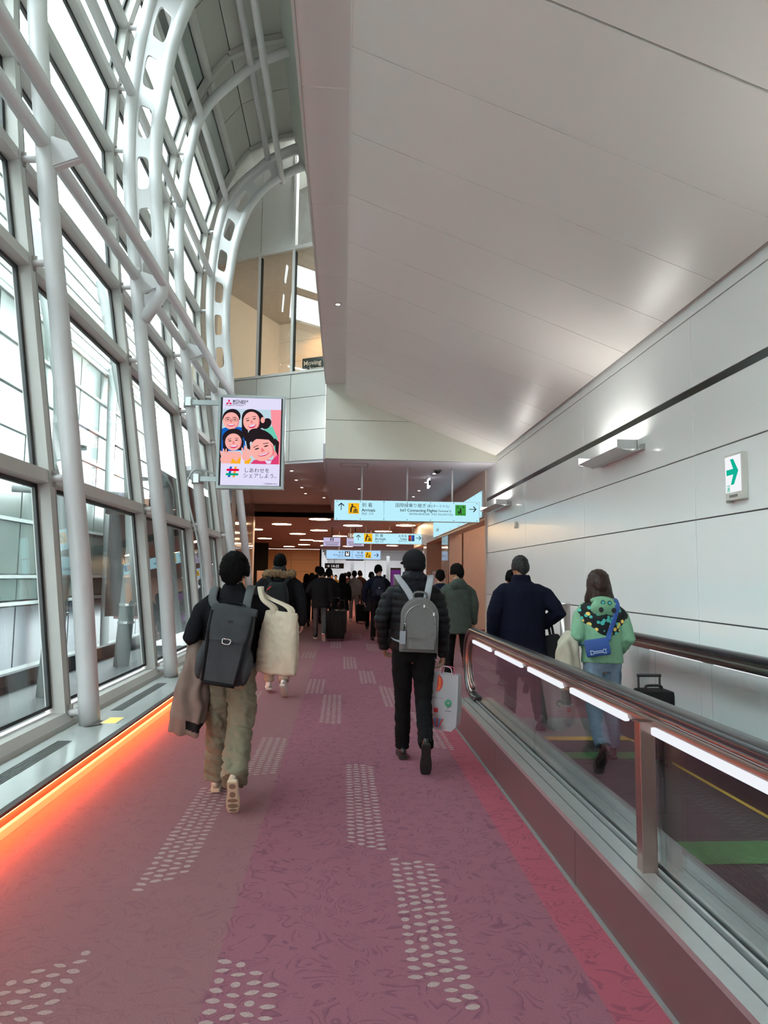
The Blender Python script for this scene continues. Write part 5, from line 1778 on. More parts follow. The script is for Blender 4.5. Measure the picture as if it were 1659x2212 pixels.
    # ---- shoes
    if shoes:
        for q in (L, R):
            f, n = q['f'], q['n']
            lat = f.cross(n).normalized()
            bm = BM()
            base = q['ank'] - n * 0.08
            prof = [(-0.072, 0.030), (-0.05, 0.036), (0.02, 0.034), (0.09, 0.045), (0.15, 0.044), (0.19, 0.034), (0.208, 0.014)]
            left = [base + f * a - lat * b for a, b in prof]
            right = [base + f * a + lat * b for a, b in prof][::-1]
            ol = left + right
            lo = [bm.verts.new(p) for p in ol]
            hi = [bm.verts.new(p + n * 0.028) for p in ol]
            bm.faces.new(lo); bm.faces.new(hi[::-1])
            for k in range(len(ol)):
                bm.faces.new((lo[k], lo[(k + 1) % len(ol)], hi[(k + 1) % len(ol)], hi[k]))
            bmesh.ops.recalc_face_normals(bm, faces=bm.faces)
            bmesh.ops.bevel(bm, geom=list(bm.edges), offset=0.006, segments=2, affect='EDGES')
            me = bpy.data.meshes.new('sole'); bm.to_mesh(me); bm.free()
            shoe_bm = BM()
            b2 = base + n * 0.03
            tube(shoe_bm, [b2 - f * 0.062 + n * 0.03, b2 - f * 0.03 + n * 0.032, b2 + f * 0.04 + n * 0.03, b2 + f * 0.11 + n * 0.02, b2 + f * 0.165 + n * 0.012, b2 + f * 0.195 + n * 0.008],
                 [(0.024, 0.030), (0.034, 0.038), (0.035, 0.038), (0.042, 0.026), (0.038, 0.018), (0.022, 0.010)], 14, hint=lat, roundcap=True)
            tube(shoe_bm, [b2 - f * 0.012 + n * 0.02, b2 - f * 0.008 + n * shoes.get('high', 0.075)], [(0.035, 0.046), (0.037, 0.046)], 14, hint=lat)
            sme = voxel(shoe_bm, max(0.006, vox * 0.6), 2)
            so = fin('shoe', sme, shoes['mat'])
            fin('sole', me, shoes['sole'], so)
            if shoes.get('tread') and q['n'].y > 0.6:
                bm = BM()
                bm.free()
                for (a, b, ra, rb) in ((-0.035, 0, 0.022, 0.022), (0.035, 0, 0.026, 0.020), (0.085, 0, 0.016, 0.034), (0.13, 0, 0.020, 0.034), (0.168, 0, 0.012, 0.026)):
                    bm = BM()
                    pts = [base + f * (a + ra * math.cos(2 * PI * k / 16)) + lat * (b + rb * math.sin(2 * PI * k / 16)) - n * 0.0025 for k in range(16)]
                    bm.faces.new([bm.verts.new(p) for p in pts])
                    me = bpy.data.meshes.new('tread'); bm.to_mesh(me); bm.free()
                    fin('tread', me, shoes['tread'], so)
    # ---- top garment
    if top:
        bm = BM()
        b = top.get('bulk', 0.0)
        hem = top.get('hem', 0.86)
        fl = top.get('flare', 0.0)
        rings = []
        if hem < 0.84:
            rings += [(hem, 0.185 + b + fl, 0.135 + b + fl * 0.8), ((hem + 0.9) / 2, 0.185 + b + fl * 0.5, 0.132 + b + fl * 0.4)]
        rings += [(max(hem, 0.88), 0.180 + b, 0.130 + b), (1.0, 0.176 + b, 0.126 + b), (1.14, 0.182 + b, 0.126 + b), (1.28, 0.196 + b * 0.8, 0.128 + b), (1.36, 0.196 + b * 0.5, 0.118 + b * 0.8), (1.41, 0.168, 0.100 + b * 0.4), (1.435, 0.13, 0.09), (1.455, 0.092, 0.078), (1.475 + top.get('collar', 0.0), 0.070 + top.get('collarw', 0.0), 0.068 + top.get('collarw', 0.0))]
        tube(bm, [up((0, top.get('yo', -0.005), r[0])) for r in rings], [(r[1] * w, r[2]) for r in rings], 24)
        sr = top.get('sleeve', 0.060)
        for (sh, e, wr) in ((shL, eL, wL), (shR, eR, wR)):
            d = (wr - e).normalized()
            tube(bm, [sh + V((-0.03 if sh.x > 0 else 0.03, 0, -0.02)), sh.lerp(e, 0.3), sh.lerp(e, 0.75), e, e.lerp(wr, 0.5), wr - d * top.get('cuff', 0.0)],
                 [sr * 1.0, sr * 1.06, sr * 1.02, sr * 0.97, sr * 0.88, sr * 0.76], 16, roundcap=True)
        for (c, r) in top.get('extra', ()):
            ellipsoid(bm, up(c), r)
        P.top = fin(top.get('name', 'jacket'), voxel(bm, top.get('vox', vox), top.get('smooth', 4), 0.5, top.get('disp') or wrinkle(top.get('amp', 0.006), top.get('f', 9))), top['mat'])
    return P

def add_hair(P, style, m):
    HM, s = P.HM, P.s
    U, W = 56, 36
    co, faces = [], []
    thick = {'short': 0.016, 'crop': 0.007, 'thick': 0.032, 'long': 0.026, 'bob': 0.032, 'flat': 0.012}[style]
    nape = {'short': -0.085, 'crop': -0.06, 'thick': -0.100, 'long': -0.12, 'bob': -0.12, 'flat': -0.075}[style]
    tuft = {'short': 0.006, 'crop': 0.003, 'thick': 0.007, 'long': 0.004, 'bob': 0.004, 'flat': 0.003}[style]
    for j in range(W + 1):
        el = PI * j / W - PI / 2
        for i in range(U):
            az = 2 * PI * i / U                       # 0 = face direction
            d = V((math.sin(az) * math.cos(el), math.cos(az) * math.cos(el), math.sin(el)))
            base = V((d.x * 0.077, d.y * 0.100 - 0.010, d.z * 0.113 + 0.008))
            fr = 0.5 + 0.5 * math.cos(az)             # 1 in front, 0 behind
            line = nape + (0.062 - nape) * (fr ** 0.8)
            if abs(math.cos(az)) < 0.55:
                line = -0.028 if style not in ('long', 'bob') else -0.09
            if style in ('long', 'bob') and fr < 0.72:
                line = nape
            k = max(0.0, min(1.0, (base.z - line) / 0.02 + 0.5))
            k = k * k * (3 - 2 * k)
            t = thick + tuft * noise.noise(V((d.x * 6, d.y * 6, d.z * 9 + 5))) + tuft * 0.9 * noise.noise(V((d.x * 17, d.y * 17, d.z * 11 + 2))) + (0.006 if d.z > 0.5 else 0)
            q = V((d.x, d.y, d.z))
            p = base + q * (t * k - 0.030 * (1 - k))
            co.append((HM @ p) * s)
    for j in range(W):
        for i in range(U):
            a, b = j * U + i, j * U + (i + 1) % U
            faces.append((a, b, b + U, a + U))
    me = bpy.data.meshes.new('hair')
    me.from_pydata([tuple(c) for c in co], [], faces)
    me.update()
    hr = link('hair', me, m, P.root, smooth=True)
    if style in ('long', 'bob'):
        bm = BM()
        Lh = -0.34 if style == 'long' else -0.185
        pts = [HM @ V((0, -0.035, z)) for z in (0.05, -0.03, -0.10, (Lh - 0.1) / 2, Lh)]
        wr = 0.138 if style == 'bob' else 0.115
        tube(bm, pts, [(0.10, 0.085), (0.118, 0.092), (wr, 0.092), (wr * 1.05, 0.08), (wr * 0.96, 0.06)], 26, roundcap=True)
        def strands(c, n):
            return 0.006 * noise.noise(V((c.x * 45, c.y * 45, c.z * 4))) + 0.004 * noise.noise(c * 12)
        me = voxel(bm, 0.009, 3, 0.5, strands)
        P.fin('hair_length', me, m, hr)
    return hr

def acc(P, name, label, cat, base, group=None):
    """a thing carried by a person; base is a point in the person's own space (1.72 m figure)"""
    b = P.up(base)
    p = P.M @ b
    t = thing(name, label, cat, p, P.rz, group)
    t['_b'] = 0
    del t['_b']
    return t, b
def aob(P, name, bm_or_me, m, t, b, smooth=False, parent=None, autosmooth=None):
    X = Matrix.Scale(P.s, 4) @ Matrix.Translation(-b)
    if isinstance(bm_or_me, bmesh.types.BMesh):
        bm = bm_or_me
        bmesh.ops.transform(bm, matrix=X, verts=bm.verts)
        return obj(name, bm, m, parent or t, smooth=smooth, autosmooth=autosmooth)
    bm_or_me.transform(X)
    bm_or_me.name = name
    return link(name, bm_or_me, m, parent or t, smooth=smooth)

def strap(P, t, b, pts, w, th, m, name='strap', hint=(1, 0, 0)):
    bm = BM()
    tube(bm, smooth_path(pts, 5), (w, th), 10, hint=hint, sup=0.6) if False else tube(bm, smooth_path(pts, 5), [(w, th)] * (5 * (len(pts) - 1) + 1), 10, hint=hint, sup=0.6)
    return aob(P, name, bm, m, t, b, smooth=True)

def suitcase(label, loc, rz, w, d, h, m, group='rolling suitcases', handle=0.0):
    t = thing('suitcase', label, 'suitcase', (loc[0], loc[1], loc[2] if len(loc) > 2 else 0), rz, group)
    bm = BM(); box(bm, -w / 2, w / 2, -d / 2, d / 2, 0.055, h, 0.035)
    sh = obj('shell', bm, m, t, autosmooth=0.7)
    bm = BM()
    for k in range(4):
        x = -w / 2 + w * (k + 0.8) / 4.6
        box(bm, x - 0.008, x + 0.008, -d / 2 - 0.006, -d / 2 + 0.004, 0.11, h - 0.06, 0.003)
    obj('rib', bm, m, sh)
    for sx in (-1, 1):
        for sy in (-1, 1):
            bm = BM(); tube(bm, [(sx * (w / 2 - 0.05) - 0.012, sy * (d / 2 - 0.05), 0.028), (sx * (w / 2 - 0.05) + 0.012, sy * (d / 2 - 0.05), 0.028)], 0.028, 14, hint=(0, 1, 0))
            obj('wheel', bm, BLACK_PAINT, t)
            bm = BM(); box(bm, sx * (w / 2 - 0.05) - 0.016, sx * (w / 2 - 0.05) + 0.016, sy * (d / 2 - 0.05) - 0.012, sy * (d / 2 - 0.05) + 0.012, 0.03, 0.06)
            obj('caster', bm, BLACK_PAINT, t)
    bm = BM(); tube(bm, smooth_path([(-0.07, 0, h - 0.005), (-0.06, 0, h + 0.025), (0, 0, h + 0.03), (0.06, 0, h + 0.025), (0.07, 0, h - 0.005)], 4), 0.011, 10, hint=(0, 1, 0))
    obj('carry_handle', bm, BLACK_PAINT, t, smooth=True)
    if handle > 0:
        bm = BM()
        for sx in (-1, 1):
            tube(bm, [(sx * 0.09, d / 2 - 0.03, h - 0.02), (sx * 0.09, d / 2 - 0.03, h + handle)], 0.009, 8)
        tube(bm, [(-0.1, d / 2 - 0.03, h + handle), (0.1, d / 2 - 0.03, h + handle)], 0.014, 8, hint=(0, 0, 1))
        obj('pull_handle', bm, mat('handle_black', srgb(40, 40, 42), 0.4), t)
    return t
# ================================================================== PEOPLE: the walkers
BLACKKNIT = cloth('black_knit', (0.010, 0.010, 0.012))
KHAKI = cloth('khaki_cotton', srgb(124, 118, 100), 0.85, 0.3, 500, 0.10, 6)
GREYPACK = cloth('charcoal_nylon', (0.052, 0.055, 0.060), 0.7, 0.25, 700)
BLACKWEB = cloth('black_webbing', (0.014, 0.014, 0.016), 0.7)
CANVAS = cloth('natural_canvas', srgb(206, 192, 170), 0.9, 0.4, 500, 0.05)
TAUPE = cloth('taupe_shell', srgb(122, 106, 98), 0.6, 0.2, 600, 0.08)
CREAMRUB = mat('cream_rubber', srgb(205, 188, 162), 0.7, var=0.05)
DARKTREAD = mat('taupe_tread', srgb(128, 112, 92), 0.8, var=0.05)
BLACKPUFF = cloth('black_nylon', (0.013, 0.013, 0.015), 0.45, 0.15, 300)
BLACKTROU = cloth('black_trouser', (0.008, 0.008, 0.009), 0.85)
GREYLEA = mat('grey_leather', (0.115, 0.112, 0.108), 0.5, var=0.06, scale=30, bump=0.3, bscale=500)
PALESTRAP = mat('pale_strap', srgb(150, 152, 158), 0.6, var=0.04)
BLACKLEA = mat('black_leather', (0.012, 0.012, 0.013), 0.35, var=0.1)

# ---- 1. the man with the charcoal backpack
m1 = person('person in a black sweater and khaki cargo trousers with a charcoal backpack', (-0.79, 5.12), 0.02, 1.70, 1.04,
            legs=((12, 6, 0), (-12, 34, 62)), spread=0.6, turn=(4, -2),
            armL=((-0.262, -0.09, 1.13), (-0.235, 0.15, 1.03)), armR=((0.25, 0.02, 1.14), (0.16, 0.22, 1.12)),
            head=(-6, -4), hairstyle='thick', vox=0.010, hands='LR',
            top=dict(mat=BLACKKNIT, bulk=0.016, hem=0.92, sleeve=0.066, name='sweater', collar=0.03, collarw=-0.002, amp=0.007),
            bottom=dict(mat=KHAKI, thigh=0.105, knee=0.088, hem=0.090, hip=1.06, amp=0.014, f=8, crease=0.011, drop=0.0,
                        pocket=((0.62, 0.075, (0.03, 0.06, 0.085)),)),
            shoes=dict(mat=mat('cream_sneaker', srgb(196, 184, 166), 0.6), sole=CREAMRUB, tread=DARKTREAD))
bm = BM()
tube(bm, [m1.up((0, 0.02, 1.475)), m1.up((0, 0.025, 1.51))], [(0.074, 0.072), (0.066, 0.066)], 20, cap=False)
me = bpy.data.meshes.new('collar'); bm.to_mesh(me); bm.free()
m1.fin('collar', me, cloth('grey_collar', (0.05, 0.05, 0.05)), m1.top)

def backpack_flap(P):
    t, b = acc(P, 'backpack', 'charcoal flap-top backpack worn by the person in khaki trousers', 'backpack', (0, -0.24, 0.9))
    RZ = Matrix.Translation(P.up((0.01, -0.235, 1.105))) @ Matrix.Rotation(math.radians(9), 4, 'Y') @ Matrix.Rotation(math.radians(-4), 4, 'X')
    def X(bm):
        bmesh.ops.transform(bm, matrix=RZ, verts=bm.verts)
        return bm
    # main body: front face at y = -0.10
    bm = BM()
    prof = [(-0.285, 0.118, 0.075), (-0.27, 0.142, 0.098), (-0.10, 0.158, 0.112), (0.08, 0.155, 0.104), (0.19, 0.146, 0.088), (0.235, 0.125, 0.062)]
    tube(bm, [(0, 0, z) for z, _, _ in prof], [(a, c) for _, a, c in prof], 32, sup=0.42)
    aob(P, 'pack_body', voxel(X(bm), 0.009, 3, 0.5, wrinkle(0.004, 11)), GREYPACK, t, b, smooth=True)
    bm = BM()          # lower front panel
    prism(bm, [(-0.115, -0.275), (0.115, -0.275), (0.125, 0.03), (-0.125, 0.03)], 'y', -0.122, -0.09)
    bmesh.ops.bevel(bm, geom=list(bm.edges), offset=0.01, segments=2, affect='EDGES')
    aob(P, 'front_panel', X(bm), GREYPACK, t, b, autosmooth=0.8)
    bm = BM()          # flap folding over the top
    pr = [(-0.128, 0.035), (-0.135, 0.01), (-0.124, 0.10), (-0.108, 0.20), (-0.07, 0.246), (0.02, 0.258), (0.06, 0.24), (0.06, 0.20), (-0.06, 0.215), (-0.095, 0.17), (-0.112, 0.06)]
    wid = 0.152
    n = len(pr)
    rings = []
    for k in range(9):
        u = -1 + 2 * k / 8
        ring = [bm.verts.new((u * (wid - (0.03 if z < 0.05 else 0.0)), y + 0.018 * abs(u) ** 4, z - 0.006 * abs(u) ** 3)) for (y, z) in pr]
        rings.append(ring)
    for a, c in zip(rings, rings[1:]):
        for k in range(n):
            bm.faces.new((a[k], a[(k + 1) % n], c[(k + 1) % n], c[k]))
    bm.faces.new(rings[0]); bm.faces.new(rings[-1][::-1])
    bmesh.ops.recalc_face_normals(bm, faces=bm.faces)
    fl = aob(P, 'flap', X(bm), GREYPACK, t, b, autosmooth=0.9)
    bm = BM()          # metal hook
    tube(bm, smooth_path([(-0.026, -0.137, 0.022), (0.026, -0.137, 0.022), (0.022, -0.139, -0.008), (-0.022, -0.139, -0.008), (-0.026, -0.137, 0.022)], 3), 0.0042, 8, hint=(0, 1, 0))
    aob(P, 'metal_hook', X(bm), mat('bright_metal', srgb(215, 215, 210), 0.25, 0.9), t, b, smooth=True, parent=fl)
    bm = BM()
    box(bm, -0.016, 0.016, -0.1195, -0.1175, 0.135, 0.138); box(bm, -0.016, 0.016, -0.1185, -0.1165, 0.146, 0.149)
    aob(P, 'logo_bars', X(bm), BLACKWEB, t, b, parent=fl)
    for sx in (-1, 1):
        bm = BM(); tube(bm, [(sx * 0.138, -0.09, 0.20), (sx * 0.136, -0.112, 0.06), (sx * 0.124, -0.121, -0.05), (sx * 0.108, -0.118, -0.27)], [(0.011, 0.008)] * 4, 10)
        aob(P, 'zip_band', X(bm), BLACKWEB, t, b, smooth=True)
        bm = BM(); ellipsoid(bm, (sx * 0.150, -0.01, -0.15), (0.045, 0.085, 0.125), None, 20, 14)
        aob(P, 'side_pocket', voxel(X(bm), 0.009, 2, 0.5, wrinkle(0.006, 14)), GREYPACK, t, b, smooth=True)
    bm = BM(); tube(bm, [(-0.11, -0.115, -0.278), (0.11, -0.115, -0.278)], [(0.012, 0.014)] * 2, 8, hint=(0, 1, 0))
    aob(P, 'bottom_band', X(bm), BLACKWEB, t, b, smooth=True)
    bm = BM(); tube(bm, smooth_path([(-0.075, 0.03, 0.235), (-0.05, 0.03, 0.27), (0.05, 0.03, 0.27), (0.075, 0.03, 0.235)], 5), [(0.013, 0.004)] * 16, 8, hint=(0, 1, 0))
    aob(P, 'carry_handle', X(bm), BLACKWEB, t, b, smooth=True)
    ST = cloth('grey_strap', (0.11, 0.115, 0.12), 0.7)
    for sx, lift in ((-1, 0.0), (1, 0.01)):
        pts = [RZ @ V((sx * 0.075, 0.07, 0.19)), P.up((sx * 0.115, -0.155, 1.375)), P.up((sx * 0.125, -0.085, 1.452 + lift)), P.up((sx * 0.125, 0.02, 1.478 + lift)), P.up((sx * 0.125, 0.115, 1.42)), P.up((sx * 0.13, 0.165, 1.28)), P.up((sx * 0.17, 0.14, 1.08)), P.up((sx * 0.19, 0.0, 0.98)), RZ @ V((sx * 0.13, 0.06, -0.2))]
        strap(P, t, b, pts, 0.030, 0.007, ST, 'shoulder_strap')
    return t
backpack_flap(m1)

# tote bag on the right shoulder
t, b = acc(m1, 'tote_bag', 'natural canvas tote bag on the right shoulder of the person in khaki trousers', 'bag', (0.34, -0.12, 0.9))
bm = BM()
c0 = m1.up((0.335, -0.10, 1.10))
TZ = Matrix.Translation(c0) @ Matrix.Rotation(math.radians(4), 4, 'Y') @ Matrix.Rotation(math.radians(-14), 4, 'Z')
prof = [(-0.235, 0.10, 0.02), (-0.225, 0.148, 0.045), (-0.10, 0.150, 0.062), (0.06, 0.138, 0.055), (0.17, 0.128, 0.040), (0.215, 0.122, 0.022)]
tube(bm, [(0, 0, z) for z, _, _ in prof], [(a, c) for _, a, c in prof], 32, sup=0.5)
bmesh.ops.transform(bm, matrix=TZ, verts=bm.verts)
aob(m1, 'bag_body', voxel(bm, 0.009, 3, 0.5, wrinkle(0.009, 10, (1.3, 1.3, 0.25))), CANVAS, t, b, smooth=True)
for yy, xx in ((-0.035, 0.0), (0.035, 0.01)):
    pts = [TZ @ V((-0.055, yy, 0.15)), TZ @ V((-0.06, yy, 0.23)), m1.up((0.215, -0.085 + yy, 1.40)), m1.up((0.185 + xx, -0.01 + yy, 1.487)), m1.up((0.215, 0.055 + yy, 1.42)), TZ @ V((0.05, yy + 0.03, 0.24)), TZ @ V((0.06, yy, 0.15))]
    strap(m1, t, b, pts, 0.016, 0.003, CANVAS, 'handle_strap')

# jacket hanging over the left arm
t, b = acc(m1, 'folded_jacket', 'taupe padded jacket draped over the left arm of the person in khaki trousers', 'jacket', (-0.3, -0.05, 0.42))
bm = BM()
tube(bm, [m1.up((-0.225, 0.02, 1.085)), m1.up((-0.225, 0.0, 1.0)), m1.up((-0.225, -0.03, 0.88)), m1.up((-0.25, -0.06, 0.72)), m1.up((-0.275, -0.08, 0.56)), m1.up((-0.29, -0.09, 0.45))],
     [(0.07, 0.10), (0.085, 0.12), (0.095, 0.115), (0.115, 0.10), (0.125, 0.085), (0.110, 0.06)], 26, sup=0.75)
def folds(c, n):
    ang = c.x * 60 + c.y * 34
    return 0.011 * math.sin(ang + 2.2 * noise.noise(c * 7)) + 0.006 * noise.noise(c * 16)
me = voxel(bm, 0.008, 3, 0.5, folds)
me.materials.append(TAUPE); me.materials.append(BLACKWEB)
dz1 = m1.dz
for p in me.polygons:
    c = p.center
    if -0.275 < c.x and 0.470 + dz1 < c.z + (c.x + 0.2) * 0.35 < 0.535 + dz1:
        p.material_index = 1
aob(m1, 'shell', me, None, t, b, smooth=True)
bm = BM(); ellipsoid(bm, m1.up((-0.245, 0.02, 1.0)), (0.062, 0.10, 0.10))
aob(m1, 'sleeve_lining', voxel(bm, 0.010, 2, 0.5, wrinkle(0.01, 14)), BLACKWEB, t, b, smooth=True)

# ---- 2. the man in the cap
m2 = person('person in a black puffer jacket and flat cap with a grey leather backpack', (0.615, 6.0), -0.03, 1.79, 1.0,
            legs=((10, 4, 0), (-10, 36, 68)), spread=-1.2, turn=(2, 2),
            armL=((-0.265, -0.06, 1.14), (-0.24, 0.06, 0.93)), armR=((0.235, -0.03, 1.13), (0.245, 0.0, 0.875)),
            head=(24, -2), hair=None, skin=SKIN_D, vox=0.010, hands='LR', curl=0.95,
            top=dict(mat=BLACKPUFF, bulk=0.016, hem=0.90, sleeve=0.066, name='puffer_jacket', disp=puff(0.011, 0.062, wrinkle(0.003, 14)), extra=(((0, -0.06, 1.45), (0.10, 0.07, 0.06)),)),
            bottom=dict(mat=BLACKTROU, thigh=0.094, knee=0.068, hem=0.060, amp=0.006, drop=0.0),
            shoes=dict(mat=BLACKLEA, sole=mat('black_rubber', (0.012, 0.012, 0.012), 0.6)))
def cap(P):
    HM = P.HM
    bm = BM()
    ellipsoid(bm, HM @ V((0, -0.012, 0.035)), (0.094, 0.116, 0.096), HM.to_3x3(), 24, 16)
    ellipsoid(bm, HM @ V((0, -0.02, -0.005)), (0.090, 0.108, 0.075), HM.to_3x3(), 24, 16)
    ellipsoid(bm, HM @ V((0, 0.105, 0.025)), (0.070, 0.062, 0.012), HM.to_3x3() @ Matrix.Rotation(-0.25, 3, 'X'), 24, 12)
    P.fin('cap', voxel(bm, 0.007, 4, 0.5, wrinkle(0.002, 14)), cloth('black_cap', (0.011, 0.011, 0.012), 0.8))
    bm = BM()
    tube(bm, [HM @ V((0, -0.012, -0.035)), HM @ V((0, -0.012, -0.075))], [(0.084, 0.104), (0.074, 0.085)], 24)
    P.fin('hair', voxel(bm, 0.008, 2), HAIR_BLACK)
cap(m2)
bm = BM()      # hood of the jacket lying on the shoulders
ellipsoid(bm, m2.up((0, -0.055, 1.475)), (0.115, 0.085, 0.062), None, 24, 14)
ellipsoid(bm, m2.up((0, -0.085, 1.40)), (0.125, 0.055, 0.085), None, 24, 14)
tube(bm, [m2.up((0, 0.01, 1.44)), m2.up((0, 0.015, 1.53))], [(0.10, 0.10), (0.09, 0.095)], 20)
m2.fin('hood', voxel(bm, 0.009, 4, 0.5, wrinkle(0.010, 12)), cloth('navy_black_nylon', (0.012, 0.012, 0.017), 0.5), m2.top)

def leather_pack(P):
    t, b = acc(P, 'backpack', 'light grey leather backpack worn by the person in the flat cap', 'backpack', (0.03, -0.24, 0.93))
    RZ = Matrix.Translation(P.up((0.03, -0.225, 1.135))) @ Matrix.Rotation(math.radians(2), 4, 'Y') @ Matrix.Rotation(math.radians(-3), 4, 'X')
    def X(bm):
        bmesh.ops.transform(bm, matrix=RZ, verts=bm.verts)
        return bm
    def dome(hw, z0, z1, n=18):
        pts = [(-hw, z0), (hw, z0)]
        zc = z1 - hw * 1.05
        for k in range(n + 1):
            a = PI * k / n
            pts.append((hw * math.cos(a) * (1.0 if math.sin(a) < 0.3 else 1.0), zc + hw * 1.05 * math.sin(a)))
        return pts
    bm = BM(); prism(bm, dome(0.150, -0.235, 0.195)[:-1], 'y', -0.072, 0.062)
    bmesh.ops.remove_doubles(bm, verts=bm.verts, dist=0.0005)
    bmesh.ops.bevel(bm, geom=[e for e in bm.edges if abs(e.verts[0].co.y - e.verts[1].co.y) < 1e-5], offset=0.022, segments=3, affect='EDGES')
    aob(P, 'pack_body', X(bm), GREYLEA, t, b, autosmooth=0.9)
    bm = BM(); prism(bm, [(-0.098, -0.222), (0.128, -0.222), (0.130, -0.06), (-0.100, -0.06)], 'y', -0.108, -0.06)
    bmesh.ops.bevel(bm, geom=list(bm.edges), offset=0.014, segments=3, affect='EDGES')
    aob(P, 'front_pocket', X(bm), GREYLEA, t, b, autosmooth=0.9)
    bm = BM(); prism(bm, [(-0.096, -0.125), (0.126, -0.125), (0.130, -0.052), (-0.100, -0.052)], 'y', -0.114, -0.104)
    bmesh.ops.bevel(bm, geom=list(bm.edges), offset=0.003, segments=2, affect='EDGES')
    aob(P, 'pocket_flap', X(bm), GREYLEA, t, b, autosmooth=0.9)
    for (s_, x_, z_) in (('L', 0.088, -0.108), ('V', 0.098, -0.100)):
        o = text('monogram', s_, 0.032, 0, 0, None, mat('emboss_grey', (0.06, 0.06, 0.06), 0.5, var=0))
        me = o.data
        bpy.data.objects.remove(o)
        me.transform(Matrix.Translation((x_, -0.1155, z_)) @ Matrix.Rotation(PI / 2, 4, 'X'))
        me.transform(RZ)
        aob(P, 'monogram', me, None, t, b)
    bm = BM()
    arc = [(0.118 * math.cos(a), -0.076, 0.005 + 0.125 * math.sin(a)) for a in [PI * k / 20 for k in range(-1, 22)]]
    tube(bm, arc, 0.004, 8, hint=(0, 1, 0))
    aob(P, 'zip', X(bm), mat('zip_silver', srgb(150, 150, 152), 0.3, 0.8), t, b, smooth=True)
    for (x_, z_, a_) in ((0.03, 0.128, 0), (0.108, 0.07, 0.9), (-0.118, -0.02, 0)):
        bm = BM(); box(bm, x_ - 0.006, x_ + 0.006, -0.088, -0.078, z_ - 0.018, z_ + 0.008, 0.002)
        aob(P, 'zip_pull', X(bm), mat('bright_metal', srgb(215, 215, 210), 0.25, 0.9), t, b)
    bm = BM(); tube(bm, smooth_path([(-0.12, -0.082, -0.01), (-0.125, -0.09, -0.06), (-0.128, -0.09, -0.09)], 4), 0.005, 8, hint=(0, 1, 0))
    aob(P, 'tag_cord', X(bm), BLACKWEB, t, b, smooth=True)
    bm = BM(); box(bm, -0.155, -0.108, -0.098, -0.092, -0.175, -0.075, 0.002)
    aob(P, 'luggage_tag', X(bm), mat('tag_grey', srgb(140, 142, 150), 0.5), t, b)
    bm = BM(); tube(bm, smooth_path([(-0.05, -0.01, 0.17), (-0.045, -0.015, 0.228), (0.045, -0.015, 0.228), (0.05, -0.01, 0.17)], 5), 0.009, 10, hint=(0, 1, 0))
    aob(P, 'carry_handle', X(bm), GREYLEA, t, b, smooth=True)
    for sx in (-1, 1):
        pts = [RZ @ V((sx * 0.05, 0.02, 0.16)), P.up((0.02 + sx * 0.085, -0.19, 1.385)), P.up((sx * 0.128, -0.13, 1.475)), P.up((sx * 0.14, 0.0, 1.502)), P.up((sx * 0.135, 0.13, 1.43)), P.up((sx * 0.14, 0.178, 1.28)), P.up((sx * 0.175, 0.13, 1.10)), P.up((sx * 0.165, -0.02, 1.0)), RZ @ V((sx * 0.11, 0.05, -0.17))]
        strap(P, t, b, pts, 0.027, 0.006, PALESTRAP, 'shoulder_strap')
leather_pack(m2)

# paper carrier bag in his right hand
PAPER = mat('white_paper', srgb(222, 220, 224), 0.6, var=0.03, bump=0.2, bscale=40)
t, b = acc(m2, 'paper_bag', 'white paper carrier bag with printed shapes held by the person in the cap', 'bag', (0.285, 0.03, 0.26))
hz = P0 = m2.wR
bc = m2.up((0.265, 0.03, 0.50))
RB = Matrix.Translation(bc) @ Matrix.Rotation(math.radians(-24), 4, 'Z') @ Matrix.Rotation(math.radians(3), 4, 'Y')
bm = BM()
N = 8
prof = [(-0.245, 0.085, 0.060), (-0.20, 0.125, 0.070), (-0.05, 0.128, 0.066), (0.10, 0.122, 0.050), (0.205, 0.118, 0.034)]
rings = []
for (z, a, c) in prof:
    pts = [(-a, -c), (0, -c * 1.05), (a, -c), (a * 0.97, 0), (a, c), (0, c * 1.05), (-a, c), (-a * 0.97, 0)]
    rings.append([bm.verts.new((x + 0.006 * noise.noise(V((x * 9, y * 9, z * 9))), y + 0.010 * noise.noise(V((x * 7, z * 8, y))), z + 0.012 * noise.noise(V((x * 11, y * 3, 1))))) for x, y in pts])
for r0, r1 in zip(rings, rings[1:]):
    for k in range(N):
        bm.faces.new((r0[k], r0[(k + 1) % N], r1[(k + 1) % N], r1[k]))
bm.faces.new(rings[0][::-1])
ret = bmesh.ops.solidify(bm, geom=list(bm.faces), thickness=0.0015)
bmesh.ops.transform(bm, matrix=RB, verts=bm.verts)
body = aob(m2, 'bag_body', bm, PAPER, t, b)
def bag_print(name, items, mats):
    bm = BM()
    for k, (poly, mi) in enumerate(items):
        vs = [bm.verts.new(RB @ V((x, -(lerp_table([(-0.245, 0.060), (-0.20, 0.070), (-0.05, 0.066), (0.10, 0.050), (0.205, 0.034)], z) * (1.0 + 0.05 * (1 - min(1, abs(x) / 0.12)))) - 0.010 - 0.0006 * k, z))) for x, z in poly]
        f = bm.faces.new(vs); f.material_index = mi
    aob(m2, name, bm, mats, t, b, parent=body)
ORG = mat('print_orange', srgb(232, 110, 40), 0.6, var=0.2, scale=40)
REDP = mat('print_red', srgb(190, 50, 60), 0.6, var=0.05)
GRNP = mat('print_green', srgb(40, 140, 100), 0.6, var=0.05)
BLUP = mat('print_blue', srgb(70, 120, 190), 0.6, var=0.05)
INKP = mat('print_ink', srgb(60, 60, 80), 0.6, var=0.05)
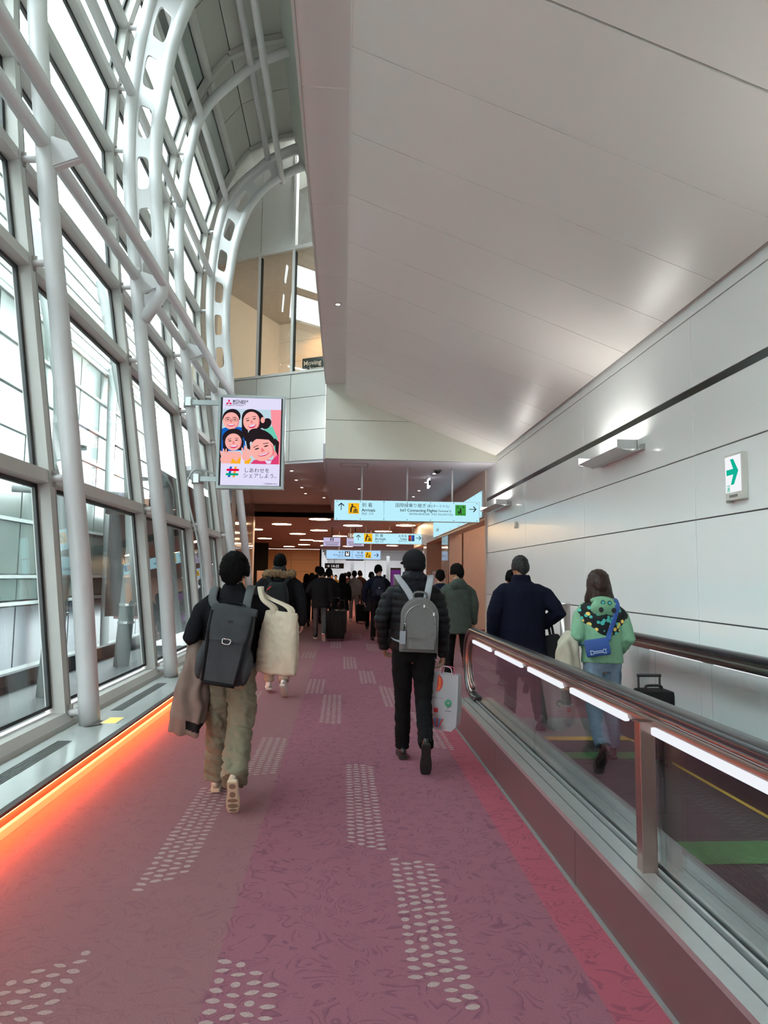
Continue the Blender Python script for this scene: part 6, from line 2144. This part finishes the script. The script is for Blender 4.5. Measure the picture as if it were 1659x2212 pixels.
items = [(ell(-0.055, 0.125, 0.050, 0.066, 0, 20, -PI / 2, PI / 2), 1), (ell(-0.055, 0.125, 0.034, 0.060, 0, 20, -PI / 2, PI / 2), 0), (ell(-0.055, 0.125, 0.014, 0.058, 0, 20, -PI / 2, PI / 2), 1)]
items += [(rect(-0.065, -0.028, -0.105, -0.070), 1)]
for k in range(11):
    a = 2 * PI * k / 11
    items.append((ell(0.052 + 0.020 * math.cos(a), -0.020 + 0.020 * math.sin(a), 0.009, 0.007, a), 2))
items += [(rect(0.050, 0.054, -0.065, -0.02), 2), (rect(0.03, 0.08, -0.085, -0.081), 4), (rect(-0.085, -0.05, 0.015, 0.017), 4), (rect(-0.08, -0.04, 0.005, 0.007), 4), (rect(-0.03, 0.01, 0.01, 0.012), 4)]
for k in range(5):
    x0 = -0.085 + 0.024 * k
    items.append(([(x0, -0.150), (x0 + 0.014, -0.150), (-0.030 + (x0 + 0.04) * 0.35, -0.222), (-0.038 + (x0 + 0.04) * 0.35, -0.222)], (1, 3)[k % 2]))
pm = [ORG, REDP, GRNP, BLUP, INKP]
bag_print('orange_print', items[:3], pm)
bag_print('red_square', items[3:4], pm)
bag_print('tree_print', items[4:16], pm)
for it in items[16:]:
    bag_print('print_line', [it], pm)
ROPE = mat('paper_rope', srgb(225, 205, 205), 0.7, var=0.05)
ROPEP = mat('pink_rope', srgb(205, 70, 110), 0.7, var=0.05)
grip = m2.wR + (m2.wR - m2.eR).normalized() * 0.10
for (yy, mm) in ((-0.034, ROPE), (0.034, ROPEP)):
    pts = [RB @ V((-0.05, yy, 0.19)), RB @ V((-0.035, yy, 0.25)), grip + V((-0.012, yy * 0.2, -0.012)), grip + V((0.012, yy * 0.2, -0.012)), RB @ V((0.05, yy, 0.25)), RB @ V((0.06, yy, 0.19))]
    bm = BM(); tube(bm, smooth_path(pts, 5), 0.0042, 8, hint=(0, 1, 0))
    aob(m2, 'rope_handle', bm, mm, t, b, smooth=True)

# ---- 3. fur-hooded parka
m3 = person('person in a black parka with a brown fur hood and beige trousers', (-0.84, 9.35), 0.0, 1.80, 1.05,
            legs=((10, 3, 0), (-9, 22, 38)), spread=2.0,
            armL=((-0.27, -0.05, 1.12), (-0.27, 0.05, 0.88)), armR=((0.275, -0.07, 1.12), (0.285, -0.02, 0.86)), head=(-4, 0), hairstyle='crop', vox=0.012,
            top=dict(mat=BLACKKNIT, bulk=0.04, hem=0.66, sleeve=0.078, name='parka', amp=0.010),
            bottom=dict(mat=cloth('beige_cotton', srgb(160, 142, 124)), thigh=0.09, knee=0.072, hem=0.066, drop=-0.02),
            shoes=dict(mat=mat('white_sneaker', srgb(215, 210, 205), 0.6), sole=mat('white_rubber', srgb(205, 200, 190), 0.6)))
bm = BM()
for k in range(15):
    a = PI * (k / 14.0) * 1.5 - PI * 0.25
    ellipsoid(bm, m3.up((0.155 * math.cos(a), -0.045 - 0.085 * math.sin(a), 1.455 + 0.012 * math.sin(k))), (0.055, 0.052, 0.048), None, 12, 8)
def furd(c, n):
    return 0.020 * max(0, noise.noise(c * 38)) + 0.012 * noise.noise(c * 75)
FUR = mat('brown_fur', srgb(116, 92, 66), 0.95, var=0.5, scale=60, bump=1.0, bscale=160)
m3.fin('fur_trim', voxel(bm, 0.009, 1, 0.5, furd), FUR, m3.top)
bm = BM(); ellipsoid(bm, m3.up((0, -0.03, 1.50)), (0.095, 0.09, 0.075)); m3.fin('hood', voxel(bm, 0.012, 3, 0.5, wrinkle(0.008, 12)), cloth('dark_grey_hood', (0.03, 0.03, 0.032)), m3.top)

def simple_pack(P, label, m, panel_m, w_=0.145, h_=0.22, zc=1.16, yb=-0.25, accent=None, logo=None):
    t, b = acc(P, 'backpack', label, 'backpack', (0, yb, zc - h_))
    RZ = Matrix.Translation(P.up((0.0, yb, zc)))
    def X(bm):
        bmesh.ops.transform(bm, matrix=RZ, verts=bm.verts)
        return bm
    bm = BM()
    prof = [(-1.0, 0.80, 0.7), (-0.93, 0.96, 0.95), (-0.3, 1.0, 1.0), (0.4, 0.95, 0.92), (0.8, 0.80, 0.75), (1.0, 0.5, 0.4)]
    tube(bm, [(0, 0, z * h_) for z, _, _ in prof], [(a * w_, c * 0.09) for _, a, c in prof], 28, sup=0.55)
    aob(P, 'pack_body', voxel(X(bm), 0.012, 2, 0.5, wrinkle(0.005, 10)), m, t, b, smooth=True)
    bm = BM(); prism(bm, [(-w_ * 0.72, -h_ * 0.9), (w_ * 0.72, -h_ * 0.9), (w_ * 0.66, h_ * 0.1), (-w_ * 0.66, h_ * 0.1)], 'y', -0.115, -0.07)
    bmesh.ops.bevel(bm, geom=list(bm.edges), offset=0.014, segments=2, affect='EDGES')
    aob(P, 'front_pocket', X(bm), panel_m, t, b, autosmooth=0.9)
    if accent:
        bm = BM(); tube(bm, [(-w_ * 0.75, -0.088, h_ * 0.62), (-w_ * 0.45, -0.085, h_ * 0.80)], 0.007, 8, hint=(0, 1, 0))
        aob(P, 'zip_pull', X(bm), accent, t, b, smooth=True)
    if logo:
        bm = BM()
        vs = [bm.verts.new(p) for p in ((-0.022, -0.1165, h_ * -0.05), (0.022, -0.1165, h_ * -0.05), (0.0, -0.1165, h_ * 0.09))]
        bm.faces.new(vs)
        aob(P, 'logo_mark', X(bm), logo, t, b)
        for k in range(3):
            bm = BM(); tube(bm, [(-w_ * 0.5, -0.118, -h_ * (0.2 + 0.2 * k)), (w_ * 0.5, -0.118, -h_ * (0.35 + 0.2 * k))], 0.004, 6, hint=(0, 1, 0))
            aob(P, 'lace', X(bm), mat('lace_grey', srgb(110, 112, 118), 0.6), t, b)
    bm = BM(); tube(bm, smooth_path([(-0.04, 0.03, h_ * 0.95), (-0.035, 0.03, h_ + 0.035), (0.035, 0.03, h_ + 0.035), (0.04, 0.03, h_ * 0.95)], 4), 0.008, 8, hint=(0, 1, 0))
    aob(P, 'carry_handle', X(bm), BLACKWEB, t, b, smooth=True)
    for sx in (-1, 1):
        pts = [RZ @ V((sx * 0.06, 0.05, h_ * 0.8)), P.up((sx * 0.125, -0.14, 1.42)), P.up((sx * 0.14, 0.0, 1.49)), P.up((sx * 0.14, 0.15, 1.40)), P.up((sx * 0.17, 0.16, 1.15)), P.up((sx * 0.22, 0.0, 1.02)), RZ @ V((sx * 0.11, 0.04, -h_ * 0.8))]
        strap(P, t, b, pts, 0.028, 0.007, BLACKWEB, 'shoulder_strap')
    return t
simple_pack(m3, 'black backpack with a red zip pull on the fur-hooded parka', cloth('black_pack', (0.016, 0.018, 0.019), 0.5), cloth('black_pack_panel', (0.022, 0.025, 0.026), 0.45),
            0.15, 0.235, 1.12, -0.27, accent=mat('red_pull', srgb(200, 50, 50), 0.5, var=0))

# ---- 4. olive jacket beyond the walkway end
OLIVE = cloth('olive_nylon', srgb(62, 70, 64), 0.7)
m4 = person('person in a dark olive hooded jacket beyond the end of the handrail', (1.62, 9.75), 0.10, 1.70, 1.0, legs=((9, 3, 0), (-9, 20, 35)), head=(26, -6), hairstyle='short', vox=0.012,
            top=dict(mat=OLIVE, bulk=0.02, hem=0.74, flare=0.02, sleeve=0.066, amp=0.010, name='jacket'),
            bottom=dict(mat=BLACKTROU), shoes=dict(mat=BLACKLEA, sole=mat('black_rubber', (0.012, 0.012, 0.012), 0.6)))
bm = BM(); ellipsoid(bm, m4.up((0.0, -0.10, 1.41)), (0.125, 0.06, 0.085)); ellipsoid(bm, m4.up((0, -0.07, 1.46)), (0.10, 0.07, 0.05))
m4.fin('hood', voxel(bm, 0.010, 3, 0.5, wrinkle(0.012, 12)), OLIVE, m4.top)

# ---- 5. long navy coat on the walkway
NAVY = cloth('navy_wool', (0.006, 0.007, 0.016), 0.9)
m5 = person('person with greying hair in a long navy coat leaving the walkway', (1.86, 7.15), 0.05, 1.74, 1.12, legs=((9, 3, 0), (-9, 20, 35)), z=0.0,
            armL=((-0.27, -0.04, 1.13), (-0.27, 0.03, 0.88)), armR=((0.315, -0.12, 1.15), (0.235, 0.08, 1.02)), head=(8, -6), hair=HAIR_GREY, hairstyle='flat', vox=0.011,
            top=dict(mat=NAVY, bulk=0.035, hem=0.52, flare=0.03, sleeve=0.078, amp=0.007, name='coat', collar=0.05, collarw=0.012),
            bottom=dict(mat=BLACKTROU), shoes=dict(mat=BLACKLEA, sole=mat('black_rubber', (0.012, 0.012, 0.012), 0.6)))
t, b = acc(m5, 'shoulder_bag', 'soft black bag at the right hip of the navy-coated person', 'bag', (0.30, -0.05, 0.52))
bm = BM(); tube(bm, [m5.up((0.30, -0.02, 0.54)), m5.up((0.30, -0.02, 0.60)), m5.up((0.29, -0.01, 0.78)), m5.up((0.275, 0.0, 0.92))], [(0.14, 0.06), (0.18, 0.08), (0.15, 0.07), (0.07, 0.04)], 24, sup=0.8)
aob(m5, 'bag_body', voxel(bm, 0.012, 3, 0.5, wrinkle(0.008, 9)), BLACKWEB, t, b, smooth=True)
strap(m5, t, b, [m5.up((0.29, -0.02, 0.9)), m5.up((0.285, 0.03, 1.02)), m5.up((0.27, 0.09, 1.06)), m5.up((0.29, 0.08, 0.9))], 0.014, 0.006, BLACKWEB, 'handle_strap')

# ---- 6. woman in the green printed hoodie
def hoodie_material():
    m = bpy.data.materials.new('green_printed_hoodie')
    m.use_nodes = True
    nt = m.node_tree
    b_ = nt.nodes['Principled BSDF']
    b_.inputs['Roughness'].default_value = 0.9
    N, L = nt.nodes.new, nt.links.new
    tc = N('ShaderNodeTexCoord')
    sp = N('ShaderNodeSeparateXYZ'); L(tc.outputs['Object'], sp.inputs[0])
    def math_(op, a, b2=None):
        n = N('ShaderNodeMath'); n.operation = op
        for i, v in enumerate((a, b2)):
            if v is None:
                continue
            if isinstance(v, (int, float)):
                n.inputs[i].default_value = v
            else:
                L(v, n.inputs[i])
        return n.outputs[0]
    flat = N('ShaderNodeCombineXYZ'); L(sp.outputs['X'], flat.inputs[0]); L(sp.outputs['Z'], flat.inputs[1])
    # yoke region with a wavy lower edge
    x2 = math_('POWER', math_('DIVIDE', sp.outputs['X'], 0.205), 2.0)
    x2 = math_('ABSOLUTE', math_('MULTIPLY', math_('DIVIDE', sp.outputs['X'], 0.205), math_('DIVIDE', sp.outputs['X'], 0.205)))
    zc = math_('DIVIDE', math_('SUBTRACT', sp.outputs['Z'], 1.205), 0.125)
    r = math_('ADD', x2, math_('MULTIPLY', zc, zc))
    wob = N('ShaderNodeTexNoise'); wob.inputs['Scale'].default_value = 14; L(flat.outputs[0], wob.inputs['Vector'])
    r = math_('ADD', r, math_('MULTIPLY', math_('SUBTRACT', wob.outputs['Fac'], 0.5), 0.9))
    yoke = math_('LESS_THAN', r, 1.0)
    # lower bib
    bx = math_('DIVIDE', math_('SUBTRACT', sp.outputs['X'], 0.02), 0.115)
    bz = math_('DIVIDE', math_('SUBTRACT', sp.outputs['Z'], 1.105), 0.075)
    bib = math_('LESS_THAN', math_('ADD', math_('MULTIPLY', bx, bx), math_('MULTIPLY', bz, bz)), 1.0)
    region = math_('MAXIMUM', yoke, bib)
    vo = N('ShaderNodeTexVoronoi'); vo.inputs['Scale'].default_value = 25; L(flat.outputs[0], vo.inputs['Vector'])
    blob = math_('LESS_THAN', vo.outputs['Distance'], 0.43)
    vs = N('ShaderNodeSeparateColor'); L(vo.outputs['Color'], vs.inputs[0])
    ramp = N('ShaderNodeValToRGB'); ramp.color_ramp.interpolation = 'CONSTANT'
    ramp.color_ramp.elements[0].color = srgb(70, 168, 160) + (1,)
    ramp.color_ramp.elements[1].position = 0.58; ramp.color_ramp.elements[1].color = srgb(226, 190, 96) + (1,)
    L(vs.outputs[0], ramp.inputs['Fac'])
    mx = N('ShaderNodeMix'); mx.data_type = 'RGBA'
    L(blob, mx.inputs['Factor']); mx.inputs['A'].default_value = (0.006, 0.007, 0.008, 1); L(ramp.outputs['Color'], mx.inputs['B'])
    mx2 = N('ShaderNodeMix'); mx2.data_type = 'RGBA'
    L(region, mx2.inputs['Factor']); mx2.inputs['A'].default_value = srgb(116, 158, 128) + (1,); L(mx.outputs['Result'], mx2.inputs['B'])
    L(mx2.outputs['Result'], b_.inputs['Base Color'])
    return m
HOODIE = hoodie_material()
GREENC = cloth('green_fleece', srgb(116, 158, 128), 0.9)
DENIM = cloth('blue_denim', srgb(112, 128, 146), 0.85, 0.4, 500, 0.15, 12)
m6 = person('person in a green hoodie with a black and yellow print on the back', (2.165, 5.75), 0.0, 1.535, 0.97, legs=((-8, 30, 40), (6, 3, 0)), spread=2.0, z=TREAD_Z,
            armL=((-0.245, -0.05, 1.13), (-0.225, 0.13, 1.04)), armR=((0.248, -0.06, 1.11), (0.225, 0.10, 0.98)), head=(-3, 0), hair=HAIR_BROWN, hairstyle='bob', vox=0.010,
            top=dict(mat=HOODIE, bulk=0.022, hem=0.88, sleeve=0.066, amp=0.009, name='hoodie'),
            bottom=dict(mat=DENIM, thigh=0.098, knee=0.075, hem=0.072, hip=1.05, drop=-0.03), shoes=dict(mat=mat('oxblood_boot', srgb(86, 52, 52), 0.45), sole=BLACKLEA, high=0.15))
bm = BM(); ellipsoid(bm, m6.up((0, -0.115, 1.385)), (0.135, 0.055, 0.085)); ellipsoid(bm, m6.up((0, -0.06, 1.455)), (0.115, 0.08, 0.045))
hd = m6.fin('hood', voxel(bm, 0.009, 3, 0.5, wrinkle(0.008, 11)), GREENC, m6.top)
for (x, z, r_, col_) in ((-0.03, 1.44, 0.022, 'print_black'), (0.035, 1.437, 0.022, 'print_black'), (-0.03, 1.44, 0.015, 'print_teal'), (0.035, 1.437, 0.015, 'print_teal'), (-0.06, 1.375, 0.024, 'print_black'), (0.062, 1.37, 0.024, 'print_black')):
    mm = mat('print_black', (0.007, 0.007, 0.008), 0.8, var=0) if col_ == 'print_black' else mat('print_teal', srgb(60, 160, 160), 0.8, var=0)
    bm = BM()
    y = -0.190 if z < 1.42 else -0.163
    y -= 0.002 if col_ == 'print_teal' else 0
    vs = [bm.verts.new(m6.up((x + px_, y, z + pz_))) for px_, pz_ in ell(0, 0, r_, r_, 0, 18)]
    bm.faces.new(vs)
    me = bpy.data.meshes.new('print_dot'); bm.to_mesh(me); bm.free()
    m6.fin('print_dot', me, mm, hd)
BLUEBAG = mat('cobalt_leather', srgb(32, 72, 140), 0.5, var=0.04, bump=0.15, bscale=300)
t, b = acc(m6, 'crossbody_bag', 'cobalt blue crossbody bag with a white outlined mark on the green hoodie', 'bag', (-0.13, -0.26, 0.95))
RB6 = Matrix.Translation(m6.up((-0.125, -0.225, 1.04))) @ Matrix.Rotation(math.radians(-10), 4, 'Y') @ Matrix.Rotation(math.radians(-16), 4, 'Z')
bm = BM(); box(bm, -0.105, 0.105, -0.035, 0.045, -0.075, 0.075, 0.014); bmesh.ops.transform(bm, matrix=RB6, verts=bm.verts)
bb = aob(m6, 'bag_body', bm, BLUEBAG, t, b, autosmooth=0.9)
bm = BM(); box(bm, -0.107, 0.107, -0.046, -0.034, -0.062, 0.078, 0.006); bmesh.ops.transform(bm, matrix=RB6, verts=bm.verts)
aob(m6, 'flap', bm, BLUEBAG, t, b, autosmooth=0.9)
def ring_poly(pts, y, wd=0.0035):
    bm = BM()
    tube(bm, [V((x, y, z)) for x, z in pts] + [V((pts[0][0], y, pts[0][1]))], wd, 6, hint=(0, 1, 0))
    bmesh.ops.transform(bm, matrix=RB6, verts=bm.verts)
    return bm
mark = [(-0.07, -0.050), (-0.045, -0.050), (-0.045, -0.040), (0.045, -0.040), (0.045, -0.050), (0.07, -0.050), (0.063, -0.033), (0.07, -0.016), (0.045, -0.016), (0.045, -0.026), (-0.045, -0.026), (-0.045, -0.016), (-0.07, -0.016), (-0.063, -0.033)]
aob(m6, 'outlined_mark', ring_poly(mark, -0.0475, 0.0022), mat('white_outline', srgb(235, 238, 240), 0.6, var=0), t, b)
strap(m6, t, b, [RB6 @ V((0.10, 0.0, 0.05)), m6.up((0.02, -0.175, 1.17)), m6.up((0.075, -0.185, 1.32)), m6.up((0.12, -0.135, 1.42)), m6.up((0.135, 0.0, 1.475)), m6.up((0.10, 0.13, 1.38)), m6.up((-0.04, 0.185, 1.2)), m6.up((-0.20, 0.10, 1.05)), RB6 @ V((-0.10, 0.03, 0.04))], 0.022, 0.004, BLUEBAG, 'shoulder_strap')
BEIGEJ = cloth('beige_gabardine', srgb(176, 168, 150), 0.8)
t, b = acc(m6, 'folded_coat', 'beige coat hanging over the left arm of the person in the green hoodie', 'coat', (-0.32, 0.05, 0.62))
bm = BM()
tube(bm, [m6.up((-0.275, 0.04, 1.14)), m6.up((-0.315, 0.03, 1.05)), m6.up((-0.335, 0.0, 0.90)), m6.up((-0.32, -0.02, 0.75)), m6.up((-0.31, -0.02, 0.64))], [(0.05, 0.09), (0.09, 0.11), (0.10, 0.10), (0.105, 0.085), (0.095, 0.07)], 24, sup=0.8)
aob(m6, 'shell', voxel(bm, 0.010, 3, 0.5, folds), BEIGEJ, t, b, smooth=True)
suitcase('black suitcase with a wrapped handle beside the person in the green hoodie', (2.56, 5.66, TREAD_Z), 0.0, 0.27, 0.22, 0.60, cloth('black_case', (0.012, 0.012, 0.013), 0.5), handle=0.10)

# ---- walkers farther down the passage
DARKSUIT = cloth('black_suit', (0.014, 0.014, 0.016))
GREYTROU = cloth('grey_trouser', (0.075, 0.075, 0.08))
BR = mat('black_rubber', (0.012, 0.012, 0.012), 0.6)
BS = dict(mat=BLACKLEA, sole=mat('white_rubber', srgb(205, 200, 190), 0.6))
BS2 = dict(mat=BLACKLEA, sole=BR)
GRP = 'walkers farther down the passage'
def far(label, px, py, H, topm, botm, rz=0.0, hairstyle='short', hair=HAIR_BLACK, hem=0.86, vox=0.018, legs=((12, 3, 0), (-12, 26, 48)), w=1.0, shoes=BS2, head=(0, 0), Y=None, bulk=0.018, disp=None, armL=None, armR=None, flare=0.0, face=False, skin=SKIN):
    p = at(px, py, Z=0) if Y is None else at(px, py, Y=Y)
    kw = {}
    if armL: kw['armL'] = armL
    if armR: kw['armR'] = armR
    return person(label, (p.x, p.y), rz, H, w, legs=legs, hair=hair, hairstyle=hairstyle, head=head, vox=vox, hands='LR', group=GRP, skin=skin,
                  top=dict(mat=topm, bulk=bulk, hem=hem, sleeve=0.064, amp=0.008, disp=disp, flare=flare), bottom=dict(mat=botm), shoes=shoes, **kw)
p4 = far('person in a black jacket and grey trousers pulling suitcases', 690, 1384, 1.74, DARKSUIT, GREYTROU, hem=0.76, shoes=BS, armL=((-0.30, -0.04, 1.15), (-0.2, 0.2, 1.08)), bulk=0.03)
suitcase('large black suitcase rolling beside the person in grey trousers', (at(724, 1385, Z=0).x, 17.0), 0.0, 0.44, 0.28, 0.72, cloth('black_case_far', (0.012, 0.012, 0.013), 0.5), handle=0.3)
suitcase('dark grey ribbed suitcase behind the large black one', (at(736, 1370, Z=0).x, 18.7), 0.0, 0.30, 0.26, 0.66, mat('grey_hard_case', (0.035, 0.035, 0.04), 0.35), handle=0.25)
far('person in black walking in front of the large black suitcase', 708, 1376, 1.72, DARKSUIT, BLACKTROU, hem=0.7, hairstyle='short')
far('person with long black hair in a long black coat', 738, 1358, 1.60, BLACKKNIT, BLACKTROU, hairstyle='long', hem=0.55, flare=0.03)
GP = cloth('grey_puffer', srgb(150, 142, 138), 0.7)
p6 = far('person in a light grey puffer jacket and grey sweatpants', 764, 1343, 1.72, GP, cloth('grey_sweatpants', srgb(140, 136, 134)), disp=puff(0.012, 0.085), bulk=0.035, shoes=dict(mat=mat('white_sneaker', srgb(215, 210, 205), 0.6), sole=MATS['white_rubber']), hem=0.84)
t, b = acc(p6, 'shoulder_bag', 'black bag on the left shoulder of the grey puffer jacket', 'bag', (-0.2, -0.16, 1.0))
bm = BM(); tube(bm, [p6.up((-0.19, -0.16, 1.0)), p6.up((-0.2, -0.16, 1.2)), p6.up((-0.19, -0.12, 1.3))], [(0.06, 0.03), (0.055, 0.04), (0.02, 0.02)], 14, roundcap=True)
aob(p6, 'bag_body', bm, BLACKWEB, t, b, smooth=True)
strap(p6, t, b, [p6.up((-0.19, -0.15, 1.28)), p6.up((-0.16, -0.1, 1.46)), p6.up((-0.16, 0.02, 1.50)), p6.up((-0.17, 0.15, 1.3))], 0.014, 0.008, BLACKWEB, 'strap')
suitcase('black suitcase rolling beside the light grey puffer jacket', (at(779, 1345, Z=0).x, 23.6), 0.0, 0.34, 0.26, 0.62, MATS['black_case_far'], handle=0.3)
NAVYD = cloth('navy_sweat', (0.008, 0.010, 0.022))
p7 = far('person in a navy sweater with a navy hiking backpack, head turned right', 816, 1389, 1.78, NAVYD, BLACKTROU, head=(-38, 0), hairstyle='flat', legs=((8, 3, 0), (-6, 14, 25)), armL=((-0.30, -0.08, 1.15), (-0.31, -0.02, 0.90)))
simple_pack(p7, 'navy hiking backpack with crossed laces and a white mark', cloth('navy_pack', (0.016, 0.020, 0.032), 0.6), cloth('navy_pack_panel', (0.010, 0.014, 0.03), 0.6), 0.15, 0.20, 1.20, -0.24, logo=mat('logo_white', srgb(225, 228, 232), 0.6, var=0))
far('person in a long charcoal coat left of the navy backpack', 801, 1362, 1.66, cloth('charcoal_coat', (0.030, 0.031, 0.036)), BLACKTROU, hem=0.55, flare=0.03)
far('person with long black hair left of the black jacket', 660, 1352, 1.58, BLACKKNIT, BLACKTROU, hairstyle='long')
far('person in dark clothes behind the black jacket, taller', 684, 1346, 1.84, DARKSUIT, BLACKTROU, hairstyle='short')
far('person with long hair in black between the fur hood and the suit', 672, 1340, 1.62, cloth('dark_plum', (0.03, 0.016, 0.02)), BLACKTROU, hairstyle='bob')
far('small person in a pale pink top near the purple poster', 857, 1345, 1.50, cloth('pale_pink', srgb(190, 150, 160)), BLACKTROU, hairstyle='bob')
far('person in a dark brown jacket just past the grey puffer jacket', 776, 1330, 1.76, cloth('dark_brown', (0.03, 0.016, 0.016)), BLACKTROU, hairstyle='short')
far('person in burgundy left of the grey puffer jacket', 752, 1333, 1.70, cloth('burgundy', (0.05, 0.014, 0.02)), BLACKTROU, hairstyle='short')
far('person in navy half hidden between the cap and the olive jacket', 951, 1436, 1.66, NAVYD, BLACKTROU, hairstyle='short', vox=0.014)
far('person in black just ahead of the navy coat', 1108, 1490, 1.64, BLACKKNIT, BLACKTROU, hairstyle='short', vox=0.014, Y=None)
far('staff member in a dark uniform and red scarf facing the crowd', 716, 1306, 1.66, cloth('dark_uniform', (0.02, 0.02, 0.026)), BLACKTROU, rz=PI, hairstyle='flat', legs=((2, 1, 0), (-2, 1, 0)))
far('staff member in a yellow vest facing the crowd', 724, 1310, 1.62, cloth('yellow_vest', srgb(150, 120, 50)), BLACKTROU, rz=PI, hairstyle='flat', legs=((2, 1, 0), (-2, 1, 0)))
far('person in black far off under the quarantine sign', 779, 1304, 1.75, BLACKKNIT, BLACKTROU)
far('person in black far off left of the suitcases', 700, 1318, 1.70, DARKSUIT, BLACKTROU)
far('person with a dark jacket far off beside the counter', 745, 1312, 1.70, cloth('slate_jacket', (0.03, 0.03, 0.036)), BLACKTROU)
